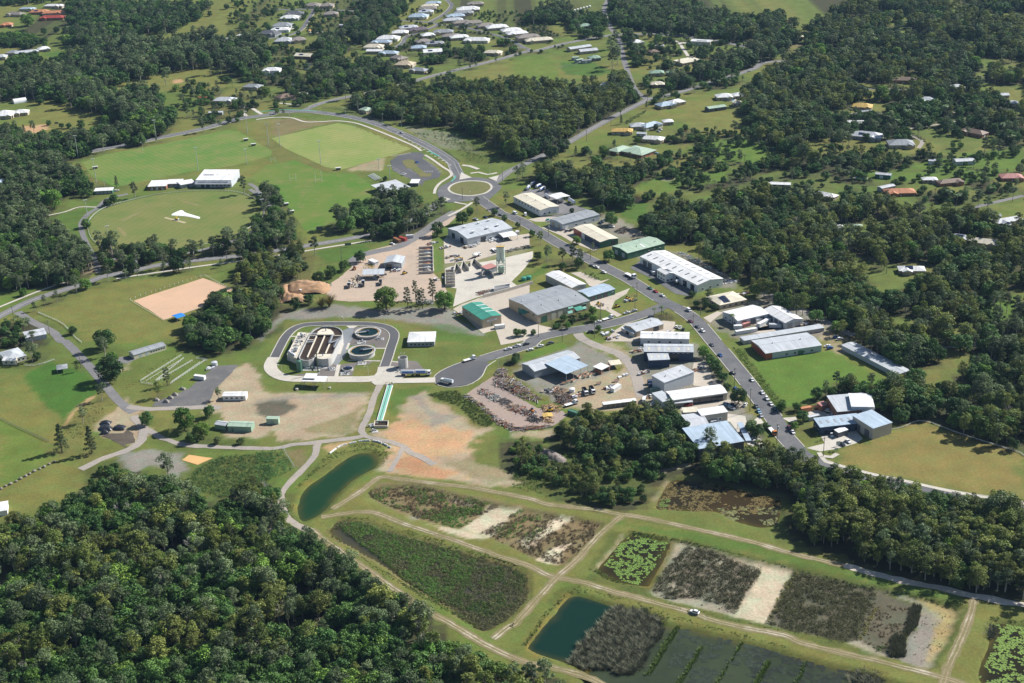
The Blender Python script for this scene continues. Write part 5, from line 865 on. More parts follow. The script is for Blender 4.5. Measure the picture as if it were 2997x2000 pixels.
HS=[
('10',415,52,540,50,11,'gbrown','cream','at the top edge left of its twin'),('10',550,55,660,52,11,'gbrown','tan','at the top edge right of its twin'),('10',235,122,388,122,11,'dgrey','white','behind the white house on the street corner'),
('10',200,160,358,158,11,'white','grey','on the street corner left of the sloping street'),('10',135,228,300,225,12,'grey','white','below the corner white house'),('10',120,262,280,258,9,'white','white','with solar panels on the sloping street'),
('10',10,290,160,298,12,'dgrey','grey','at the bend of the sloping street'),('10',155,358,310,355,12,'silver','grey','below the street bend'),('10',305,355,430,342,11,'gbrown','tan','with a long dark fence below it'),
('10',575,127,700,122,10,'gbrown','tan','right of the sloping street'),('10',325,482,462,488,10,'cream','brown','with solar panels beside the narrow dam'),('10',50,610,195,608,9,'white','white','on stilts among garden trees'),
('10',205,848,330,825,9,'brown','tan','behind the circular drive'),('10',880,942,960,952,7,'lgreen','tan','hidden in the woods above the bypass'),('10',995,928,1045,928,6,'pgrey','tan','hidden beside the pale green one'),
('10',1305,148,1465,147,12,'blue','cream','at the left of the estate loop'),('10',1390,107,1520,103,9,'pgrey','cream','with solar panels behind the blue estate house'),('10',1400,80,1550,75,9,'gbrown','tan','third row from the estate top'),('10',1420,58,1565,52,8,'cream','tan','second row from the estate top'),('10',1455,32,1585,28,8,'blue','tan','in the top row of the estate'),
('10',1815,40,1955,34,9,'gbrown','tan','at the top right of the estate'),('10',1725,90,1920,82,12,'white','tan','large in the upper right of the estate'),('10',1700,117,1865,112,9,'grey','tan','below the large white estate roof'),('10',1640,147,1795,138,9,'blue','tan','in the middle of the estate crescent'),('10',1610,182,1780,172,9,'silver','tan','below the blue crescent house'),
('10',1700,204,1850,192,9,'gbrown','tan','in the crescent middle'),('10',1800,207,1950,193,9,'gbrown','cream','right in the crescent middle'),('10',1910,230,2055,217,9,'gbrown','tan','left of the bright white pair'),('10',1235,247,1395,236,9,'silver','cream','with solar panels at the estate entry'),('10',1315,267,1480,252,9,'purple','tan','opposite the estate entry'),
('10',1165,288,1305,283,10,'white','tan','above the winding street'),('10',1030,338,1215,338,12,'white','cream','wide and bright above the turning bay'),('10',985,365,1145,368,8,'blue','tan','below the wide bright one'),('10',920,408,1085,410,10,'cream','cream','at the left end of the estate'),('10',945,442,1075,442,7,'white','tan','flat behind the turning bay'),('10',1050,460,1205,463,8,'blue','tan','below the turning bay'),
('10',1145,495,1245,512,9,'gbrown','tan','gabled below the turning bay'),('10',1190,558,1340,562,11,'beige','tan','with a ribbed hip at the estate bottom'),('10',1310,602,1445,614,8,'grey','tan','half hidden at the estate bottom'),('10',1330,418,1460,413,9,'blue','tan','right of the turning bay'),('10',1440,455,1600,445,11,'white','cream','flat with solar hot water above the road'),
('10',1390,368,1510,353,9,'gbrown','tan','inside the estate bend'),('10',1455,381,1615,373,7,'grey','tan','with a row of solar panels'),('10',1430,312,1540,302,9,'white','tan','inside the estate bend'),('10',1520,283,1690,278,10,'grey','tan','long in the estate middle'),('10',1600,318,1760,308,8,'gbrown','tan','below the long grey one'),('10',1675,330,1830,318,9,'white','tan','bright in the estate lower row'),('10',1780,350,1990,352,10,'white','cream','widest in the estate lower row'),
('10',1990,247,2170,233,11,'white','tan','at the right end of the estate'),('10',2120,274,2290,260,10,'white','cream','second at the right end of the estate'),('10',2165,300,2340,285,10,'white','tan','third at the right end of the estate'),('10',1955,455,2100,458,8,'cream','tan','alone above the far road'),
('20',50,332,240,314,10,'gbrown','tan','two storeys beside the far road'),('20',120,358,350,340,9,'cream','tan','long beside the far road'),('20',500,425,680,398,7,'pgrey','tan','long and narrow below the far road'),('20',585,446,735,432,8,'silver','tan','behind the long narrow one'),('20',665,505,760,498,8,'green','dgrey','among small sheds in the fenced yard'),('20',585,230,685,220,8,'green','tan','under dark trees at the top'),
('20',1035,373,1130,362,9,'white','tan','under trees beside the side road'),('20',1190,452,1265,443,7,'brown','tan','among palms'),('20',1185,632,1305,628,8,'green','tan','with a white roof vent on the lawn'),('20',1330,628,1390,625,5,'green','dblue','small on the lawn'),('20',1190,728,1305,728,8,'cream','brown','pyramid shaped above the junction'),('20',725,735,825,738,7,'silver','white','cottage in the old garden'),
('20',1280,918,1400,897,9,'blue','tan','modern below the junction'),('20',1375,892,1490,872,8,'white','tan','modern beside the blue one'),('20',1760,840,1895,834,9,'white','tan','beside the blue pool'),('20',1905,828,2005,822,8,'white','tan','right of the blue pool'),('20',1900,890,1970,888,6,'cream','tan','small below the blue pool'),
('20',1150,1100,1290,1062,8,'blue','cream','long modern behind the hedge'),('20',1020,1092,1150,1085,8,'pgrey','tan','shaded behind the hedge'),('20',1300,1052,1385,1047,6,'white','tan','small right of the long modern one'),('20',1115,1195,1290,1205,7,'white','tan','in trees behind the big green roof'),('20',850,1132,1030,1132,7,'yellow','tan','among palms beside the east road'),
('30',385,322,450,320,6,'cream','tan','alone in the far forest'),('30',1195,692,1425,697,8,'brown','brick','long and low in the bush'),('30',1715,770,1860,762,10,'silver','tan','hip shaped in the bush'),('30',1435,868,1580,874,9,'pgrey','tan','in the bush above the shed'),('30',870,922,1035,930,9,'yellow','tan','with a dark carport and pool'),('30',2165,890,2300,893,6,'silver','tan','at the right edge in the bush'),('30',2120,828,2225,822,6,'pgrey','tan','flat at the right edge in the bush'),
('30',850,1170,1110,1194,11,'silver','grey','large with solar panels on the lawn'),('30',1190,1254,1410,1252,11,'grey','tan','large below the curved driveway'),('30',1790,1125,1990,1165,8,'brown','brick','long beside the white carport'),('31',2160,64,2350,62,11,'pink','brick','at the right edge on the lawn'),('31',1630,112,1835,92,9,'brown','brick','on the lawn beside palms'),('31',1160,196,1420,190,11,'orange','brick','at the forest edge'),('31',1480,80,1605,78,7,'white','tan','left of the brown lawn house'),
('31',530,195,705,232,8,'white','tan','half hidden in the forest'),('31',1275,862,1500,864,9,'white','tan','with solar panels deep in the forest'),('31',1865,612,2130,640,10,'cream','tan','at the edge of the bush'),('31',1725,565,1860,588,7,'grey','brick','with solar frames at the edge of the bush'),('31',2130,455,2350,420,9,'silver','tan','at the right edge beside a tank'),('31',735,492,790,492,6,'white','tan','tiny in the forest'),('31',870,484,950,488,6,'lgreen','tan','tiny in the forest'),
('00',45,123,175,128,9,'gbrown','tan','top left behind the round tree'),('00',250,108,405,103,9,'orange','brick','top left with solar panels'),('00',360,118,555,108,8,'orange','tan','top left, longest'),('00',335,158,540,153,9,'red','brick','top left'),('00',375,53,530,53,7,'white','tan','top left edge'),('00',165,78,290,78,6,'blue','tan','top left edge'),('00',0,218,95,214,9,'orange','brick','at the left edge'),
('00',335,430,430,418,9,'white','tan','modern with a deck on the hill'),('00',45,458,145,458,8,'grey','tan','behind the left trees'),('00',130,463,330,443,7,'silver','tan','behind the left trees'),('00',-40,495,50,490,8,'silver','tan','at the left edge behind trees'),('00',-60,1002,110,992,13,'white','tan','large at the left edge with terrace'),('00',110,975,235,968,8,'white','tan','stepped wing at the left edge'),
('00',1830,868,2010,868,9,'silver','tan','beside the water tank'),('00',1895,348,2060,362,9,'white','tan','two storeys among tall gums'),('00',2030,308,2165,314,9,'white','tan','at the street end behind gums'),('00',2000,432,2120,434,7,'white','tan','under the tall gums'),('00',2085,748,2230,753,8,'grey','tan','under garden trees'),('01',-40,98,70,103,9,'blue','tan','in the left forest'),
]
for h in HS:
 k,x0,y0,x1,y1,wd,rc,wl,wh=h
 sol=(.25,.12,5,2) if 'solar' in wh else None
 house(k,x0,y0,x1,y1,wd,rc,wl,wh,'gable' if('flat' in wh or 'narrow' in wh or 'pale shed' in wh) else 'hip',H=4.6 if 'two storeys' in wh or 'stilts' in wh else 2.8,solar=sol)
t=bld('house','angular white house with a projecting roof corner on the lawn','20',(1465,548),(1625,517),(1600,485),3.4,'flat',.8,'tan','cream',wins=[('f',5,2,1.6,.8)],cat='house')
bld('shed','large cream shed with a row of solar panels','20',(1530,355),(1700,364),13,4.6,'gable',1.2,'cream','white',wins=[('f',2,1.4,1.1,1.4,.2,.8)],solar=(.3,.1,12,1),cat='shed')
bld('house','large pale green roofed house with a dark forecourt','20',(930,1297),(1110,1336),(1200,1284),3.4,'hip',2.6,'brick','lgreen',ov=.7,wins=[('f',6,1.6,1.3,1.0),('r',3,1.6,1.3,1.0)],cat='house')
bld('house','left wing of the large pale green roofed house','20',(825,1292),(905,1310),(985,1260),3.3,'hip',2.0,'brick','lgreen',ov=.6,wins=[('f',2,1.6,1.3,1.0)],cat='house')
for k,x0,y0,x1,y1,w,rc,wl,lab in(('20',1690,938,1840,917,9,'lgreen','dgrey','pale green open farm shed on the lawn'),('30',828,1065,970,1066,11,'white','white','white gabled shed above the large solar house'),('30',1765,1398,1930,1390,9,'silver','pgrey','pale blue-roofed shed on the right lawn'),('31',1065,30,1200,42,6,'silver','dgreen','pale-roofed green shed above the forest'),('30',1620,748,1710,753,6,'grey','pgrey','grey shed in the bush beside the silver hip roof'),('30',1685,978,1775,974,5,'beige','beige','beige long shed beside the driveway'),('31',160,118,335,124,7,'white','dblue','dark shed with white roof beside the forest'),('20',1228,395,1300,396,7,'silver','tan','pale gabled shed near the side road'),('10',255,738,355,724,4,'grey','grey','grey open shed beside the brown-roofed house'),('10',365,808,435,808,5,'white','white','white garden shed beside the brown-roofed house'),('00',1700,842,1795,842,4,'red','brick','red shed behind the silver-roofed house'),('00',1790,972,1910,968,6,'silver','grey','open grey carport beside the bypass road'),('20',515,498,570,494,5,'lgreen','grey','small green shed in the fenced yard'),('20',555,520,610,510,5,'lgreen','grey','second green shed in the fenced yard'),('20',600,524,680,518,5,'grey','grey','grey shed in the fenced yard'),('20',1065,1150,1145,1154,6,'pgrey','grey','grey carport near the parked cars'),('30',945,968,1040,960,5,'grey','grey','grey carport of the yellow-roofed house'),('31',1125,155,1240,130,6,'silver','grey','pale carport of the orange-roofed house'),('30',1525,1390,1572,1394,5,'silver','grey','left garden shed on the right lawn'),('30',1578,1388,1620,1388,5,'silver','grey','right garden shed on the right lawn'),('10',710,218,770,220,6,'silver','brown','small gazebo roof in the clearing')):
 bld('shed',lab,k,(x0,y0),(x1,y1),w,3.4 if '00'!=k else 2.8,'gable',w*.12,wl,rc,dr=[('f',1,3,2.6,'open' if 'open' in lab else 'white',.2,.6)],cat='shed')
# treatment plant
def P_(x,y,z=0):return G('p',x,y,z)
rbn('road',Gs('p',[(140,745),(230,565),(330,390),(460,260),(640,190),(900,170),(1300,166),(1700,170),(1900,188),(2080,232),(2180,310),(2195,400),(2140,570),(2085,750),(2030,905)]),6.0,Z3,ASPD,lb='dark asphalt loop road around the treatment plant')
kb=MB()
for s in(-1,1):bar_along(Gs('p',[(140,745),(230,565),(330,390),(460,260),(640,190),(900,170),(1300,166),(1700,170),(1900,188),(2080,232),(2180,310),(2195,400),(2140,570),(2085,750),(2030,905)]),.55,0,.28,kb,s*3.2)
tag(kb.mk('kerb',CONC),kind='structure')
rbn('driveway',Gs('p',[(135,745),(75,850),(75,940),(160,1030),(300,1090),(500,1115),(900,1120),(1400,1122),(1750,1118),(1930,1090),(2010,1010),(2030,905)]),8.5,Z4,CONM,lb='pale concrete driveway along the front of the treatment plant')
sheet('driveway',Gs('p',[(1800,1172),(1960,1080),(2090,900),(2180,900),(2350,990),(2420,1060)])+Gs('12',[(1250,320),(1540,310),(1540,355),(1200,360),(1090,375),(1020,375)]),Z5,CONM,lb='concrete apron joining the plant to the turning circle')
sheet('yard',Gs('p',[(1300,285),(1420,240),(1500,240),(1480,420),(1400,540),(1370,700),(1230,870),(1150,870),(1200,640),(1310,500)]),Z2,pchy('blue-grey paving',[(.20,.215,.235),(.235,.245,.26)],(.05,.2,1.2),.9,.08),lb='blue-grey paved yard between the reactor and the clarifiers')
PAVE=pchy('dark paving',[(.155,.14,.13),(.19,.17,.155)],(.06,.2,1.5),.95,.12)
for p,l in((Gs('p',[(1490,230),(1700,208),(1900,218),(2060,270),(2110,330),(2040,570),(1900,580),(1850,520),(1400,540),(1420,430),(1480,330)]),'dark paving around the upper clarifier'),(Gs('p',[(460,1040),(900,1010),(930,900),(1160,865),(1235,870),(1180,1070),(620,1065)]),'dark paving below the reactor tank'),(Gs('p',[(1260,870),(1560,830),(1820,810),(1780,860),(1530,880),(1470,1060),(1250,1040)]),'dark paving around the small round tank'),(Gs('12',[(1150,190),(1230,160),(1380,170),(1460,260),(1270,270),(1150,260)]),'dark paving below the concrete cylinder tank')):
 sheet('paving',p,Z1,PAVE,lb=l)
for a,b,w,l in(((1240,870),(1200,1075),2.5,'walk beside the small tank'),((1400,795),(1960,808),1.6,'walk below the lower clarifier'),((1420,500),(1380,610),1.6,'walk left of the lower clarifier'),((1850,590),(2040,590),1.6,'walk right of the lower clarifier'),((400,385),(510,385),1.6,'walk to the reactor deck'),((2150,815),(2270,830),1.6,'walk to the cylinder tank')):
 rbn('walk',Gs('p',[a,b]),w,Z3,CONM,keep=False,lb='pale concrete '+l)
sheet('apron',Gs('p',[(1370,205),(1580,200),(1500,240),(1420,240)]),Z3,CONM,lb='pale concrete crossover above the upper clarifier');sheet('apron',Gs('p',[(1170,690),(1245,500),(1335,500),(1275,690)]),Z3,CONM,lb='white concrete slab on the right of the reactor')
SLUDGE=water('mixed liquor',(.045,.032,.024),(.055,.04,.03),.35,.1);CL=plain('plant concrete',(.50,.49,.47),.85,.2,.1);CLW=plain('plant cover slab',(.66,.60,.49),.85,.2,.06);GV=plain('galvanised steel',(.50,.52,.55),.45,.5,.15,.3)
t=thing('reactor_tank','large concrete reactor tank with dark brown liquor and pale dividing walls','tank',(*P_(900,560)[:2],0))
o0=np.array(t.location[:2])
RZ=5.6
def Lp(pts,z):return[tuple(np.array(G('p',x,y,z)[:2])-o0) for x,y in pts]
outl=Lp([(560,735),(580,770),(640,793),(720,793),(790,768),(835,725),(870,762),(960,775),(1060,765),(1120,722),(1145,680),(1200,560),(1290,390),(1306,330),(1280,270),(1200,225),(1080,208),(960,215),(860,245),(790,290),(745,350),(710,420),(640,560)],RZ)
m_=MB();q=np.array(outl+outl[:1]);bar_along(q,.5,0,RZ,m_,0,2.0);m_.mk('wall',CL,t)
MB().prism([tuple(x) for x in resmp(outl,3,True)],.5,RZ-.75).mk('liquor',SLUDGE,t)
for a,b in(((700,735),(862,368)),((870,672),(1000,368)),((1012,672),(1092,486)),((835,725),(845,690)),((710,440),(810,440)),((745,365),(870,365)),((1160,366),(1300,366))):
 m_=MB();bar_along(np.array(Lp([a,b],RZ)),.7,.4,RZ+.05,m_);m_.mk('dividing_wall',CLW,t)
for pts in([(865,355),(880,300),(940,258),(1020,246),(1100,262),(1150,305),(1160,355)],[(845,690),(1140,682),(1120,722),(1060,763),(960,772),(870,758),(840,725)]):
 MB().prism(Lp(pts,RZ+.2),RZ-.2,RZ+.22).mk('cover_slab',CLW,t)
m_=MB();bar_along(np.array(Lp([(862,345),(1165,345)],RZ+.5)),1.4,RZ+.3,RZ+.6,m_);m_.mk('walkway',CLW,t)
for pts in([(1075,490),(1110,420),(1140,350)],[(1080,485),(1210,440),(1290,400)],[(760,330),(870,330)],[(1160,560),(1230,440)],[(690,470),(810,465)]):
 m_=MB();bar_along(np.array(Lp(pts,RZ+.8)),1.1,RZ+.3,RZ+.55,m_,0,2)
 P=resmp(Lp(pts,RZ+.8),1.5)
 for x in P:
  for s in(-.5,.5):m_.box(x[0]+s-.03,x[1]-.03,RZ+.5,x[0]+s+.03,x[1]+.03,RZ+1.5)
 bar_along(np.array(Lp(pts,RZ+.8)),.08,RZ+1.42,RZ+1.5,m_,.5,2);bar_along(np.array(Lp(pts,RZ+.8)),.08,RZ+1.42,RZ+1.5,m_,-.5,2);m_.mk('walkway',GV,t)
m_=MB();P=resmp(outl,2.2,True)
for x in P:m_.box(x[0]-.04,x[1]-.04,RZ,x[0]+.04,x[1]+.04,RZ+1.0)
bar_along(np.vstack([P,P[:1]]),.07,RZ+.95,RZ+1.02,m_,0,2.2);m_.mk('handrail',GV,t)
for x,y in((1020,270),(968,700)):
 c=Lp([(x,y+14)],RZ+.3)[0];MB().cyl(*c,RZ+.2,RZ+1.8,.28,.28,8).cyl(*c,RZ+1.8,RZ+2.4,.42,.3,8).mk('mixer_motor',PM('dblue'),t)
KO.append((np.array(outl)+o0,3))
t=thing('equipment_deck','cream equipment deck with pipes on the left side of the reactor','deck',(*P_(520,560)[:2],0));o0=np.array(t.location[:2])
MB().prism(Lp([(545,310),(745,318),(600,700),(520,760),(350,690),(380,640)],4.2),0,4.2).mk('deck',CLW,t)
rr=random.Random(3)
for i in range(46):
 u,v=rr.random(),rr.random();x=560-180*v+(170-60*v)*u;y=330+360*v
 a=np.array(Lp([(x,y)],4.6)[0]);s=rr.uniform(.3,1.1);c=rr.choice(('silver','steel','white','pgrey','dgrey','silver'))
 m_=MB();k_=rr.randrange(3)
 if k_==0:m_.cyl(a[0],a[1],4.2,4.2+s*2.2,s*.6,s*.6,10);n_='vessel'
 elif k_==1:m_.box(a[0]-s,a[1]-s*.5,4.2,a[0]+s,a[1]+s*.5,4.2+s*1.2);n_='cabinet'
 else:m_.tube((a[0]-s*2,a[1]-s,4.9+s),(a[0]+s*2,a[1]+s,4.9+s),.16,.16,6).tube((a[0]-s*2,a[1]-s,4.2),(a[0]-s*2,a[1]-s,4.9+s),.16,.16,6);n_='pipe'
 m_.mk(n_,PM(c),t)
for i in range(5):
 a=np.array(Lp([(390+22*i,700+6*i)],4)[0]);MB().cyl(a[0],a[1],0,6.5-.4*i,.9,.9,12).cyl(a[0],a[1],6.5-.4*i,7.3-.4*i,.9,.2,12).mk('steel_tank',GV,t,smo=False)
def clarifier(x,y,z,r,lb,ang):
 c=P_(x,y,z);t=thing('clarifier',lb,'tank',(c[0],c[1],0),ang,'round clarifier tanks of the plant')
 MB().ring(0,0,0,z,r,r+.45,48).ring(0,0,z-.12,z+.05,r+.45,r+1.25,48).mk('wall',CL,t);MB().ring(0,0,z-.6,z+.02,r-.75,r-.45,48).mk('weir',plain('weir stain',(.52,.36,.16),.8,.2,.15),t)
 MB().cyl(0,0,z-.5,z-.45,r-.01,r-.01,48).mk('water',water('clarifier water',(.006,.022,.03),(.01,.035,.035)),t)
 m_=MB();m_.box(-r-.4,-.6,z+.3,.8,.6,z+.5)
 for s in(-.6,.6):
  m_.box(-r-.4,s-.05,z+1.2,.8,s+.05,z+1.3)
  for i in range(9):m_.box(-r-.3+i*(r+1)/8,s-.04,z+.4,-r-.2+i*(r+1)/8,s+.04,z+1.3)
 m_.mk('bridge',GV,t);MB().cyl(0,0,.3,z+.9,.9,.9,14).mk('centre_column',PM('dblue'),t)
 m_=MB();P=[(math.cos(i*.2618)*(r+1.2),math.sin(i*.2618)*(r+1.2)) for i in range(24)]
 for a in P:m_.box(a[0]-.04,a[1]-.04,z,a[0]+.04,a[1]+.04,z+1)
 m_.ring(0,0,z+.95,z+1.02,r+1.16,r+1.24,48);m_.mk('handrail',GV,t)
 KO.append((np.array([(c[0]+math.cos(a)*(r+2),c[1]+math.sin(a)*(r+2)) for a in np.linspace(0,6.28,12)]),1))
clarifier(1745,305,1.9,7.6,'upper round clarifier with blue bridge and dark water',R(12));clarifier(1638,622,3.4,7.8,'lower round clarifier with stained weir and shadow on its left',R(195))
c=P_(1395,930,1.2);t=thing('round_tank','small round tank with blue scraper frame beside the plant driveway','tank',(c[0],c[1],0))
MB().ring(0,0,0,1.3,3.1,3.5,32).mk('wall',CL,t);MB().cyl(0,0,.2,.7,3.05,3.05,32).mk('water',water('clarifier water',(0,0,0)),t)
m_=MB()
for i in range(4):m_.tube((-3,-1.2+i*.8,1.6),(3,-1+i*.7,1.6),.12);m_.tube((-1.5+i,-2.6,1.9),(-1.5+i,2.6,1.9),.1)
m_.box(-1,-1,1.3,1,1,2.4);m_.mk('scraper_frame',PM('dblue'),t)
c=P_(570,985);t=thing('storage_tank','dark green upright tank in front of the reactor','tank',(c[0],c[1],0))
MB().cyl(0,0,0,7.2,1.75,1.75,24).mk('shell',PM('dgreen'),t,smo=False);MB().cyl(0,0,7.2,7.9,1.75,.3,24).mk('lid',PM('dgreen'),t)
c=P_(890,1020);t=thing('vent_stack','tall thin olive vent stack below the reactor','stack',(c[0],c[1],0));MB().cyl(0,0,0,14,.35,.3,10).mk('pipe',plain('olive paint',(.06,.09,.04)),t);MB().cyl(0,0,0,.5,.8,.8,10).mk('base',CL,t)
c=G('12',1265,222);t=thing('cylinder_tank','tall open concrete cylinder tank near the tanker trucks','tank',(c[0],c[1],0))
MB().ring(0,0,0,7,2.75,3.05,36).mk('wall',CL,t);MB().cyl(0,0,0,1.2,2.7,2.7,30).mk('contents',SLUDGE,t);m_=MB()
for s in(-1,1):m_.tube((s*.6,0,7),(s*1.0,0,10),.06);m_.cyl(s*1.0,0,9.9,10.2,.35,.1,8)
m_.mk('sensor_mast',GV,t)
def skid(k,x,y,seed,lb,n=14,ext=4.5,cols=('silver','steel','pgrey','white','dgrey')):
 c=G(k,x,y);t=thing('pump_skid',lb,'machinery',(c[0],c[1],0),0,'pump and pipe skids of the plant');rr=random.Random(seed)
 MB().box(-ext/2-.3,-ext*.4-.3,0,ext/2+.3,ext*.4+.3,.22).mk('base',CL,t)
 for i in range(n):
  x_,y_,s=rr.uniform(-.5,.5)*ext,rr.uniform(-.4,.4)*ext,rr.uniform(.25,.75);j=rr.randrange(4)
  if j==0:MB().cyl(x_,y_,.2,.2+s*2.4,s*.55,s*.55,10).mk('vessel',PM(rr.choice(cols)),t)
  elif j==1:MB().box(x_-s*.7,y_-s*.4,.2,x_+s*.7,y_+s*.4,.2+s*1.6).mk('cabinet',PM(rr.choice(cols)),t)
  else:MB().tube((x_-s*1.8,y_,.5+s),(x_+s*1.8,y_+s*.3,.5+s),.14).tube((x_-s*1.8,y_,.2),(x_-s*1.8,y_,.5+s),.14).tube((x_+s*1.8,y_+s*.3,.2),(x_+s*1.8,y_+s*.3,.5+s),.14).mk('pipe',PM(rr.choice(cols)),t)
 KO.append((np.array([(c[0]-3,c[1]-3),(c[0]+3,c[1]-3),(c[0]+3,c[1]+3),(c[0]-3,c[1]+3)]),1))
for a in((720,945,1,'green and grey pump skid right of the green tank',14,6,('dgreen','green','silver','tan')),(850,950,2,'pipe skid under the vent stack',12,5,('dgreen','silver','tan','white')),(1120,950,4,'pale valve skid right of the vent stack',9,4),(1635,490,5,'valve rack between the two clarifiers',14,5),(1350,1030,6,'pump skid below the small round tank',12,5),(1960,430,7,'pump skid right of the upper clarifier',10,4),(1640,850,8,'pale pipe skid below the lower clarifier',8,5),(960,910,12,'row of small pumps below the reactor',9,6)):skid('p',a[0],a[1],*a[2:])
skid('12',1245,262,9,'machinery at the foot of the cylinder tank',18,5);skid('12',1150,370,10,'teal inlet machinery at the head of the channel',10,3.5,('teal','teal','silver','yellow'));skid('12',1000,725,11,'outlet valves at the foot of the teal channel',12,3.5,('silver','white','blue'));skid('12',1020,775,13,'small pump set on the grass below the channel',5,3)
# channel with teal covers
t=thing('covered_channel','long channel with two teal cover strips running to the ponds','channel');A_=Gs('12',[(1150,385),(1058,700)])
for off,w,m,n in((-.75,1.1,'teal','cover'),(.75,1.1,'teal','cover'),(-1.6,.35,'white','edge_wall'),(1.6,.35,'white','edge_wall'),(0,.25,'dgrey','centre_rib')):
 m_=MB();bar_along(np.array(A_),w,0,.75 if 'cover'==n else .85,m_,off);m_.mk(n,plain('teal cover',(.22,.52,.40),.6,.3,.1) if n=='cover' else PM(m),t)
KO.append((np.array(Gs('12',[(1120,385),(1190,385),(1090,700),(1030,700)])),2))
bp_=Gs('12',[(1012,742),(1130,742),(1136,698),(1022,698)]);t=thing('outlet_basin','open concrete basin at the foot of the teal channel','basin');m_=MB();bar_along(np.array(bp_+bp_[:1]),.4,0,1.5,m_,0,50)
m_.mk('wall',CLW,t);MB().prism([tuple(b) for b in bp_],.05,.5).mk('water',SLUDGE,t)
# heaps, bays, silo
def mound(name,lb,k,pts,h,mat,cat,n=26,rough=.35,group=None):
 P=np.array(Gs(k,pts));c=P.mean(0);x0,y0=P.min(0);x1,y1=P.max(0)
 X,Y=np.meshgrid(np.linspace(x0,x1,n),np.linspace(y0,y1,n));d=sdist(resmp(P,2,True),X,Y);dm=max(d.max(),.1)
 Z=h*np.clip(d/dm,-.05,1)**.75*(1-rough+2*rough*fnz(X/2.2,Y/2.2,4)) if False else h*np.sqrt(np.clip(d/dm,0,1))*(1-rough+2*rough*fnz(X/2.2,Y/2.2,4))
 idx=np.arange(n*n).reshape(n,n);F=np.stack([idx[:-1,:-1],idx[:-1,1:],idx[1:,1:],idx[1:,:-1]],-1).reshape(-1,4)
 keep=(d.ravel()[F]>-.3).any(1);V=np.stack([X.ravel()-c[0],Y.ravel()-c[1],Z.ravel()+.06],1)
 o=link(name,np_mesh(name,V,F[keep],mat));o.location=(c[0],c[1],0);tag(o,lb,cat,group);KO.append((P,1));return o
SOILO=pchy('orange soil',[(.42,.25,.14),(.34,.22,.135),(.50,.34,.21)],(.1,.3,1.2),.95,.25)
mound('soil_heap','big orange soil heap at the left end of the soil yard','11',[(280,985),(400,958),(600,980),(640,1000),(560,1060),(300,1060),(270,1020)],5.5,SOILO,'heap')
mound('soil_heap','rubbly orange soil bank below the big heap','11',[(215,1010),(280,980),(290,1060),(420,1080),(420,1130),(240,1140),(225,1070)],3.5,SOILO,'heap',rough=.6)
mound('gravel_heap','grey gravel heap at the end of the storage bays','q',[(405,450),(440,435),(475,445),(470,468),(415,468)],2.4,pchy('gravel grey',[(.24,.22,.2),(.3,.27,.24)],(.1,.3,1.5),.95,.2),'heap')
TARP,t_,b_=nodes('black tarpaulin',.35,.5);b_.inputs['Base Color'].default_value=(.025,.028,.035,1)
for i,(pts,l) in enumerate((([(860,700),(900,685),(955,690),(950,715),(880,725)],'upper heap under black plastic'),([(850,745),(900,722),(960,740),(955,770),(870,775)],'middle heap under black plastic'),([(975,740),(1020,720),(1085,735),(1070,765),(990,768)],'right-hand heap under black plastic'),([(862,790),(930,775),(935,795),(880,805)],'small lower heap under black plastic'))):
 mound('covered_heap',l,'02',pts,2.2,TARP,'heap',16,.45,'heaps under black plastic')
for i,(x,y) in enumerate(((1345,505),(1430,520),(1465,487),(1505,460),(1570,410))):
 mound('gravel_heap','small gravel heap along the dark storage strip','02',[(x-28,y),(x,y-14),(x+28,y-4),(x+20,y+10),(x-16,y+10)],1.6,pchy('gravel grey',[]),'heap',14,.4,'small gravel heaps on the dark strip')
mound('debris_heap','grey heap of cut branches in the bush','22',[(250,930),(380,960),(470,1040),(420,1070),(330,1020)],2,pchy('dead wood',[(.20,.17,.15),(.28,.25,.23)],(.2,.6,2),.95,.35),'heap',24,.7)
mound('tarpaulin','crumpled white pitch cover lying on the oval','01',[(1475,375),(1555,342),(1600,365),(1720,402),(1715,414),(1600,392),(1480,384)],.7,plain('white tarpaulin',(.85,.85,.84),.5,.3,.05),'tarpaulin',40,.8)
def bays_(k,p0,p1,n,d,lb,h=2.2,side=1,mats=('rust','grey','tan','dgrey')):
 A,B=G(k,*p0)[:2],G(k,*p1)[:2];u=(B-A)/np.linalg.norm(B-A);nn=np.array([-u[1],u[0]])*side
 t=thing('storage_bays',lb,'bays',(A[0],A[1],0));m_=MB();bar_along(np.array([[0,0],B-A]),.4,0,h,m_);m_.mk('back_wall',CONC,t)
 for i in range(n+1):
  p=(B-A)*i/n;m_=MB();bar_along(np.array([p,p+nn*d]),.4,0,h-.02,m_);m_.mk('dividing_wall',CONC,t)
  if i<n:
   c=(B-A)*(i+.5)/n+nn*d*.4;w=np.linalg.norm(B-A)/n*.45
   hh=MB();hh.cyl(c[0],c[1],.05,1.5,w*1.25,.3,9);hh.mk('heap',plain('bay fill '+mats[i%len(mats)],PAL[mats[i%len(mats)]],.95,.1,.3),t)
 KO.append((np.array([A,B,B+nn*d,A+nn*d]),1))
bays_('q',(488,255),(492,468),7,11,'row of soil bays with concrete walls in the soil yard',2.0,-1);bays_('q',(594,462),(596,585),5,7,'stacked concrete aggregate bays at the plant corner',2.4,1)
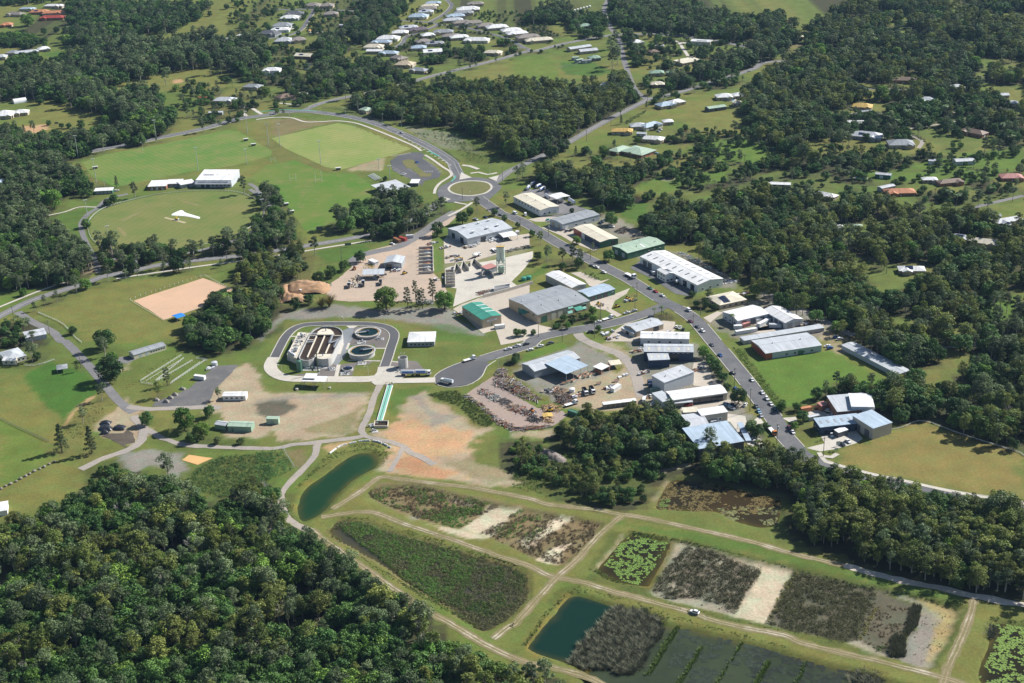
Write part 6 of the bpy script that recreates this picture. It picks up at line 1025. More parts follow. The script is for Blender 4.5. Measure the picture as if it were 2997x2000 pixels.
for a,b,c_,l in(((665,470),(690,408),(730,468),'first tall angled aggregate bin'),((720,455),(748,392),(795,450),'second tall angled aggregate bin'),((808,410),(840,372),(905,430),'third tall angled aggregate bin'),((895,500),(960,460),(1008,512),'low concrete bin beside the silo')):
 t=thing('aggregate_bin',l,'bin');m_=MB()
 for s,e in((a,b),(b,c_)):
  m_=MB();bar_along(np.array(Gs('q',[s,e])),.4,0,3.2,m_);m_.mk('wall',CONC,t)
t=thing('boundary_wall','long grey block wall below the batching plant','wall');m_=MB();bar_along(np.array(Gs('q',[(915,680),(1100,630),(1343,560)])),.5,0,2.4,m_);m_.mk('wall_panel',CONC,t)
t=thing('wash_pit','white walled pit at the edge of the batching plant','pit');m_=MB();q_=Gs('q',[(1010,625),(1145,600),(1147,580),(1010,600),(1010,625)]);bar_along(np.array(q_),.35,0,2.2,m_,0,40);m_.mk('wall',PM('white'),t)
c=G('q',1072,468);t=thing('batching_silo','tall twin cement silo on a green steel frame','silo',(c[0],c[1],0))
for s in(-1.55,1.55):MB().cyl(s,0,10.5,20.5,1.5,1.5,16).cyl(s,0,7.5,10.5,.4,1.5,16).cyl(s,0,20.5,21,1.5,.6,16).mk('silo_barrel',plain('silo paint',(.62,.70,.62),.5,.3,.08),t)
for x in(-3.2,3.2):
 for y in(-1.8,1.8):MB().box(x-.18,y-.18,0,x+.18,y+.18,12.5).mk('frame_leg',PM('lgreen'),t)
for z_ in(3.5,7,10.5):
 m_=MB()
 for y in(-1.8,1.8):m_.tube((-3.2,y,z_),(3.2,y,z_),.14);m_.tube((-3.2,y,z_-3.3),(3.2,y,z_),.09);m_.tube((3.2,y,z_-3.3),(-3.2,y,z_),.09)
 for x in(-3.2,3.2):m_.tube((x,-1.8,z_),(x,1.8,z_),.14)
 m_.mk('frame_brace',PM('lgreen'),t)
MB().box(-2.2,-1.5,1,2.2,1.5,5.5).mk('weigh_hopper',PM('lgreen'),t);m_=MB()
for x in(-3,0,3):m_.tube((x,-1.4,20.8),(x,-1.4,22),.05);m_.tube((x,1.4,20.8),(x,1.4,22),.05)
for y in(-1.4,1.4):m_.tube((-3,y,22),(3,y,22),.05)
m_.box(-3,-1.4,20.9,3,1.4,21.1);m_.mk('top_platform',PM('yellow'),t)
KO.append((np.array([(c[0]-6,c[1]-5),(c[0]+6,c[1]-5),(c[0]+6,c[1]+5),(c[0]-6,c[1]+5)]),1))
for x,y,l in((1265,520,'left teal water tank beside the batching plant'),(1308,510,'right teal water tank beside the batching plant')):
 c=G('q',x,y+8);t=thing('water_tank',l,'tank',(c[0],c[1],0));MB().cyl(0,0,0,2.3,1.9,1.9,18).mk('shell',PM('teal'),t);MB().cyl(0,0,2.3,2.8,1.9,.3,18).mk('lid',PM('teal'),t)
for k,x,y,r_,c_,l in(('00',2088,925,2.4,'silver','silver water tank beside the bypass road'),('31',2222,488,2.2,'concrete','concrete tank beside the right edge house'),('31',146,128,2,'cream','cream tank at the end of the dark shed'),('02',1845,205,2.0,'silver','upright silver tank at the end of the stable rails'),('12',350,418,.9,'concrete','small concrete drum in the shade of the dewatering shed'),('12',632,405,.8,'concrete','small concrete drum on the grass beside the dewatering shed'),('22',512,432,1.8,'white','white cylinder tank beside the parked trucks')):
 c=G(k,x,y);t=thing('water_tank',l,'tank',(c[0],c[1],0));MB().cyl(0,0,0,r_*1.2,r_,r_,18).mk('shell',PM(c_),t);MB().cyl(0,0,r_*1.2,r_*1.45,r_,.2,18).mk('lid',PM(c_),t)
# roof cowls on the long grey factory
for i,(x,y) in enumerate(((1790,490),(1910,455),(1998,432),(1865,530),(1985,498),(2073,475))):
 c=G('11',x,y,7.2);t=thing('roof_cowl','white square cowl on the long grey factory roof','vent',(c[0],c[1],6.2),R(30),'white cowls on the long grey factory');MB().box(-.8,-.8,0,.8,.8,2).mk('shaft',PM('white'),t);MB().box(-1.05,-1.05,1.95,1.05,1.05,2.25).mk('cap',PM('white'),t)
# green awnings on the tan warehouse
for k,x,y,w,d,l in(('21',100,1215,7,4.5,'large green awning over the side door of the tan warehouse'),('21',498,1180,4,1.6,'upper green window awning of the tan warehouse'),('21',498,1222,4,1.6,'lower green window awning of the tan warehouse'),('21',570,1190,6,4,'green entry awning of the tan warehouse'),('21',617,1142,3,1.5,'upper right green awning of the tan warehouse'),('21',618,1185,3,1.5,'lower right green awning of the tan warehouse')):
 z_=4.2 if y>1185 and 'lower' not in l else(2.9 if 'lower' in l else 5.4)
 a_,rz_,L_,W_,fl_=frame('21',(215,1242),(662,1118),(435,978),6.6);c=G(k,x,y,z_);side=R(-90) if 'side door' in l else 0
 t=thing('awning',l,'awning',(c[0],c[1],0),rz_+side);m_=MB();m_.add([(-w/2,-d/2,z_),(w/2,-d/2,z_),(w/2,d/2,z_+1.2),(-w/2,d/2,z_+1.2),(-w/2,-d/2,z_-.12),(w/2,-d/2,z_-.12),(w/2,d/2,z_+1.08),(-w/2,d/2,z_+1.08)],[(0,1,2,3),(7,6,5,4),(0,4,5,1),(1,5,6,2),(2,6,7,3),(3,7,4,0)]);m_.mk('sheet',RM('teal') if d>3 else PM('teal'),t)
 if d>3:
  for s in(-1,1):MB().box(s*w/2-.07,-d/2,0,s*w/2+.07,-d/2+.14,z_).mk('post',PM('dgreen'),t)
# containers and skips
def contnr(k,x0,y0,x1,y1,col,lb,w=2.45,h=2.6,L=None,z=0,group=None):
 a,b=G(k,x0,y0)[:2],G(k,x1,y1)[:2];ln=L or np.linalg.norm(b-a);u=(b-a)/np.linalg.norm(b-a)
 t=thing('shipping_container',lb,'container',(a[0],a[1],z),math.atan2(u[1],u[0]),group);m_=MB();n=max(8,int(ln/.55))
 m_.box(0,0,.12,ln,w,h-.1);m_.mk('shell',plain('container '+col,PAL[col],.6,.3,.18),t);f=MB()
 for x in(0,ln):
  for y in(0,w):f.box(x-.09,y-.09,0,x+.09,y+.09,h)
 for z_ in(.06,h-.06):
  for y in(0,w):f.box(-.08,y-.08,z_-.07,ln+.08,y+.08,z_+.07)
  for x in(0,ln):f.box(x-.07,0,z_-.065,x+.07,w,z_+.065)
 f.mk('frame',plain('container '+col,PAL[col]),t);r_=MB()
 for i in range(n):
  x=(i+.5)*ln/n
  for y in(-.04,w+.005):r_.box(x-.09,y,.2,x+.09,y+.035,h-.2)
 r_.mk('corrugation',plain('container '+col,PAL[col]),t);d=MB();d.box(ln+.01,.15,.2,ln+.06,w/2-.03,h-.2);d.box(ln+.01,w/2+.03,.2,ln+.06,w-.15,h-.2);d.mk('door',plain('container '+col,PAL[col]),t)
 KO.append((np.array([a,b,b+np.array([-u[1],u[0]])*w,a+np.array([-u[1],u[0]])*w]),1.5));return t
for c_ in(('21',1905,1365,1975,1362,'white','white container at the left of the depot yard'),('21',1988,1352,2045,1335,'pink','pink container in the depot yard'),('21',2100,1315,2170,1290,'white','rear white container in the depot yard'),('21',2125,1350,2220,1300,'white','front white container in the depot yard'),('21',2205,1352,2310,1355,'pgrey','grey-white container at the depot corner'),('21',1925,1415,2105,1385,'white','long white container beside the storage units'),
           ('22',700,270,760,285,'rust','rusty container left of the open white shed'),('22',835,250,850,225,'rust','short rusty container right of the open white shed'),('22',872,440,935,400,'white','white rust-streaked container standing alone in the salvage yard'),('22',1165,375,1240,370,'dblue','upper blue container beside the grey warehouse'),('22',1175,405,1255,395,'dblue','lower blue container beside the grey warehouse'),('22',1195,445,1290,430,'green','green container beside the repair shop'),('22',1975,790,2030,775,'dblue','blue container beside the white cars'),('22',475,625,545,648,'dgreen','green container at the edge of the salvage yard'),
           ('02',1668,325,1755,335,'white','white container on the dark gravel strip'),('11',1175,600,1225,625,'rust','left red-brown container by the access road'),('11',1225,595,1280,610,'red','right red container by the access road'),('11',1290,585,1350,580,'pgrey','grey container by the access road'),('32',430,615,520,600,'orange','orange-red container behind the blue-grey complex'),('32',495,690,590,670,'pgrey','low grey container in front of the blue-grey complex'),('11',2055,1365,2140,1355,'white','white box beside the teal-roofed workshop'),('11',2232,550,2262,548,'white','small white box beside the gabled awning')):
 contnr(*c_)
t=bld('container_row','long row of white-roofed units below the salvage yard','22',(785,545),(1065,510),(1060,490),2.7,'flat',.15,'gbrown','white',dr=[('f',6,2,2.1,'dgrey')],cat='shed')
def skip(k,x,y,rz,col,lb,group='white waste skips in the salvage yard'):
 c=G(k,x,y);t=thing('waste_skip',lb,'skip',(c[0],c[1],0),rz,group);m_=MB();a,b,h=1.0,1.7,1.3
 m_.add([(-a,-.75,0),(a,-.75,0),(a,.75,0),(-a,.75,0),(-b,-.9,h),(b,-.9,h),(b,.9,h),(-b,.9,h)],[(0,3,2,1),(0,1,5,4),(1,2,6,5),(2,3,7,6),(3,0,4,7)]);m_.mk('tub',plain('skip '+col,PAL[col],.7,.3,.25),t)
 MB().add([(-b*.95,-.8,h-.25),(b*.95,-.8,h-.25),(b*.95,.8,h-.25),(-b*.95,.8,h-.25)],[(0,1,2,3)]).mk('load',plain('skip load',PAL['rust'],.95,.1,.4),t)
for i,(x,y) in enumerate(((448,365),(480,355),(525,342),(573,310),(603,295),(632,308),(640,280),(660,300),(690,285))):skip('22',x,y,R(20+13*i%50),'cream','pale waste skip beside the wide open canopy')
for x,y,l in((740,368,'white skip at the weedy corner of the salvage yard'),(893,345,'white skip standing alone below the sheds')):skip('22',x,y,R(15),'white',l)
# timber and pole piles
def pile(k,pts,n,lb,ln=(2.5,6),r=(.09,.22),cols=((.20,.17,.15),(.34,.31,.28),(.11,.10,.10),(.40,.30,.2),(.5,.5,.5),(.34,.12,.06)),h=2.2,ang=None,seed=1):
 P=np.array(Gs(k,pts));c=P.mean(0);rr=random.Random(seed);x0,y0=P.min(0);x1,y1=P.max(0)
 t=thing('timber_pile',lb,'timber pile',(c[0],c[1],0));ms=[MB() for _ in cols];i=0;tries=0
 while i<n and tries<n*20:
  tries+=1;x,y=rr.uniform(x0,x1),rr.uniform(y0,y1)
  d=float(sdist(P,np.array([x]),np.array([y]))[0])
  if d<0:continue
  i+=1;z=min(h,.25+d*.55)*rr.random()+.15;a=(ang if ang is not None else rr.uniform(0,3.14))+rr.gauss(0,.35);l=rr.uniform(*ln)/2
  dx,dy,dz=math.cos(a)*l,math.sin(a)*l,rr.uniform(-.35,.35)*min(z,1);q=(x-c[0],y-c[1],z);rd=rr.uniform(*r)
  ms[rr.randrange(len(cols))].tube((q[0]-dx,q[1]-dy,q[2]-dz),(q[0]+dx,q[1]+dy,q[2]+dz),rd,rd*.9,5)
 for j,m_ in enumerate(ms):
  if m_.v:tag(m_.mk('logs',plain('timber %.2f %.2f'%cols[j][:2],cols[j],.9,.15,.25),t),kind='stuff')
 KO.append((P,1))
pile('j',[(270,170),(310,140),(350,180),(440,250),(530,320),(600,370),(560,380),(450,350),(330,290),(250,260)],420,'huge tangled grey pile of salvaged timber above the yard',h=3.4,seed=1)
pile('j',[(135,300),(190,285),(250,330),(230,345),(165,325)],50,'small pile of grey sleepers near the turning circle',h=1,seed=2);pile('j',[(215,355),(270,325),(300,340),(260,380)],40,'pile of pale posts in the middle of the yard',h=1,seed=3,cols=((.42,.44,.42),(.30,.28,.25)))
pile('j',[(290,370),(320,350),(362,385),(330,405)],50,'dark stack of round posts in the yard',h=1.2,ang=.4,seed=4,cols=((.12,.11,.11),(.20,.18,.17)));pile('j',[(330,415),(400,385),(480,430),(540,470),(500,480),(400,450)],110,'long low heap of poles through the yard centre',h=1.3,seed=5)
pile('j',[(480,500),(530,470),(585,510),(550,525)],60,'dark heap of posts near the yellow sheet',h=1.6,seed=6,cols=((.10,.09,.09),(.18,.16,.15)))
pile('j',[(40,320),(60,330),(170,400),(270,490),(390,545),(370,570),(300,540),(180,425),(60,345)],170,'line of timber bundles along the lower fence',h=1.2,seed=7);pile('j',[(390,565),(470,552),(640,545),(640,560),(480,578),(390,580)],60,'row of long grey poles at the bottom of the yard',ln=(5,9),h=.9,ang=.1,seed=8)
pile('j',[(585,420),(650,390),(720,420),(700,450),(620,445)],90,'pale orange sawn timber beside the yellow loader',h=1.2,seed=9,cols=((.62,.42,.22),(.50,.34,.18),(.35,.25,.16)));pile('j',[(690,340),(760,320),(800,350),(770,400),(700,390)],120,'dark scrap heap beside the parked tip trucks',h=2,seed=10,cols=((.10,.09,.09),(.24,.13,.08),(.20,.18,.16)))
pile('j',[(620,290),(700,270),(760,300),(700,330),(640,320)],70,'rusty scrap heap above the tip trucks',h=1.5,seed=11,cols=((.30,.15,.08),(.4,.3,.2),(.2,.18,.17)));pile('j',[(590,490),(650,480),(665,520),(610,525)],50,'orange timber stack under the yellow sheet',h=1,seed=12,cols=((.60,.42,.24),(.45,.30,.18)))
pile('21',[(880,520),(960,480),(1000,500),(980,540),(900,545)],90,'dark scrap frames behind the cream-roofed workshop',ln=(2,4),h=1.4,seed=13,cols=((.06,.06,.06),(.15,.12,.1)));pile('11',[(2140,690),(2340,640),(2345,655),(2160,710)],80,'line of dark pallets along the factory yard fence',ln=(1.5,3),h=1,seed=14,cols=((.08,.08,.09),(.3,.3,.32)))
pile('q',[(850,640),(900,625),(985,605),(960,640),(890,665)],60,'scrap beside the white walled pit',ln=(2,4),h=1,seed=15);pile('21',[(1400,700),(1520,720),(1700,820),(1850,900),(1800,900),(1560,790)],150,'stacked pale offcuts behind the long white factory',ln=(2,5),h=1,seed=16,cols=((.45,.6,.6),(.7,.7,.7),(.5,.36,.25),(.2,.2,.22)))
pile('11',[(920,830),(960,800),(1030,810),(1020,840),(950,855)],40,'yellow and white machine parts beside the grey gabled shed',ln=(1.5,3),h=1.4,seed=17,cols=((.7,.5,.05),(.7,.7,.7),(.3,.3,.32)));pile('11',[(800,940),(880,890),(920,930),(870,1010),(820,1000)],70,'stacked pale stone pallets in the soil yard',ln=(1.2,2.4),r=(.3,.5),h=1.4,seed=18,cols=((.62,.5,.33),(.5,.42,.34),(.7,.66,.6)))
pile('32',[(520,560),(590,540),(590,580),(540,595)],40,'dark drums and scrap behind the blue-grey complex',ln=(1,2),h=1.3,seed=19,cols=((.1,.1,.12),(.3,.1,.08)));pile('11',[(1380,1120),(1510,1110),(1520,1150),(1390,1150)],60,'scrap cars and parts under the tall pines',ln=(1.5,3),h=1.2,seed=20,cols=((.5,.5,.52),(.3,.32,.35)))
sheet_=G('j',630,482);t=thing('tarpaulin','bright yellow sheet over timber in the salvage yard','tarpaulin',(sheet_[0],sheet_[1],0),R(10));m_=MB();m_.add([(-3,-2.2,1.3),(0,-2.4,1.7),(3,-2.2,1.25),(-3,2.2,1.5),(0,2.4,1.9),(3,2.2,1.4),(-3,-2.2,1.2),(0,-2.4,1.6),(3,-2.2,1.15),(-3,2.2,1.4),(0,2.4,1.8),(3,2.2,1.3)],[(0,1,4,3),(1,2,5,4),(9,10,7,6),(10,11,8,7),(0,6,7,1),(1,7,8,2),(3,4,10,9),(4,5,11,10),(0,3,9,6),(2,8,11,5)]);m_.mk('sheet',PM('yellow'),t)
# pallets, drums, crates and parts lying in the yards
def stock(k,x,y,n,ext,lb,cols,seed):
 c=G(k,x,y);t=thing('yard_stock',lb,'stacked goods',(c[0],c[1],.1),R(30));rr=random.Random(seed)
 for i in range(n*2):
  a,b,w,d,h=rr.uniform(-1.3,1.3)*ext,rr.uniform(-.6,.6)*ext,rr.uniform(.4,1.3),rr.uniform(.4,.9),rr.uniform(.3,1.5)
  m_=MB();m_.cyl(a,b,0,h,w*.5,w*.5,9) if rr.random()<.25 else m_.box(a-w,b-d,0,a+w,b+d,h);m_.mk('pallet',PM(cols[i%len(cols)]),t)
 KO.append((np.array([(c[0]-ext,c[1]-ext),(c[0]+ext,c[1]-ext),(c[0]+ext,c[1]+ext),(c[0]-ext,c[1]+ext)]),0))
MIX=('dgrey','silver','tan','white','rust')
for i,(k,x,y,n,e,l) in enumerate((('q',690,360,9,4,'yellow and grey goods along the factory yard fence'),('q',650,330,8,3.5,'drums at the left end of the factory yard'),('q',780,250,8,3.5,'racks before the grey factory wall'),('q',1000,190,9,4,'white stacked units under the factory wall'),('q',590,250,9,3,'shelving along the left factory fence'),('q',40,500,10,4,'crates under the open machinery shed'),('q',170,450,7,3,'machines before the gabled shed'),('q',480,215,9,4,'rubble and boulders at the head of the soil bays'),('q',540,520,8,3,'pipes beside the soil yard corner'),('21',1850,960,10,5,'scrap behind the end of the white factory'),('21',1980,1060,9,4,'stripped cars behind the cream showroom'),('21',820,1400,9,3.5,'white tanks left of the arched workshop'),('21',870,1440,9,3.5,'machines below the arched workshop'),('21',1320,1400,7,3,'crates between the two workshops'),('22',1080,80,8,3.5,'bins at the left wall of the dark blue factory'),('22',1120,270,8,3,'dark heap beside the blue containers'),('22',1600,240,6,3,'goods in the lot of the tall grey warehouse'),('22',1190,480,8,3,'parts at the left of the repair shop'),('22',1220,540,7,3,'parts below the repair shop annex'),('22',840,400,8,3,'scrap in the fenced corner of the salvage yard'),('22',950,300,5,2.5,'bags below the small white lean-to'),('22',560,470,8,3,'rusty parts left of the tip trucks'),('22',330,430,9,4,'rusty plant above the scrap heap'),('31',460,1320,8,3.5,'goods behind the L-shaped depot'),('32',700,640,6,2.5,'pallets at the brick wall of the complex'),('11',2280,1160,7,3,'bins in the teal workshop yard'),('11',1740,1230,6,2.5,'offcuts left of the teal-roofed workshop'),('21',1010,1120,7,3,'yellow plant on the forecourt bed'),('21',780,1160,6,2.5,'hire machines on the green workshop forecourt'),('02',1800,240,5,2,'panels beside the white container'))):
 stock(k,x,y,n,e,l,('yellow','dgrey','silver') if 'yellow' in l or 'hire' in l else(('white','silver') if 'white' in l else MIX),i)
# vehicles
VP={}
RUB=plain('tyre rubber',(.02,.02,.02),.9,.2,.1)
def wheels(t,xs,y,r=.33,w=.22):
 for x in xs:
  for s in(-1,1):
   m_=MB();m_.tube((x,s*y-w/2,r),(x,s*y+w/2,r),r,r,10);m_.mk('wheel',RUB,t)
def shell(m_,prof,w,tw=None):
 """side profile (x,z,halfwidth factor) extruded across the car"""
 n=len(prof);v=[(x,-w*f,z) for x,z,f in prof]+[(x,w*f,z) for x,z,f in prof]
 m_.add(v,[tuple(range(n)),tuple(range(2*n-1,n-1,-1))]+[(i,n+i,n+(i+1)%n,(i+1)%n) for i in range(n)])
def vehicle_proto(kind,col):
 if(kind,col) in VP:return VP[kind,col]
 t=link('car',None);pm=plain('car paint '+col,{'white':(.80,.80,.80),'silver':(.50,.52,.55),'black':(.02,.02,.025),'grey':(.16,.17,.19),'blue':(.03,.10,.32),'dblue':(.02,.04,.09),'red':(.42,.02,.02),'maroon':(.16,.04,.07),'green':(.03,.12,.11),'teal':(.05,.4,.35),'yellow':(.7,.45,.03),'orange':(.6,.2,.03),'lblue':(.25,.45,.6)}[col],.25,.6,.03)
 if kind in('sedan','suv','hatch'):
  h=.25 if kind=='suv' else 0;L=2.2 if kind!='hatch' else 1.95
  b=MB();shell(b,[(-L,.32,.94),(L,.32,.94),(L+.05,.62+h*.5,.92),(L-.1,.82+h*.6,.9),(L-1.15,.95+h*.6,.97),(-L+.25,.98+h*.6,.97),(-L,.85+h*.6,.92)],.9)
  b.mk('body',pm,t);c=MB();z0,z1=.94+h*.6,1.42+h
  rear=-L+.25 if kind!='sedan' else-L+.75
  c.add([(L-1.2,-.84,z0),(L-1.2,.84,z0),(rear,.84,z0),(rear,-.84,z0),(L-1.95,-.66,z1),(L-1.95,.66,z1),(rear+.45,.66,z1),(rear+.45,-.66,z1)],[(0,1,5,4),(1,2,6,5),(2,3,7,6),(3,0,4,7)]);c.mk('windows',GLASS,t)
  r_=MB();r_.box(rear+.42,-.68,z1-.03,L-1.92,.68,z1+.05);r_.mk('roof',pm if col!='white' or kind!='suv' else pm,t);wheels(t,(-L+.75,L-.85),.8)
  lm=MB();lm.box(L-.02,-.82,.58,L+.08,-.5,.74);lm.box(L-.02,.5,.58,L+.08,.82,.74);lm.mk('headlights',PM('silver'),t)
 elif kind=='ute':
  b=MB();shell(b,[(-2.5,.4,.95),(2.5,.4,.95),(2.55,.8,.92),(2.4,.98,.9),(1.35,1.1,.97),(-.55,1.12,.97),(-.6,.75,.97),(-2.5,.75,.95)],.92);b.mk('body',pm,t)
  c=MB();c.add([(1.35,-.85,1.1),(1.35,.85,1.1),(-.5,.85,1.1),(-.5,-.85,1.1),(.6,-.68,1.68),(.6,.68,1.68),(-.3,.68,1.68),(-.3,-.68,1.68)],[(0,1,5,4),(1,2,6,5),(2,3,7,6),(3,0,4,7)]);c.mk('windows',GLASS,t);MB().box(-.35,-.7,1.65,.65,.7,1.73).mk('roof',pm,t)
  m_=MB();m_.box(-2.5,-.93,.75,-.62,-.85,1.1);m_.box(-2.5,.85,.75,-.62,.93,1.1);m_.box(-2.5,-.85,.76,-2.42,.85,1.09);m_.mk('tray',pm,t);wheels(t,(-1.6,1.6),.82,.38)
 elif kind=='van':
  b=MB();shell(b,[(-2.4,.4,.97),(2.4,.4,.97),(2.45,.9,.95),(1.9,1.2,.95),(1.2,1.95,.85),(-2.3,2.0,.85),(-2.4,1.0,.97)],.95);b.mk('body',pm,t);m_=MB();m_.add([(1.93,-.8,1.25),(1.93,.8,1.25),(1.27,.75,1.92),(1.27,-.75,1.92)],[(0,1,2,3)]);m_.box(-1.5,-.93,1.25,1.3,-.9,1.75);m_.box(-1.5,.9,1.25,1.3,.93,1.75);m_.mk('windows',GLASS,t);wheels(t,(-1.6,1.6),.85,.36)
 elif kind in('tip','flat','tanker','mixer','trailer','dog'):
  L=4.2
  ch=MB();ch.box(-L,-.5,.75,L-.3,.5,1.0);ch.mk('chassis',PM('black'),t)
  if kind not in('trailer','dog'):
   cb=MB();shell(cb,[(2.3,.6,1),(4.3,.6,1),(4.35,1.5,.98),(4.0,2.7,.9),(2.4,2.8,.9),(2.3,1.5,1)],1.2);cb.mk('cab',pm,t);m_=MB();m_.add([(4.37,-1.05,1.6),(4.37,1.05,1.6),(4.08,.95,2.55),(4.08,-.95,2.55)],[(0,1,2,3)]);m_.box(2.8,-1.21,1.6,3.9,-1.17,2.4);m_.box(2.8,1.17,1.6,3.9,1.21,2.4);m_.mk('windows',GLASS,t)
  if kind=='tip':
   m_=MB();m_.box(-4.2,-1.2,1.05,2.1,1.2,1.2)
   for y in(-1.2,1.12):m_.box(-4.2,y,1.2,2.1,y+.08,2.3)
   m_.box(-4.2,-1.12,1.2,-4.12,1.12,2.3);m_.box(2.02,-1.12,1.2,2.1,1.12,2.4);m_.mk('tipping_tray',plain('tray steel',(.12,.12,.13)),t)
  elif kind=='flat':MB().box(-4.4,-1.25,1.05,2.1,1.25,1.25).box(2.0,-1.25,1.25,2.1,1.25,2.4).mk('tray',PM('white'),t)
  elif kind in('tanker','trailer','dog'):
   x1=2.0 if kind=='tanker' else 3.6
   tk=MB();tk.tube((-4.2,0,2.05),(x1,0,2.05),1.15,1.15,18);tk.mk('tank',plain('tank '+('polished' if kind!='trailer' else 'white'),(.72,.75,.8),.3,.5,.06),t)
   if kind!='trailer':
    bl=MB();n=18;vs_=[]
    for x in(-3.6,x1-.6):
     for a in np.linspace(R(-15),R(40),6):vs_.append((x,-1.17*math.cos(a),2.05+1.17*math.sin(a)))
    bl.add(vs_,[(i,i+1,7+i,6+i) for i in range(5)]);bl.mk('livery_panel',plain('livery blue',(.05,.16,.5),.4,.4,.05),t)
   m_=MB();m_.box(-3.8,-.35,3.15,x1-.4,.35,3.25);m_.mk('walkway',PM('silver'),t)
  elif kind=='mixer':
   m_=MB();m_.tube((-4.0,0,2.7),(-2.2,0,2.5),.55,1.25,14);m_.tube((-2.2,0,2.5),(.2,0,2.2),1.25,1.25,14);m_.tube((.2,0,2.2),(1.9,0,2.0),1.25,.6,14);m_.mk('drum',PM('white'),t);MB().box(-4.3,-.4,2.6,-3.6,.4,3.5).mk('chute',PM('steel'),t)
  xs=(-3.3,-2.1,3.3) if kind not in('trailer','dog') else(-3.3,-2.2,2.6)
  wheels(t,xs,1.02,.5,.3)
 elif kind=='loader':
  MB().box(-1.8,-.9,.7,.2,.9,1.6).box(.3,-.7,.6,1.6,.7,1.2).mk('body',pm,t);MB().box(-.9,-.7,1.6,.3,.7,2.6).mk('cab',GLASS,t);m_=MB();m_.box(1.6,-.15,.5,2.4,.15,.9);m_.add([(2.4,-1.2,.1),(2.4,1.2,.1),(3.2,1.2,.15),(3.2,-1.2,.15),(2.4,-1.2,1.1),(2.4,1.2,1.1)],[(0,1,2,3),(0,4,5,1),(0,3,4),(1,5,2)]);m_.mk('bucket',PM('steel'),t);wheels(t,(-1.2,1.1),.95,.6,.4)
 elif kind=='roller':
  MB().box(-.9,-.5,.6,.5,.5,1.1).mk('body',pm,t);MB().tube((.9,-.6,.55),(.9,.6,.55),.55,.55,14).mk('drum',PM('steel'),t);MB().tube((-.7,-.6,.5),(-.7,.6,.5),.5,.5,14).mk('rear_drum',PM('steel'),t);m_=MB();m_.box(-.9,-.5,1.9,.4,.5,2.0)
  for x in(-.85,.35):
   for y in(-.45,.45):m_.box(x-.04,y-.04,1.1,x+.04,y+.04,1.9)
  m_.mk('canopy',pm,t)
 elif kind=='caravan':
  MB().box(-2.6,-1.1,.5,2.6,1.1,2.5).mk('body',PM('white'),t);MB().box(-1.8,-1.13,1.4,1.8,-1.1,2.0).mk('windows',GLASS,t);wheels(t,(-.2,),.95,.34)
 VP[kind,col]=t;t['used']=0;return t
KN=dict(sedan='sedan',suv='four-wheel drive',hatch='hatchback',ute='utility truck',van='van',tip='tip truck',flat='flatbed truck',tanker='tanker truck',mixer='concrete mixer truck',trailer='tanker trailer',dog='blue-liveried tanker trailer',loader='loader',roller='pitch roller',caravan='caravan')
NM=dict(sedan='parked_car',suv='parked_car',hatch='parked_car',ute='utility_truck',van='van',tip='tip_truck',flat='flatbed_truck',tanker='tanker_truck',mixer='mixer_truck',trailer='tanker_trailer',dog='tanker_trailer',loader='wheel_loader',roller='pitch_roller',caravan='caravan')
CT=dict(sedan='car',suv='car',hatch='car',ute='ute',van='van',tip='truck',flat='truck',tanker='truck',mixer='truck',trailer='trailer',dog='trailer',loader='loader',roller='roller',caravan='caravan')
def veh(k,x,y,dx,dy,kind,col,where,z=Z3+.01,sc=1.0):
 c=G(k,x,y);d=G(k,x+dx,y+dy)-c;rz=math.atan2(d[1],d[0])
 cn=dict(lblue='light blue',dblue='dark blue').get(col,col)
 p=vehicle_proto(kind,col);lab='%s %s %s'%(cn,KN[kind],where)
 if p['used']==0:t=p;t.location=(c[0],c[1],z);t.rotation_euler=(0,0,rz);p['used']=1
 else:t=cpth(p,(c[0],c[1],z),rz)
 t.name=NM[kind];t.scale=(sc,sc,sc)
 tag(t,lab,CT[kind],{'car':'cars parked around the estate','ute':'utes parked around the estate','van':'vans parked around the estate'}.get(CT[kind]))
 KO.append((np.array([(c[0]-3,c[1]-3),(c[0]+3,c[1]-3),(c[0]+3,c[1]+3),(c[0]-3,c[1]+3)]),.5))
s12,s21=(10,-3),(20,12)
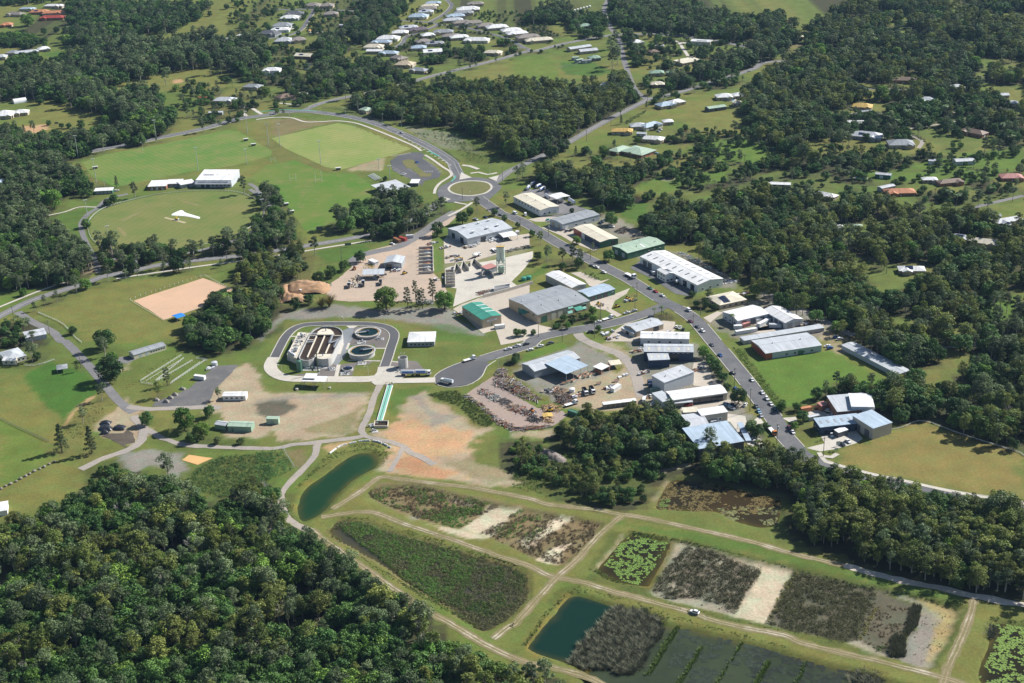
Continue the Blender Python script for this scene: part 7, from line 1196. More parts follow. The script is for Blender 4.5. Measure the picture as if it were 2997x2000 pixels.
CARS=[('23',1565,868,-20,-6,'suv','white','driving on the wetland bank track'),('10',1250,1148,20,9,'suv','silver','on the bypass road above the soccer field'),('r',270,142,20,-8,'sedan','blue','alone in the rugby car park'),('r',125,280,20,-6,'ute','white','in the left bays of the rugby car park'),
('21',25,372,20,10,'van','white','on the street verge by the transport depot'),('21',113,385,4,14,'van','white','nosed in at the transport depot fence'),('21',325,436,20,-6,'sedan','white','below the transport depot'),('21',308,428,20,-6,'sedan','teal','behind the white sedan below the depot'),('21',400,495,10,14,'sedan','silver','at the corner of the grey workshop'),('21',432,515,20,-6,'sedan','grey','before the grey workshop'),('21',466,525,20,-10,'sedan','dblue','before the red wall, left'),('21',505,518,20,-10,'sedan','black','before the red wall, right'),
('21',850,487,20,2,'ute','white','behind the cream-roofed workshop'),('21',775,440,16,10,'sedan','grey','under the tree behind the grey workshop, left'),('21',800,430,16,10,'sedan','silver','under the tree behind the grey workshop'),('21',755,455,16,10,'sedan','dblue','beside the lilac wall end'),('21',680,820,-20,-8,'sedan','grey','in tree shade on the street bend'),('21',720,835,20,6,'ute','white','at the shaded kerb of the main street'),('21',785,880,20,6,'suv','white','in the driveway mouth on the main street'),('21',800,795,20,10,'suv','black','in deep shade across the main street'),
('21',1182,1018,20,12,'sedan','green','first of three before the white factory'),('21',1230,1045,20,12,'sedan','red','middle of three before the white factory'),('21',1290,1080,20,12,'sedan','white','last of three before the white factory'),('21',985,1230,20,-5,'ute','white','left on the corner verge'),('21',1045,1212,20,-5,'ute','silver','right on the corner verge'),('21',738,1308,20,-4,'ute','white','beside the young trees on the dead end street'),('21',820,1282,20,-6,'flat','white','at the kerb below the tan warehouse'),('21',668,1392,20,-8,'sedan','black','on the lower verge of the dead end street'),
('21',1516,1207,16,12,'van','white','with red rear at the curve'),('21',1530,1302,20,12,'sedan','maroon','on the verge by the palms'),('21',1590,1348,20,12,'sedan','grey','on the verge below the maroon car'),('21',1635,1385,20,14,'suv','white','on the verge below the grey car'),('21',1410,1348,8,-14,'hatch','white','left in the row on the grass'),('21',1440,1358,8,-14,'ute','white','middle in the row on the grass'),('21',1468,1372,8,-14,'hatch','black','right in the row on the grass'),('21',1190,1260,20,-6,'sedan','grey','under the palm on the corner'),
('22',45,47,20,-5,'ute','white','first on the dead end kerb'),('22',120,30,20,-5,'sedan','black','second on the dead end kerb'),('22',155,78,20,-5,'sedan','white','lower kerb of the dead end street'),('22',240,48,20,-6,'ute','white','long tray on the lower kerb'),('22',325,22,20,-6,'ute','grey','on the lower kerb near the gate'),('12',2170,72,20,-4,'ute','white','at the top kerb of the dead end street'),('12',2245,45,20,-5,'ute','white','next along the top kerb'),('12',1835,165,20,-6,'flat','white','empty trailer on the dead end street'),
('22',1715,35,14,16,'sedan','grey','on the left kerb near the green lot'),('22',1785,125,14,14,'sedan','blue','on the left kerb beside the hedge'),('22',1720,145,16,10,'hatch','red','half hidden behind the hedge'),('22',1893,280,14,4,'sedan','black','on the verge below the power pole'),('22',2060,338,12,18,'sedan','white','driving down the street'),('22',2147,448,14,18,'sedan','white','first on the right kerb'),('22',2187,500,14,18,'suv','white','second on the right kerb'),('22',2222,545,14,18,'sedan','white','third on the right kerb'),('22',2255,585,14,18,'sedan','green','fourth on the right kerb'),('22',2095,565,12,18,'suv','grey','on the left kerb by the pole'),('22',2117,605,12,18,'sedan','lblue','on the left kerb, middle'),('22',2137,645,12,18,'sedan','silver','on the left kerb, last'),
('22',1920,415,20,10,'hatch','blue','in the shade behind the repair shop tree'),('22',1960,445,20,12,'sedan','silver','in the repair shop bay by the tree'),('22',2000,552,12,-14,'suv','white','by the power pole driveway'),('22',1840,550,20,10,'ute','lblue','before the repair shop'),('22',1885,580,20,8,'sedan','white','before the repair shop, lower'),('22',1895,555,16,14,'sedan','dblue','before the repair shop, right'),('22',1515,555,20,-4,'ute','red','under the repair shop awning'),('22',1735,705,20,-4,'van','white','beside the white block workshop'),('22',2015,812,14,10,'van','white','first of the group by the blue container'),('22',2040,835,16,8,'sedan','white','second of the group by the blue container'),('22',2060,855,16,8,'sedan','silver','third of the group by the blue container'),('22',2085,872,16,8,'sedan','white','last of the group by the blue container'),
('22',2210,740,4,16,'sedan','grey','behind the round kerb tree'),('22',2235,785,14,16,'flat','orange','rusty and empty on the verge'),('32',325,750,12,18,'sedan','maroon','on the kerb by the yellow bush'),('32',355,790,12,18,'sedan','white','on the kerb below the maroon car'),('32',690,815,4,14,'hatch','white','at the porch of the blue-grey complex'),('32',780,895,16,10,'sedan','black','left in the lot of the blue-grey complex'),('32',830,870,18,12,'sedan','white','right in the lot of the blue-grey complex'),('32',665,608,20,4,'suv','white','in the shade at the brick wall'),('32',655,45,20,-4,'sedan','white','behind the red-ended workshop'),('32',675,65,20,-5,'suv','blue','below the red-ended workshop'),('32',85,75,10,14,'sedan','silver','beside the red end wall'),('31',730,1445,20,-4,'suv','blue','in the yard by the lock-ups'),('31',760,1460,20,-4,'suv','white','in the yard by the lock-ups'),
('11',1170,635,20,6,'sedan','white','beside the red containers'),('11',1885,425,20,6,'ute','silver','under trees by the grey factory'),('11',1970,405,20,6,'sedan','dblue','under the roundabout trees'),('11',2100,385,20,6,'sedan','grey','below the roundabout exit'),('11',2225,372,20,8,'van','white','on the verge across from the factory'),('11',2315,385,4,14,'van','white','second on the verge across from the factory'),('11',1870,655,20,-6,'ute','white','before the grey factory door'),('11',1905,635,20,-8,'ute','white','beside the ladder racks'),('11',1715,615,10,10,'ute','silver','in shade at the factory end'),('11',1190,862,20,2,'ute','white','before the grey gabled shed'),('01',1005,178,20,-4,'suv','white','beside the oval equipment shed'),
('20',1270,1118,20,6,'ute','white','on the lawn of the long modern house'),('20',1255,1135,20,6,'sedan','silver','second on the lawn of the long modern house'),('20',1465,1135,20,-6,'sedan','red','on the curved drive'),('20',1235,1325,20,0,'sedan','lblue','before the big green roof'),('20',1345,825,20,-4,'sedan','white','driving near the junction'),('20',2035,618,20,-4,'sedan','white','driving on the far east road'),('20',1780,690,20,-4,'van','yellow','driving under the roadside trees'),('20',845,125,-4,-14,'sedan','white','far up the side road'),('20',1755,840,20,-4,'sedan','white','beside the pool house'),('31',2145,395,4,12,'ute','white','by the right edge house'),('30',1240,648,20,0,'sedan','white','behind the long brown-roofed house'),('10',555,130,20,6,'sedan','dblue','beside the grey-brown estate house'),('10',1575,208,20,-4,'sedan','black','on the estate street'),('20',1345,308,20,2,'sedan','white','on the far cross road')]
for c_ in CARS:veh(*c_)
for c_ in(('12',1435,290,20,0,'tanker','white','with blue livery on the plant apron',Z5,1.15),('12',1310,292,20,0,'dog','white','behind the tanker on the plant apron',Z5,1.1),('12',1640,362,-20,-4,'tanker','white','on the turning circle',Z5,1.0),('21',1015,915,20,9,'flat','white','long and white on the main street',Z4,1.25),('21',1420,970,14,-18,'mixer','white','beside the long white factory',Z3,1.0),('22',625,445,8,14,'tip','white','left of the two in the salvage yard',Z2,1.0),('22',685,432,8,14,'tip','white','right of the two in the salvage yard',Z2,1.0),('22',505,548,20,-6,'flat','white','beside the scrap heap',Z2,1.0),('21',255,170,20,-12,'tanker','white','second in the depot lot',Z2,1.0),('21',225,145,20,-12,'tanker','white','third in the depot lot',Z2,1.0),('21',180,125,20,-12,'tanker','blue','at the back of the depot lot',Z2,1.0),('21',135,160,10,-14,'tanker','white','first in the depot lot',Z2,1.0),('21',510,285,20,12,'trailer','white','behind the open truck canopy',Z2,1.25),('21',410,262,20,8,'trailer','white','under the truck canopy edge',Z2,1.0),('21',300,235,16,12,'trailer','white','behind the depot roof',Z2,1.0),
          ('21',1205,885,10,14,'flat','white','at the gate of the white factory',Z3,.9),('q',860,330,18,-8,'mixer','white','in the factory yard by the fence',Z2,1.0),('q',1015,280,14,10,'flat','white','in the factory yard by the silo',Z2,1.0),('11',795,1000,2,-16,'tip','white','left in the soil yard',Z2,.9),('11',918,985,2,-16,'tip','white','middle in the soil yard',Z2,1.0),('11',1068,975,2,-16,'tip','grey','right in the soil yard',Z2,.9),('11',845,850,2,-16,'loader','orange','at the soil yard gate',Z2,1.0),('11',1275,888,18,-8,'loader','yellow','in the middle of the soil yard',Z2,.9),('11',355,1045,20,4,'tip','white','below the orange soil heap',Z2,1.0),('11',612,990,20,0,'loader','orange','on the orange soil heap edge',Z2,1.0),('j',650,442,20,-6,'loader','yellow','in the salvage yard',Z2,1.0),('22',170,605,16,8,'loader','orange','among the timber in the salvage yard',Z2,.9),('22',1130,515,2,-14,'van','white','at the end of the container row',Z2,1.2),
          ('01',1522,425,16,2,'roller','yellow','on the main cricket pitch',Z4,1.3),('21',895,1175,16,-4,'loader','yellow','on display by the curved forecourt',Z2,.9),('21',985,1100,16,-8,'loader','yellow','second on display by the curved forecourt',Z2,.8),('21',740,1150,16,-4,'loader','yellow','third beside the forecourt shrubs',Z2,.8)):
 veh(*c_[:8],z=c_[8]+.01,sc=c_[9])
for i in range(6):veh('20',535+26*i,100-7*i,6,-14,'caravan','white',('first','second','third','fourth','fifth','last')[i]+' in the row under dark trees at the top',z=.05)
# poles, lights, fences, small things
TIMB=plain('pole timber',(.22,.19,.16),.9,.15,.2)
def ppole(k,x,y,where,h=11,tr=False):
 c=G(k,x,y);t=thing('power_pole','timber power pole '+where,'pole',(c[0],c[1],0),R(20),'power poles along the streets')
 MB().cyl(0,0,0,h,.22,.15,8).mk('post',TIMB,t);MB().box(-1.3,-.08,h-.9,1.3,.08,h-.7).mk('crossarm',TIMB,t);m_=MB()
 for s in(-1.2,-.5,.5,1.2):m_.cyl(s,0,h-.7,h-.45,.09,.06,6)
 m_.mk('insulators',PM('white'),t)
 if tr:MB().cyl(.45,0,h-3.2,h-1.8,.42,.42,10).mk('transformer',PM('pgrey'),t)
for i,a in enumerate((('21',68,525,'on the verge across from the transport depot'),('21',310,570,'beside the grey workshop drive',11,True),('21',1070,1082,'before the long white factory'),('21',1053,1192,'on the round corner verge'),('21',757,1272,'below the green workshop'),('21',705,1440,'on the dead end verge'),('21',224,1428,'before the tan warehouse'),('21',428,1469,'on the lower verge of the dead end street'),('21',1552,1365,'at the curve of the street'),('21',1617,1240,'in the cream showroom garden'),('21',670,760,'under the street gum trees'),('21',703,700,'before the green-roofed workshop'),('22',1906,395,'at the repair shop garden',13),('22',2041,602,'at the repair shop driveway',15),('22',2272,885,'at the street bottom',13,True),('32',618,992,'before the blue-grey complex',12),('02',697,225,'on the village lane'),('01',410,1000,'beside the lower left road',12),('01',1182,905,'below the oval road gums',14,True),('01',1955,800,'above the sand arena',11),('01',120,1285,'at the left edge palms'),('01',428,1410,'beside the stable lane'),('11',735,770,'on the grass strip above the soil yard'),('11',1775,252,'below the roundabout'),('r',1232,345,'at the right exit of the roundabout',13),('20',847,1090,'on the east road bend'),('20',458,1310,'lower on the east road'),('20',637,1215,'middle of the east road'),('20',1160,895,'at the junction'),('20',1940,695,'far along the east road'),('20',902,240,'on the far side road'),('31',1163,888,'in the forest clearing'),('31',1748,405,'on the bush lane'),('31',2250,270,'at the right bush lane'),('30',1302,800,'before the bush house'),('30',1675,1030,'by the hedge drive'),('10',695,825,'on the branch road corner'))):
 ppole(*a)
def slamp(k,x,y,where,h=9,arm=2.2,rz=0):
 c=G(k,x,y);t=thing('street_light','steel street light '+where,'street light',(c[0],c[1],0),rz,'street lights along the bypass')
 MB().cyl(0,0,0,h,.11,.07,8).mk('post',PM('silver'),t);MB().tube((0,0,h-.1),(arm,0,h+.25),.06,.05,6).mk('arm',PM('silver'),t);MB().box(arm-.1,-.16,h+.2,arm+.7,.16,h+.34).mk('lamp',PM('white'),t)
for i,a in enumerate((('10',845,1098,'left above the soccer field',11),('10',1210,1242,'right above the soccer field',11),('10',1088,1060,'beyond the bypass road',9),('10',1250,1130,'behind the driving silver car',9),('10',1410,1195,'past the driving silver car',9),('10',770,1000,'near the branch road',9),('00',1230,1300,'far along the bypass',9),('r',868,575,'at the foot of the roundabout',9),('r',1118,525,'at the right of the roundabout lawn',9),('r',1090,265,'above the right splitter island',9),('r',80,555,'behind the rugby shelter',11),('r',1073,700,'on the industrial street start',9),('p',1338,205,'on the plant loop road top',6),('p',270,1030,'on the plant lawn lower left',6),('p',1752,1040,'on the plant lawn lower right',6),('p',2025,150,'at the plant loop corner',6),('12',2085,220,'on the turning circle verge',7))):
 slamp(a[0],a[1],a[2],a[3],a[4],1.8,R(40*i))
def flood(k,x,y,where,h=22):
 c=G(k,x,y);t=thing('floodlight_tower','tall grey floodlight tower '+where,'floodlight',(c[0],c[1],0),R(30),'floodlight towers of the playing fields')
 MB().cyl(0,0,0,h,.3,.16,10).mk('mast',PM('silver'),t);MB().box(-1.6,-.12,h-.3,1.6,.12,h-.05).mk('crossarm',PM('silver'),t)
 for s in(-1.4,-.5,.5,1.4):MB().box(s-.32,-.45,h-.05,s+.32,.1,h+.4).mk('lamp',PM('white'),t)
for a in(('00',1347,1222,'left of the training field road'),('00',1705,1469,'behind the gymnastics hall'),('00',2128,1145,'at the top of the training field'),('00',2310,1255,'above the field corner'),('10',108,1255,'left of the soccer field'),('10',205,1260,'at the soccer field left corner'),('10',555,1410,'at the soccer field near corner'),('00',2122,1410,'in the training field',14),('01',828,100,'left of the training field'),('01',752,390,'on the lawn left of the oval',14),('01',2250,330,'at the right of the oval',14),('01',940,620,'in the gums below the oval',14),('00',672,1360,'on the far left road'),('11',1150,70,'in front of the car park',12),('11',60,375,'beside the oval lane',13),('10',1055,1460,'by the car park corner',10)):flood(*a)
def goal(k,x,y,rz,where,h=9,w=5.6):
 c=G(k,x,y);t=thing('goal_posts','white rugby goal posts '+where,'goal posts',(c[0],c[1],0),rz)
 for s in(-1,1):MB().cyl(s*w/2,0,0,h,.12,.09,8).mk('upright',PM('white'),t)
 MB().tube((-w/2,0,3),(w/2,0,3),.09).mk('crossbar',PM('white'),t)
goal('11',537,100,R(18),'in the middle of the rugby field',11);goal('11',316,92,R(18),'at the far end of the rugby field',7);goal('11',836,400,R(18),'at the near end behind the gums',9);goal('10',145,1395,R(18),'small in the training field corner',5,4)
def rfence(pts,lb,h=1.1,step=3.0,col='white',rails=2,name='rail_fence',posts_parts=False,pr=.07,closed=False):
 P=resmp(pts,step);c=P.mean(0);t=thing(name,lb,'fence',(c[0],c[1],0));Q=P-c;m_=MB()
 if rails:
  for i in range(rails):
   z=h*(1-.45*i)-.06;m_=MB();bar_along(Q,.09,z-.07,z+.05,m_,0,step);m_.mk('rail',PM(col),t)
 if posts_parts:
  for q in Q:MB().box(q[0]-pr,q[1]-pr,0,q[0]+pr,q[1]+pr,h).mk('post',PM(col),t)
 else:
  m_=MB()
  for q in Q:m_.box(q[0]-pr,q[1]-pr,0,q[0]+pr,q[1]+pr,h)
  tag(m_.mk('posts',PM(col),t),kind='stuff')
oc_=ovp.mean(0);rfence([tuple(q) for q in(oc_+(ovp-oc_)*1.02)]+[tuple(oc_+(ovp[0]-oc_)*1.02)],'white rail fence around the cricket oval',1.1,3.0)
rfence(Gs('01',[(1120,1112),(1300,1050),(1500,985),(1720,915)]),'row of white posts along the far side of the sand arena',1.6,3.6,rails=0,posts_parts=True,pr=.12);rfence(Gs('01',[(1120,1115),(1180,1155),(1300,1225),(1405,1290)]),'white rail on the left end of the sand arena',.7,3,rails=1);rfence(Gs('01',[(1725,912),(1760,905),(1870,965),(2000,1030)]),'white rail on the far end of the sand arena',1.2,3,rails=1);rfence(Gs('01',[(1405,1290),(1600,1220),(1800,1155)]),'low white edging on the near side of the sand arena',.5,3,rails=1)
rfence(GM(('01',[(330,1225),(400,1255),(520,1310),(590,1370),(640,1430),(700,1480)])),'curved white rail fence along the village lane',1.2,2.4);rfence(Gs('02',[(215,210),(300,210),(380,190),(468,160)]),'white rail fence before the left edge hall',1.0,2.5);rfence(Gs('02',[(0,665),(150,740),(280,800),(420,865)]),'dark wire fence between the left paddocks',1.1,2.6,'dgrey');rfence(GM(('32',[(1200,760),(1300,745),(1480,690),(1800,800),(2320,965),(2350,990)])),'low white silt fence behind the empty brown lot',.8,3.0,rails=2);rfence(Gs('12',[(230,915),(260,980),(330,1090)]),'wire fence at the marsh edge',1.8,3,'steel',2)
rfence(GM(('20',[(110,235),(300,290),(380,320)])),'grey paling fence beside the white estate houses',1.7,2.5,'grey',2);rfence(GM(('10',[(300,402),(420,378),(530,350)])),'dark paling fence below the grey-brown estate house',1.7,2,'dgrey',3);rfence(GM(('10',[(800,430),(900,470),(1060,545),(1250,605)])),'dark paling fence along the estate edge',1.8,2,'dgrey',3);rfence(GM(('10',[(570,935),(700,940),(850,985),(1000,1030),(1130,1080)])),'dark acoustic fence along the bypass road',2.0,2,'dgrey',4);rfence(GM(('20',[(400,585),(520,560),(650,535)])),'grey paling fence of the shed yard',1.7,2,'grey',3);rfence(GM(('r',[(560,-10),(640,40),(700,90),(760,130)])),'dark guard rail at the bypass bend',.9,2.5,'dgrey',2);rfence(GM(('30',[(600,1140),(700,1090),(820,1060)])),'brown paling fence left of the white shed',1.6,2,'brown',3);rfence(GM(('01',[(1690,900),(1900,870),(2060,830)])),'low edging above the arena',.4,4,'brown',1)
for i,(x0,y0,x1,y1) in enumerate(((1210,345,1560,125),(1340,345,1580,150),(1345,350,1655,170),(1465,370,1770,165),(1260,350,1540,180),(1480,355,1720,190),(1215,360,1310,375),(1690,150,1780,165))):
 rfence(Gs('02',[(x0,y0),(x1,y1)]),('outermost long white rail of the horse yards','second long white rail of the horse yards','third long white rail of the horse yards','near long white rail of the horse yards','row of white hitching rails, far lane','row of white hitching rails, near lane','short left end rail of the horse yards','short right end rail of the horse yards')[i],1.3,2.2 if i not in(4,5) else 3.5,rails=2 if i not in(4,5) else 1)
STONE=pchy('boulder',[(.30,.27,.25),(.22,.20,.19)],(.3,.8,2),.95,.2)
def boulder(c,r,lb,group,seed):
 rr=np.random.default_rng(seed);bm=bmesh.new();bmesh.ops.create_icosphere(bm,subdivisions=2,radius=r)
 for v in bm.verts:
  n=1+.3*(vnoise(v.co.x*2/r+seed,v.co.y*2/r+v.co.z)-.5);v.co=v.co*float(n);v.co.z*=.75
 me=bpy.data.meshes.new('boulder');bm.to_mesh(me);bm.free();me.materials.append(STONE);o=link('boulder',me);o.location=(c[0],c[1],r*.45);tag(o,lb,'boulder',group)
for i,(x,y) in enumerate(((10,1270),(50,1246),(92,1228),(140,1205),(178,1182),(222,1160),(256,1140),(296,1118),(342,1098),(382,1081),(424,1057),(466,1038))):boulder(G('02',x,y),random.uniform(.8,1.2),'grey boulder in the row between the two lower left paddocks','row of boulders between paddocks',i)
for i in range(17):
 u=i/16;pts=resmp(Gs('12',[(640,958),(720,905),(830,875),(930,857),(1030,862),(1100,885),(1148,912)]),1.0);p=pts[int(u*(len(pts)-1))];q=pts[min(len(pts)-1,int(u*(len(pts)-1))+1)] if i<16 else p+(p-pts[-3])
 t=thing('concrete_block','white concrete block in the arc around the green pond head','block',(p[0],p[1],0),math.atan2(*(q-p)[::-1]),'arc of white blocks above the green pond');MB().box(-1.0,-.4,0,1.0,.4,.55).box(-1.0,-.25,.55,1.0,.25,.85).mk('body',PM('white'),t);MB().box(-.2,-.1,.85,.2,.1,.98).mk('lifting_lug',PM('steel'),t)
def dugout(k,x,y,where,rz=R(15),rc='white'):
 c=G(k,x,y);t=thing('team_shelter','small white team shelter '+where,'shelter',(c[0],c[1],0),rz);MB().box(-2.2,1.0,0,2.2,1.15,2.1).box(-2.2,-.6,0,-2.05,1.0,2.0).box(2.05,-.6,0,2.2,1.0,2.0).mk('wall',PM('cream'),t);MB().add([(-2.5,-1.4,2.3),(2.5,-1.4,2.3),(2.5,1.4,2.1),(-2.5,1.4,2.1),(-2.5,-1.4,2.4),(2.5,-1.4,2.4),(2.5,1.4,2.2),(-2.5,1.4,2.2)],[(0,3,2,1),(4,5,6,7),(0,1,5,4),(1,2,6,5),(2,3,7,6),(3,0,4,7)]).mk('roof',RM(rc),t);MB().box(-1.9,.5,.4,1.9,.9,.5).mk('bench',PM('tan'),t)
for a in(('00',2115,1212,'first above the training field'),('00',2180,1255,'second above the training field'),('00',820,1452,'left on the training field'),('11',255,300,'upper beside the rugby field'),('11',302,365,'lower beside the rugby field'),('10',705,1462,'below the soccer field')):dugout(*a)
c=G('11',992,65);t=thing('bleachers','rows of grey bench bleachers beside the rugby shelter','bleachers',(c[0],c[1],0),R(-62))
for i in range(5):MB().box(-9,i*1.3,.3+.3*i,9,i*1.3+.55,.42+.3*i).mk('bench',PM('pgrey'),t);MB().box(-8.8,i*1.3+.2,0,-8.6,i*1.3+.35,.3+.3*i).box(8.6,i*1.3+.2,0,8.8,i*1.3+.35,.3+.3*i).mk('support',PM('steel'),t)
for k,x,y,w,d,h,cc,l in(('32',745,905,2.4,.3,3.2,'silver','tall grey signboard at the blue-grey complex drive'),('32',728,950,2,.3,2.2,'lgreen','low green signboard at the corner of the empty lot'),('11',790,655,5,.3,3.2,'dgrey','dark billboard on the grass above the soil yard'),('11',545,520,5,.3,4,'dgrey','scoreboard at the end of the rugby field'),('00',488,1075,4,.3,3,'dgrey','dark signboard in the left paddock')):
 c=G(k,x,y);t=thing('signboard',l,'sign',(c[0],c[1],0),R(10));MB().box(-w/2,-.06,h*.35,w/2,.06,h).mk('board',PM(cc),t)
 for s in(-1,1):MB().box(s*w*.42-.08,.062,0,s*w*.42+.08,.2,h*.9).mk('post',PM('steel'),t)
for k,x,y,l in(('30',1115,1297,'blue pool with pale surround below the grey-roofed house'),('30',905,990,'turquoise pool behind the yellow-roofed house'),('20',1875,862,'blue pool between the white houses'),('31',940,62,'fenced pool under a pale sail')):
 c=G(k,x,y);t=thing('swimming_pool',l,'pool',(c[0],c[1],0),R(20));MB().ring(0,0,0,.28,4.2,6.0,20).mk('surround',CONM,t);MB().cyl(0,0,.05,.2,4.18,4.18,20).mk('water',plain('pool water',(.04,.38,.55),.1,.5,.1),t)
c=G('00',170,880);t=thing('dome_shelter','white arched fabric shelter in the left paddock','shelter',(c[0],c[1],0),R(30));m_=MB();n=12;vs_=[(x,-5*math.cos(math.pi*i/n),4.5*math.sin(math.pi*i/n)) for x in(-7,7) for i in range(n+1)];m_.add(vs_,[(i,i+1,n+2+i,n+1+i) for i in range(n)]+[tuple(range(n+1)),tuple(range(2*n+1,n,-1))]);m_.mk('canopy',PM('white'),t);MB().box(-7.1,-1.5,0,-7.02,1.5,3).mk('door',PM('grey'),t)
# orange-walled house under construction
c=G('10',520,280);t=thing('building_site','house slab and timber frame on orange earth','building site',(c[0],c[1],0),R(10));MB().box(-9,-5,0,9,5,.3).mk('slab',CONM,t);m_=MB()
for i in range(10):
 for y in(-4.8,4.8):m_.box(-8.8+i*1.95,y-.06,.3,-8.68+i*1.95,y+.06,2.8)
m_.box(-8.8,-4.86,2.8,8.8,-4.74,2.95);m_.box(-8.8,4.74,2.8,8.8,4.86,2.95);m_.mk('wall_frame',PM('tan'),t);sheet('earth_patch',Gs('10',[(430,255),(480,250),(540,275),(470,290)]),Z1,pchy('orange sand',[]),lb='orange earth beside the building site')
# people: a continuous skinned figure each
def person(k,x,y,top,leg,lb,rz,pose):
 c=G(k,x,y);me=bpy.data.meshes.new('person')
 V=[(0,0,.95),(0,0,1.15),(0,0,1.42),(0,0,1.52),(0,.02,1.68)]+[(s*.1,0,.9) for s in(-1,1)]+[(-.11,.12*pose,.5),(.11,-.12*pose,.5),(-.12,.1*pose,.08),(.12,-.16*pose,.08),(-.12,.1*pose+.16,.04),(.12,-.16*pose+.16,.04)]+[(-.2,0,1.42),(.2,0,1.42),(-.27,-.08*pose,1.14),(.27,.1*pose,1.14),(-.26,.02,.88),(.28,.16,.92)]
 E=[(0,1),(1,2),(2,3),(3,4),(0,5),(0,6),(5,7),(6,8),(7,9),(8,10),(9,11),(10,12),(2,13),(2,14),(13,15),(14,16),(15,17),(16,18)]
 me.from_pydata(V,E,[]);o=link('person',me);o.location=(c[0],c[1],.16);o.rotation_euler=(0,0,rz);sk=o.modifiers.new('skin','SKIN');rad=[.15,.14,.16,.06,.11,.1,.1,.07,.07,.05,.05,.04,.04,.08,.08,.05,.05,.04,.04]
 for v,r_ in zip(me.skin_vertices[0].data,rad):v.radius=(r_,r_*.8)
 me.skin_vertices[0].data[0].use_root=True;o.modifiers.new('sub','SUBSURF').levels=1;o.modifiers['sub'].render_levels=1
 mt,t_,b_=nodes('clothing '+lb,.9,.1);gz=t_.nodes.new('ShaderNodeTexCoord');sp=t_.nodes.new('ShaderNodeSeparateXYZ');t_.links.new(gz.outputs['Object'],sp.inputs[0]);cr=t_.nodes.new('ShaderNodeValToRGB');cr.color_ramp.interpolation='CONSTANT'
 e=cr.color_ramp.elements;e[0].color=rgba(leg);e[1].position=.48;e[1].color=rgba(top);h_=e.new(.75);h_.color=(.35,.2,.13,1);h2=e.new(.845);h2.color=(.05,.035,.025,1)
 dv=t_.nodes.new('ShaderNodeMath');dv.operation='DIVIDE';dv.inputs[1].default_value=2.0;t_.links.new(sp.outputs[2],dv.inputs[0]);t_.links.new(dv.outputs[0],cr.inputs[0]);t_.links.new(cr.outputs[0],b_.inputs['Base Color']);me.materials.append(mt);tag(o,lb,'person')
person('12',1290,312,(.75,.2,.04),(.3,.08,.03),'person in orange work clothes beside the tanker trailer',R(90),1);person('21',815,1190,(.3,.3,.32),(.03,.04,.08),'person in grey shirt walking on the curved forecourt',R(30),1);person('21',828,1195,(.5,.5,.1),(.05,.05,.06),'person in yellow shirt walking on the curved forecourt',R(40),-1)
# vegetation
def leaf_tris(centres,radii,n,size,rng,flat=1.0,up=.25,shell=.75):
 """n leaf triangles on a lumpy shell around each clump centre"""
 cs=np.repeat(centres,n,0);rs=np.repeat(radii,n)
 d=rng.normal(size=(len(cs),3));d[:,2]=d[:,2]*.9+up;d/=np.linalg.norm(d,axis=1)[:,None]
 r=rs*(shell+(1.08-shell)*rng.random(len(cs)))
 p=cs+d*r[:,None]*np.array([1,1,flat])
 nrm=d+rng.normal(size=d.shape)*.55;nrm/=np.linalg.norm(nrm,axis=1)[:,None]
 a=np.cross(nrm,rng.normal(size=d.shape));a/=np.linalg.norm(a,axis=1)[:,None]+1e-9;b=np.cross(nrm,a)
 s=size*(.6+.8*rng.random(len(cs)))[:,None]
 V=np.stack([p+a*s,p-a*s*.5+b*s*.8,p-a*s*.5-b*s*.8],1).reshape(-1,3)
 return V,np.arange(len(V)).reshape(-1,3)
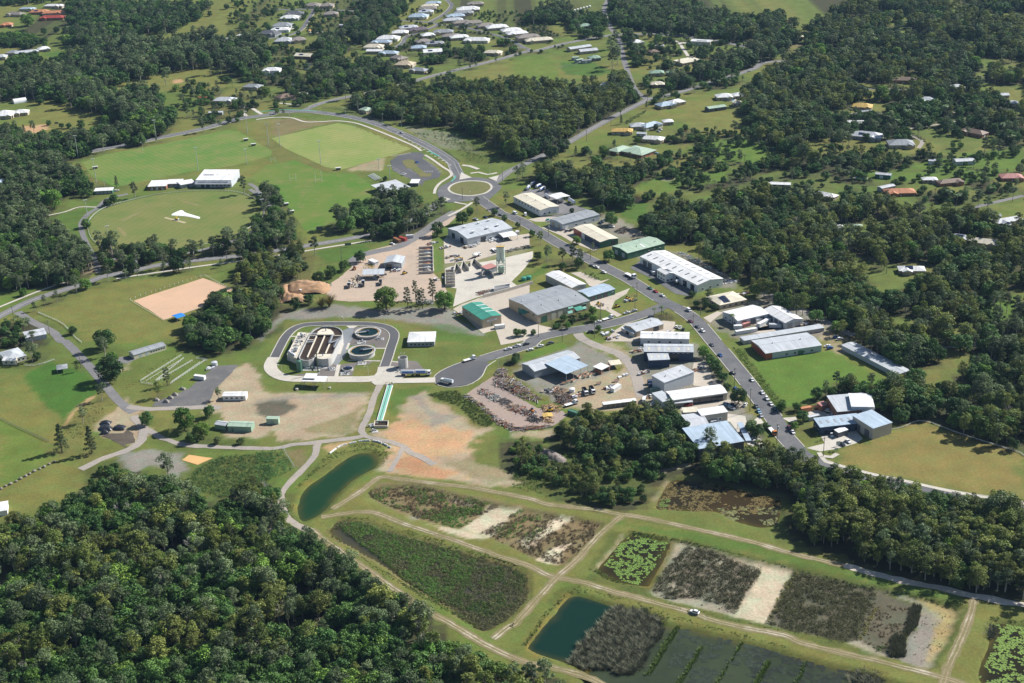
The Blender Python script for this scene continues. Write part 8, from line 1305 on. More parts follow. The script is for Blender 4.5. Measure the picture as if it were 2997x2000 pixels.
def tree_meshes(kind,seed):
 rng=np.random.default_rng(seed);tr=MB()
 if kind in('gum','olive'):  # tall open eucalypt, 16 m
  H=16;n=15 if kind=='gum' else 20;C_,Rr=[],[];lean=rng.uniform(-1.1,1.1,2)
  tr.tube((0,0,-.2),(.25,.1,5),.34,.26,7);tr.tube((.25,.1,5),(.1,.3,9.5),.26,.17,7);tr.tube((.1,.3,9.5),(0,0,13.5),.17,.06,6)
  for i in range(n):
   f=i/n;z=(6.5 if kind=='gum' else 4.8)+(9.0 if kind=='gum' else 10.2)*f**.8;rad=(3.9 if kind=='gum' else 4.1)*math.sin(math.pi*(.22+.70*f))
   a=i*2.4+rng.random()*.8;r_=rad*(.35+.65*rng.random());c=np.array([math.cos(a)*r_+lean[0]*f,math.sin(a)*r_+lean[1]*f,z+rng.uniform(-1.1,1.1)]);C_.append(c);Rr.append(rng.uniform(.8,2.2))
   st=(.15,.2,max(4.2,z-3.2));tr.tube(st,tuple(c),.11,.03,5)
  V,F=leaf_tris(np.array(C_),np.array(Rr),(165 if kind=='gum' else 150)-55*(seed%2),.31,rng,.7,.35,.6)
 elif kind in('broad','bright'):  # dense rounded crown, 11 m
  H=11;C_,Rr=[],[]
  tr.tube((0,0,-.2),(.1,0,3),.42,.33,7)
  for i in range(30):
   z=rng.uniform(2.2,9.6);f=(z-1.2)/9.2;rad=4.4*math.sqrt(max(.05,1-(2*f-.92)**2));a=i*2.4+rng.random();r_=rad*(.72+.28*rng.random());c=np.array([math.cos(a)*r_,math.sin(a)*r_,z]);C_.append(c);Rr.append(rng.uniform(1.2,2.1));tr.tube((.1,0,2.6),tuple(c*np.array([.8,.8,.95])),.14,.04,5)
  C_.append(np.array([0,0,6.]));Rr.append(3.4)
  V,F=leaf_tris(np.array(C_),np.array(Rr),110,.36,rng,.85,.3)
 elif kind=='pine':  # tall conifer with tiers, 18 m
  tr.tube((0,0,-.2),(0,0,17.5),.35,.06,7);C_,Rr=[],[]
  for i in range(34):
   f=i/34;z=2.6+15*f;rad=3.1*(1-f)**.75+.3;a=i*2.4;r_=rad*rng.uniform(.5,1);C_.append(np.array([math.cos(a)*r_,math.sin(a)*r_,z]));Rr.append(.55+.75*(1-f));tr.tube((0,0,z-.2),tuple(C_[-1]),.07,.02,4)
  V,F=leaf_tris(np.array(C_),np.array(Rr),70,.3,rng,.6,.1)
 elif kind=='hoop':  # tall bare-limbed hoop pine, 18 m
  tr.tube((0,0,-.2),(0,0,17.5),.32,.1,7);C_,Rr=[],[]
  for i in range(26):
   z=5+12.8*i/26;a=i*2.4;r_=rng.uniform(1.4,3.0)*(1-.45*(i/26));C_.append(np.array([math.cos(a)*r_,math.sin(a)*r_,z]));Rr.append(rng.uniform(.6,1.05));tr.tube((0,0,z-.4),tuple(C_[-1]),.09,.04,4)
  V,F=leaf_tris(np.array(C_),np.array(Rr),70,.28,rng,.8,.1)
 elif kind=='shrub':  # low bush, 3 m
  C_=[np.array([rng.uniform(-.8,.8),rng.uniform(-.8,.8),rng.uniform(.6,2.0)]) for i in range(9)];tr.tube((0,0,-.1),(0,0,1.0),.12,.08,5)
  V,F=leaf_tris(np.array(C_),np.array([rng.uniform(.6,1.0) for _ in C_]),60,.24,rng,.9,.3)
 elif kind=='palm':  # 9 m palm with arching fronds
  tr.tube((0,0,-.2),(.2,0,8),.2,.15,7);Vs,Fs=[],[]
  for i in range(15):
   a=i*2.4;el=rng.uniform(.1,1.0);L=rng.uniform(2.4,3.2);u=np.array([math.cos(a),math.sin(a),0]);w=np.array([-u[1],u[0],0]);pr=None
   for s in range(6):
    f=s/5;p=np.array([.2,0,8])+u*L*f*math.cos(el*.6)+np.array([0,0,1])*(L*f*math.sin(el)-1.9*f*f*(1.3));wd=.42*math.sin(math.pi*(.12+.86*f))
    cur=(p+w*wd-np.array([0,0,.15]),p,p-w*wd-np.array([0,0,.15]))
    if pr:o=len(Vs)*1;Vs+=[pr[0],pr[1],cur[1],cur[0],pr[1],pr[2],cur[2],cur[1]];Fs+=[(o,o+1,o+2),(o,o+2,o+3),(o+4,o+5,o+6),(o+4,o+6,o+7)]
    pr=cur
  V,F=np.array(Vs),np.array(Fs)
 elif kind=='dead':  # bare grey tree, 11 m
  rr=random.Random(seed);V=None
  def br(p,d,l,r_,lev):
   q=(p[0]+d[0]*l,p[1]+d[1]*l,p[2]+d[2]*l);tr.tube(p,q,r_,r_*.6,5)
   if lev<4:
    for _ in range(3 if lev<3 else 4):dd=Vector(d)+Vector((rr.uniform(-.8,.8),rr.uniform(-.8,.8),rr.uniform(-.2,.5)));dd.normalize();br(q,tuple(dd),l*rr.uniform(.55,.75),r_*.6,lev+1)
  br((0,0,-.2),(0,0,1),3.6,.26,0);return tr,None,None
 elif kind=='bamboo':  # arching clump, 9 m
  Vs,Fs=[],[];tr.tube((0,0,-.1),(0,0,2),.3,.2,6)
  for i in range(260):
   a=rng.random()*6.28;L=rng.uniform(4,9);le=rng.uniform(.15,.9);u=np.array([math.cos(a),math.sin(a),0]);w=np.array([-u[1],u[0],0]);pr=None
   for s in range(4):
    f=s/3;p=u*(.5+L*le*f*f)+np.array([0,0,L*f*(1-.35*le*f)]);wd=.16*(1-.6*f);cur=(p+w*wd,p-w*wd)
    if pr:o=len(Vs);Vs+=[pr[0],pr[1],cur[1],cur[0]];Fs+=[(o,o+1,o+2),(o,o+2,o+3)]
    pr=cur
  V,F=np.array(Vs),np.array(Fs)
 return tr,V,F
LEAF=dict(gum=leafmat('gum leaves',(.095,.15,.06),(.165,.21,.095)),olive=leafmat('olive gum leaves',(.115,.165,.034),(.20,.225,.052)),broad=leafmat('dark broad leaves',(.042,.105,.025),(.095,.18,.04)),bright=leafmat('bright broad leaves',(.09,.20,.028),(.165,.265,.045)),pine=leafmat('conifer needles',(.055,.09,.035),(.08,.115,.05)),hoop=leafmat('hoop pine needles',(.045,.075,.032),(.065,.095,.04)),shrub=leafmat('shrub leaves',(.08,.135,.035),(.13,.165,.055)),palm=leafmat('palm fronds',(.065,.12,.035),(.10,.135,.045)),bamboo=leafmat('bamboo leaves',(.24,.22,.05),(.30,.25,.07)))
BARK=dict(gum=plain('pale gum bark',(.42,.38,.33),.9,.1,.25),olive=plain('grey gum bark',(.30,.27,.23),.9,.1,.25));BRK=plain('brown bark',(.14,.11,.085),.95,.1,.3);DEADB=plain('dead grey wood',(.40,.37,.35),.9,.1,.2)
HGT=dict(gum=16,olive=15.6,broad=11.2,bright=11.2,pine=18,hoop=18.3,shrub=2.9,palm=9.6,dead=11,bamboo=8.5)
NVAR=dict(gum=4,olive=4,broad=4,bright=3,pine=2,hoop=2,shrub=3,palm=2,dead=2,bamboo=1)
PROT={}
for kd,nv in NVAR.items():
 for v in range(nv):
  tr,V,F=tree_meshes(kd,100+v*17+len(kd));trm=tr.mesh('trunk',BARK.get(kd,DEADB if kd=='dead' else BRK))
  PROT[kd,v]=(trm,np_mesh('crown',V,F,LEAF[kd]) if V is not None else None)
TNAME=dict(gum='gum_tree',olive='gum_tree',broad='broadleaf_tree',bright='broadleaf_tree',pine='pine_tree',hoop='pine_tree',shrub='shrub',palm='palm_tree',dead='dead_tree',bamboo='bamboo_clump')
TDESC=dict(gum='tall grey-green gum tree',olive='olive-green gum tree',broad='dark dense broadleaf tree',bright='bright green rounded tree',pine='dark conical pine tree',hoop='tall slender bare-limbed pine',shrub='low green shrub',palm='palm tree with arching fronds',dead='bare grey leafless tree',bamboo='yellow-green bamboo clump')
TCAT=dict(gum='tree',olive='tree',broad='tree',bright='tree',pine='tree',hoop='tree',shrub='shrub',palm='palm',dead='tree',bamboo='bamboo')
FIRST={}
TREES_OUT=[]
def put_tree(kd,x,y,h,lb,group,sw=1.0):
 v=random.randrange(NVAR[kd]);trm,cr=PROT[kd,v];s=h/HGT[kd]
 t=thing(TNAME[kd],lb,TCAT[kd],(x,y,0),random.uniform(0,6.28),group);t.scale=(s*sw,s*sw,s)
 a=link('trunk',trm,t);b=link('crown',cr,t) if cr else None
 FIRST.setdefault((kd,v),(a,b));TREES_OUT.append((x,y))
# single trees the eye can pick out: kind, tile, base x, base y, height, where
ONE=[('gum','02',[(905,130,15)],'beside the stable drive'),('broad','02',[(955,340,17)],'below the stable gum on the lane'),('bright','02',[(975,200,9)],'beside the stable gum'),('hoop','02',[(1440,380,13)],'among the white horse rails'),('olive','02',[(1365,480,11)],'below the white horse rails'),('gum','02',[(880,510,12)],'on the lane bank'),('gum','02',[(715,700,11)],'on the weedy bank'),('pine','02',[(535,945,18)],'on the edge of the left paddock'),('pine','02',[(790,965,18)],'beside the black plastic heaps'),('hoop','02',[(665,260,8)],'beside the village lane pole'),
('bright','02',[(1590,760,14)],'rounded and large left of the green sheds'),('broad','02',[(1265,720,9)],'alone at the track fork'),('bright','02',[(1740,830,10)],'beside the green sheds'),('shrub','02',[(1870,880,5),(2065,880,4.5)],'below the green sheds'),('broad','02',[(1650,870,7),(1800,650,8)],'near the green sheds'),('gum','02',[(1880,500,8)],'left of the white site office'),('gum','02',[(280,170,15)],'before the left edge hall'),('gum','02',[(1450,1190,17)],'thin-crowned on the edge of the marsh'),('dead','02',[(2290,1320,9)],'at the marsh corner'),
('pine','01',[(1005,140,11)],'behind the oval sheds'),('gum','01',[(1165,235,14)],'left of the clubhouse'),('gum','01',[(2100,200,16)],'right of the gymnastics hall'),('broad','01',[(985,285,9),(930,305,7)],'at the oval entry lane'),('broad','01',[(700,225,8),(770,225,7)],'left of the equipment shed'),('broad','01',[(745,490,8)],'on the left end of the oval'),('bright','01',[(470,330,18)],'wide and yellow-green on the lawn left of the oval'),('gum','01',[(970,745,22),(860,700,18)],'tall at the lower left of the oval'),('gum','01',[(1350,720,17),(1310,750,16),(1490,740,15)],'in the clump below the oval'),('gum','01',[(1830,680,11),(1970,660,17)],'lower right of the oval'),('gum','01',[(2210,600,14)],'behind the oval rail on the right'),('broad','01',[(1180,770,10),(1240,780,8),(1050,790,8)],'between the oval and the road'),('broad','01',[(1540,870,12)],'on the verge above the sand arena'),('gum','01',[(1630,860,11)],'on the verge above the sand arena'),('gum','01',[(930,950,13),(1085,930,8),(1410,880,9),(1905,830,7)],'young on the road verge below the oval'),('gum','01',[(650,860,17)],'at the forest corner by the road'),('bright','01',[(735,1020,9)],'at the paddock corner by the road'),('gum','01',[(660,1050,14)],'at the paddock corner by the road'),('gum','01',[(385,1160,8),(490,1130,9),(300,1210,7)],'along the lower left road'),('bright','01',[(205,1075,6)],'alone on the left lawn'),('broad','01',[(630,1405,6)],'at the bend of the white lane fence'),('palm','01',[(160,1330,8),(205,1360,9),(250,1370,8),(230,1390,7)],'in the cluster at the left edge'),('dead','01',[(840,140,7),(900,140,8)],'behind the equipment shed'),
('broad','01',[(905,1530,15)],'in the dry paddock'),('gum','00',[(1430,740,22),(1350,640,24),(1510,600,22),(1565,620,22)],'tall and pale-stemmed in the valley paddock'),('broad','00',[(975,815,11)],'alone in the valley paddock'),('gum','00',[(1620,750,11)],'beside the small sand patch'),('broad','00',[(1520,770,6)],'small in the valley paddock'),('bright','00',[(910,1070,10)],'rounded on the lawn'),('broad','00',[(700,1100,9),(420,1080,6),(530,1105,6),(595,1105,6)],'on the left lawn'),('bright','00',[(240,225,18)],'great and round by the orange roofs'),('broad','00',[(380,300,10),(490,290,10)],'pair on the upper left lawn'),('broad','00',[(345,900,11)],'beside the white shelter'),('pine','00',[(85,1140,10),(150,1150,11),(210,1150,10)],'row at the left edge'),('gum','00',[(295,1150,14)],'thin beside the earth patch'),('broad','00',[(1950,80,8),(2040,60,10),(2100,110,6),(1805,140,8),(2040,155,11)],'scattered on the top paddock'),('gum','00',[(1665,330,17),(1500,360,16)],'in the top paddock'),('gum','00',[(1750,1140,15),(1890,1105,9),(1345,1225,6)],'beside the bypass road on the left'),('gum','00',[(890,1310,18),(1215,1240,12)],'on the road edge above the training field'),('palm','00',[(2000,750,7)],'on the lawn by the driveway'),('broad','00',[(1490,1070,7)],'above the bypass on the left'),('gum','00',[(1810,640,20),(1905,640,18),(2210,560,24)],'tall beside the white houses'),
('bright','10',[(75,830,12)],'beside the garden drive'),('broad','10',[(140,475,13),(300,560,12),(285,640,10),(960,590,15),(1000,610,14)],'in the valley gardens'),('gum','10',[(2190,770,16)],'thin at the forest end'),('broad','10',[(2260,790,7)],'small at the forest end'),('dead','10',[(290,1040,11)],'beside the bypass road'),('gum','10',[(770,860,17)],'at the branch road corner'),('olive','10',[(270,860,6),(300,850,6),(170,900,7)],'around the circular drive'),('gum','10',[(1750,600,12),(1890,590,9),(1840,600,7),(2060,545,8),(2230,510,7)],'street trees on the far road'),('broad','10',[(645,230,5),(790,140,8),(740,150,7)],'in the clearing'),
('gum','20',[(225,830,15)],'at the forest end on the far paddock'),('gum','20',[(965,890,18)],'pale at the road junction'),('pine','20',[(935,1070,10),(1150,930,8)],'conical beside the east road'),('broad','20',[(1185,595,4),(1300,590,6),(1360,590,9)],'small on the lawn above the junction'),('gum','20',[(1910,1160,14)],'beside the dam lawn'),('broad','20',[(2005,1180,11)],'rounded beside the dam lawn'),('broad','20',[(1440,480,7),(1310,500,6)],'in the hedge of the side road'),('bright','20',[(780,1340,10)],'yellow-green before the large green house'),('palm','20',[(1010,1380,9),(900,1380,8)],'before the large green house'),('pine','20',[(545,1340,10)],'dark at the green house gate'),('gum','20',[(860,600,26),(900,560,24),(840,480,24),(880,420,22)],'in the tall row beside the side road'),('dead','20',[(990,760,14)],'grey at the road junction'),
('gum','11',[(505,730,16)],'leaning beside the road above the soil yard'),('broad','11',[(895,790,10),(535,960,9),(640,920,10),(755,860,9)],'dark beside the soil yard'),('pine','11',[(1005,600,12)],'at the access road'),('bright','11',[(1120,1195,17)],'large below the soil yard'),('bright','11',[(1620,1195,15)],'beside the teal-roofed workshop'),('hoop','11',[(1305,1190,17),(1430,1190,16),(1520,1130,18),(1370,1100,14)],'in the group below the soil yard'),('hoop','11',[(1400,1190,14)],'middle of the group below the soil yard'),('bamboo','11',[(630,1170,10),(560,1180,9)],'beside the orange soil heap'),('broad','11',[(1775,460,11),(1840,380,7)],'below the roundabout'),('gum','11',[(1900,345,12),(1590,330,10)],'at the roundabout foot'),('gum','11',[(2150,310,14)],'beside the transport depot'),('broad','11',[(2050,385,6),(2135,425,5)],'beside the industrial street start'),('broad','11',[(340,1190,9),(450,1150,8),(1560,560,12)],'around the soil yard edges'),('gum','11',[(200,890,9),(350,760,9),(200,300,12)],'in the creek bush'),('broad','11',[(1110,90,5)],'small by the rugby shelter'),('gum','11',[(2250,90,14),(2290,60,14)],'right of the roundabout'),
('gum','21',[(300,785,14),(240,640,12)],'slender on the concrete yard edge'),('broad','21',[(215,765,7),(170,565,6),(45,490,5)],'in the verge beds'),('broad','21',[(830,775,9)],'round and dark on the main street'),('bright','21',[(550,630,7)],'before the red and blue wall'),('gum','21',[(430,800,13),(520,790,13),(590,800,12),(690,690,7)],'in the street clump'),('broad','21',[(570,840,9),(430,850,6)],'in the street clump'),('broad','21',[(850,470,12),(890,310,11),(750,380,9),(510,370,5)],'behind the workshops'),('gum','21',[(1690,1160,13)],'before the cream showroom'),('palm','21',[(1218,1255,7),(1280,1245,8),(1325,1280,6),(1295,1270,6)],'in the corner cluster'),('palm','21',[(1890,1330,9)],'before the L-shaped depot'),('bright','21',[(690,1235,6),(700,1300,6),(475,1360,5),(640,1270,4)],'in the tan warehouse garden'),('broad','21',[(395,1350,4),(440,1290,5),(510,1315,5),(590,1280,4),(370,1360,4),(740,1385,5)],'in the tan warehouse garden'),('broad','21',[(100,1420,5),(40,1425,6),(180,1410,4)],'in the clump below the tan warehouse'),('bright','21',[(2085,1075,8)],'behind the cream showroom'),('broad','21',[(1660,1180,6),(1580,1170,5),(1730,1200,5)],'in the cream showroom hedge'),('broad','21',[(1150,260,8),(1195,240,8)],'at the brown dam'),
('gum','22',[(1690,935,15)],'slender before the big blue-grey roof'),('broad','22',[(2060,800,9),(2100,820,8),(2180,750,4),(1940,540,11),(1840,430,6)],'along the lower street'),('bright','22',[(1640,140,8)],'in the street hedge'),('broad','22',[(1720,230,8),(1760,290,8),(1800,340,7),(1690,180,6)],'in the street hedge'),('bright','22',[(2310,600,6)],'on the right kerb'),('broad','32',[(440,690,7),(390,600,6),(260,580,6)],'around the blue-grey complex'),('bright','32',[(370,760,5)],'golden on the kerb'),('broad','22',[(30,170,6),(20,190,5)],'on the turning circle verge'),('gum','32',[(730,400,11),(840,400,10),(640,470,10),(1030,400,10)],'along the top of the blue-grey complex'),('broad','32',[(560,500,8),(700,480,7),(960,430,7)],'along the top of the blue-grey complex'),
('gum','31',[(2210,640,13)],'right in the bush'),('gum','31',[(2080,1250,17),(2140,1210,15),(2270,1280,17),(2200,1230,14)],'pale-stemmed on the right clearing'),('gum','30',[(2010,1330,15),(2080,1320,14),(2130,1340,14),(2250,1340,14)],'slender on the right lawn'),('broad','30',[(1735,1165,4),(1220,1160,8),(1735,1280,6),(1800,1280,6)],'on the right lawns'),('gum','31',[(1960,300,14),(2030,350,13),(2280,160,9)],'along the bush lane'),('dead','03',[(150,520,12),(260,520,12)],'in the lower left forest'),('gum','12',[(2230,180,7)],'on the turning circle verge'),('dead','13',[(1190,930,8)],'at the wetland bank')]
# woods: visual outline, species mix, height range, spacing in metres, name of the place
WOODS=[
('D',[(0,1215),(50,1190),(190,1115),(260,1080),(330,1090),(420,1110),(470,1150),(600,1150),(640,1170),(660,1195),(720,1240),(780,1275),(870,1335),(960,1390),(1010,1445),(1050,1495),(1120,1515),(1200,1535),(1330,1565),(1360,1640),(0,1640)],dict(gum=.36,olive=.2,broad=.3,bright=.12,dead=.02),(10,19),5.6,'in the dense lower left forest'),
('22',[(360,760),(500,660),(650,590),(760,630),(900,620),(1220,560),(1420,580),(1510,740),(1560,900),(1550,1010),(1300,1080),(1000,1030),(700,980),(430,900)],dict(broad=.45,olive=.3,gum=.25),(8,14),4.6,'in the block of trees below the container row'),
('22',[(0,850),(250,880),(480,1000),(760,960),(1180,1060),(1300,1080),(1200,1250),(1080,1380),(700,1380),(480,1310),(300,1200),(0,1080)],dict(broad=.4,shrub=.3,olive=.2,bright=.1),(4,9),4.6,'in the bushy thicket above the wetland'),
('D',[(1600,1055),(1640,1030),(1760,1030),(1870,1063),(1960,1094),(2100,1122),(2400,1168),(2400,1400),(2200,1345),(2050,1300),(1900,1262),(1820,1230),(1840,1150),(1720,1105),(1600,1085)],dict(gum=.4,olive=.42,broad=.13,bright=.05),(9,17),4.8,'in the forest below the empty brown lot'),
('D',[(1480,500),(1530,462),(1640,450),(1750,430),(1850,440),(1950,440),(2060,470),(2200,480),(2400,500),(2400,1050),(2150,975),(2060,960),(1990,920),(1900,880),(2050,870),(2000,820),(1900,760),(1830,720),(1700,655),(1600,590),(1480,545)],dict(gum=.34,olive=.36,broad=.2,bright=.08,dead=.02),(9,18),6.2,'in the large forest behind the factories'),
('D',[(1620,60),(1850,55),(1960,0),(2400,-60),(2400,280),(2250,290),(2100,240),(2000,225),(1900,260),(1870,390),(1780,330),(1700,240),(1690,205),(1740,170),(1800,150),(1740,110),(1650,85)],dict(gum=.4,olive=.22,broad=.28,bright=.1),(10,20),7.0,'in the far right forest'),
('D',[(1400,0),(1500,-20),(1700,30),(1640,60),(1720,100),(1560,80),(1450,60),(1420,30)],dict(broad=.5,gum=.4,bright=.1),(10,16),7.5,'in the far wood along the top'),
('D',[(1880,260),(2000,240),(2080,280),(2150,310),(2000,340),(1900,330)],dict(gum=.4,broad=.5,palm=.1),(9,15),8.0,'around the bush houses'),
('D',[(2120,260),(2350,250),(2350,340),(2200,320)],dict(gum=.4,broad=.5,palm=.1),(9,15),9.0,'around the right edge houses'),
('D',[(790,238),(900,200),(1060,185),(1200,185),(1330,190),(1440,165),(1460,235),(1370,290),(1260,350),(1190,375),(1150,340),(1080,300),(980,285),(870,265)],dict(olive=.42,gum=.36,broad=.17,bright=.05),(10,19),6.4,'in the gum forest above the bypass road'),
('00',[(620,0),(1890,0),(1720,120),(1530,230),(1350,275),(1180,270),(1010,300),(830,400),(600,390),(560,300),(630,180),(620,80)],dict(broad=.6,gum=.3,bright=.1),(10,17),8.0,'in the creek wood at the top left'),
('00',[(830,400),(1000,290),(1250,330),(1700,310),(1900,260),(2300,300),(2250,560),(2100,600),(1980,620),(1900,560),(1700,540),(1400,600),(1180,680),(1000,720),(880,760),(620,560),(600,470)],dict(gum=.65,broad=.35),(13,22),8.5,'in the tall gum belt at the top left'),
('00',[(-60,560),(100,600),(330,560),(600,480),(900,720),(880,800),(540,870),(380,810),(-60,860)],dict(gum=.4,broad=.5,bright=.1),(11,18),7.0,'in the left valley wood'),
('00',[(540,830),(900,730),(930,800),(1150,740),(1290,720),(1430,950),(1440,1120),(1300,1170),(1060,1060),(980,1000),(870,960),(600,900)],dict(gum=.45,broad=.45,bright=.1),(11,19),6.5,'in the wood point above the training field'),
('00',[(-60,1080),(120,1070),(200,1140),(420,1120),(700,1100),(850,1070),(960,1090),(1080,1050),(1320,1150),(1330,1190),(1180,1235),(850,1290),(700,1330),(500,1340),(600,1469),(-60,1600)],dict(gum=.35,broad=.5,bright=.15),(9,15),6.2,'in the wood beside the upper left road'),
('01',[(-60,0),(430,-40),(700,0),(750,110),(600,190),(360,280),(430,420),(600,520),(700,620),(790,720),(800,850),(600,950),(300,970),(-60,1010)],dict(gum=.5,broad=.4,bright=.1),(11,18),5.8,'in the forest left of the oval'),
('00',[(-40,300),(250,270),(400,330),(380,400),(200,420),(-40,380)],dict(broad=.8,bright=.2),(9,13),7.5,'in the hedge wood at the left edge'),
('00',[(70,520),(120,470),(330,440),(350,520),(220,590),(90,580)],dict(broad=.8,bright=.2),(9,13),7.5,'in the garden wood at the left'),
('00',[(-40,30),(0,-40),(600,-40),(500,10),(150,40)],dict(broad=.8,gum=.2),(9,14),8.0,'along the top left edge'),
('11',[(640,470),(760,330),(940,260),(1060,200),(1320,190),(1560,270),(1660,330),(1550,440),(1380,540),(1150,560),(1000,540),(960,500),(640,560)],dict(gum=.65,broad=.35),(10,17),6.2,'in the tree belt above the access road'),
('11',[(-60,560),(100,600),(420,650),(420,900),(230,960),(180,1080),(240,1150),(100,1320),(-60,1420),(-250,1400)],dict(gum=.4,broad=.4,olive=.2),(8,14),5.8,'in the creek bush beside the sand arena'),
('01',[(1620,1320),(1700,1200),(1830,1090),(1990,1010),(2350,900),(2350,1230),(2300,1330),(1900,1500),(1600,1560)],dict(gum=.4,broad=.45,bright=.15),(9,15),5.2,'in the creek wood below the sand arena'),
('02',[(1600,0),(1800,-40),(2200,-60),(2150,50),(1950,100),(1700,50)],dict(gum=.4,broad=.5,bright=.1),(7,12),5.5,'in the creek wood above the gravel strip'),
('10',[(520,290),(700,270),(750,440),(690,520),(870,480),(1070,520),(1260,620),(1420,690),(1250,740),(1100,760),(900,800),(750,720),(600,780),(480,700),(560,500)],dict(gum=.45,broad=.45,bright=.1),(9,16),7.0,'in the valley wood below the estate'),
('10',[(760,210),(950,90),(1000,-40),(1380,-40),(1300,60),(1150,170),(1140,330),(960,370),(800,340)],dict(gum=.5,broad=.5),(10,16),7.5,'in the wood left of the estate'),
('10',[(1650,340),(1800,360),(2000,330),(2270,320),(2250,420),(1900,520),(1640,520),(1480,560),(1350,520),(1440,470)],dict(gum=.3,broad=.6,bright=.1),(7,12),8.5,'among the lower estate gardens'),
('10',[(-30,640),(200,650),(400,620),(640,760),(500,840),(350,870),(100,800),(-30,840)],dict(broad=.5,gum=.3,olive=.2),(6,12),9.0,'among the valley gardens'),
('20',[(140,100),(420,0),(520,60),(480,200),(160,200)],dict(gum=.7,broad=.3),(11,16),7.5,'in the small wood at the top centre'),('20',[(490,120),(800,90),(800,240),(730,330),(560,290),(450,250)],dict(broad=.9,gum=.1),(9,14),7.5,'in the dark clump by the side road'),
('20',[(830,0),(1500,-20),(1650,70),(1900,130),(2350,90),(2350,330),(2100,310),(1800,300),(1500,290),(1300,260),(1150,250),(930,230),(880,130)],dict(broad=.55,gum=.35,bright=.1),(10,16),7.5,'in the far wood above the cream shed'),('20',[(950,250),(1030,230),(1150,440),(1250,500),(1000,520)],dict(gum=.4,broad=.5,palm=.1),(9,15),8.0,'in the garden by the side road'),
('20',[(1350,640),(1600,540),(1850,440),(2080,410),(2200,200),(2350,330),(2350,420),(2080,590),(1850,650),(1620,700),(1450,780),(1380,740)],dict(gum=.5,broad=.4,pine=.1),(11,18),8.0,'in the belt above the east road'),('20',[(1940,800),(2150,620),(2350,560),(2350,1250),(2200,1150),(2100,1050),(1960,950)],dict(broad=.55,gum=.35,olive=.1),(10,15),7.0,'in the wood above the dam'),
('20',[(600,1290),(700,1220),(820,1120),(1000,1120),(1100,1180),(1300,1200),(1480,1280),(1400,1360),(1250,1469),(1000,1469),(700,1469)],dict(broad=.5,gum=.3,palm=.1,bright=.1),(5,11),7.5,'in the garden of the large green house'),('20',[(150,1469),(350,1400),(700,1420),(760,1469)],dict(broad=.8,gum=.2),(7,11),6.5,'at the forest tip below the east road'),
('21',[(150,40),(280,0),(700,0),(1250,-40),(1000,130),(950,260),(850,290),(780,270),(700,180),(550,180),(430,130)],dict(broad=.55,gum=.3,olive=.15),(9,14),6.0,'in the wood behind the transport depot'),('20',[(350,830),(640,760),(900,720),(900,880),(650,900),(400,900)],dict(broad=.5,olive=.3,gum=.2),(6,10),8.0,'in the old garden at the forest edge'),
('30',[(600,1400),(750,1250),(1000,1190),(1050,1300),(1260,1290),(1500,1250),(1680,1290),(1650,1350),(1400,1420),(1000,1469),(600,1469)],dict(broad=.5,gum=.3,olive=.2),(7,12),8.0,'in the gardens above the forest'),('30',[(1130,900),(1400,860),(1580,900),(1680,860),(1680,1000),(1500,1080),(1280,1120),(1100,1060)],dict(broad=.6,bright=.2,palm=.2),(8,13),7.5,'in the gardens above the pale driveway'),
('30',[(-30,900),(300,780),(640,640),(650,1000),(600,1100),(450,1200),(350,1260),(-30,1240)],dict(broad=.5,gum=.35,olive=.15),(9,14),7.0,'in the wood beside the yellow-roofed house'),('30',[(-30,1350),(200,1290),(400,1320),(620,1350),(620,1469),(-30,1469)],dict(olive=.5,broad=.5),(8,12),6.5,'in the wood below the right dam'),
('31',[(1050,60),(1280,60),(1250,130),(1110,140)],dict(broad=.6,palm=.4),(5,9),8.0,'by the orange-roofed house'),('31',[(1640,180),(1850,150),(1870,280),(1700,290)],dict(broad=.4,palm=.4,bright=.2),(6,10),7.0,'in the lawn garden clump'),
('31',[(1960,1020),(2350,1000),(2350,1130),(2000,1200)],dict(gum=.7,olive=.3),(11,16),10.0,'on the edge of the right clearing'),('02',[(-40,-60),(200,-120),(430,40),(400,170),(200,120),(0,100)],dict(broad=.7,gum=.3),(6,10),7,'around the left edge hall'),
('01',[(0,1330),(240,1240),(270,1469),(0,1469)],dict(broad=.5,palm=.5),(6,9),6.5,'around the left edge shed'),
('21',[(60,30),(250,-60),(700,-30),(1250,-60),(1020,120),(960,270),(860,310),(770,290),(690,200),(560,200),(430,150),(330,120)],dict(broad=.6,gum=.3,olive=.1),(9,14),5.6,'in the wood between the depot and the lawns'),
('01',[(760,640),(1000,560),(1300,600),(1600,610),(1900,580),(2080,500),(2350,480),(2350,740),(2000,730),(1700,750),(1500,870),(1200,880),(900,830)],dict(gum=.7,broad=.3),(8,15.5),8.6,'along the road below the oval'),
('11',[(-60,120),(200,120),(240,300),(420,560),(560,520),(560,640),(200,640),(-60,600)],dict(gum=.6,broad=.4),(8,13),8.0,'along the creek right of the oval'),
('D',[(1480,380),(1560,300),(1760,290),(1860,340),(1960,320),(2200,330),(2350,330),(2350,480),(2060,460),(1900,430),(1700,440),(1520,450)],dict(broad=.6,gum=.3,palm=.1),(5,11),8.5,'scattered over the right-hand lawns'),
('D',[(1440,60),(1700,90),(1740,170),(1640,200),(1500,240),(1460,150)],dict(broad=.6,gum=.3,palm=.1),(5,11),8.5,'scattered around the far gardens'),
('D',[(540,0),(950,0),(900,130),(1100,180),(800,230),(640,220),(520,140)],dict(broad=.7,gum=.3),(4,9),9.5,'scattered through the estate gardens'),
('D',[(950,10),(1250,30),(1290,110),(1100,140),(850,120)],dict(broad=.8,gum=.2),(3,6),7.5,'between the estate houses'),
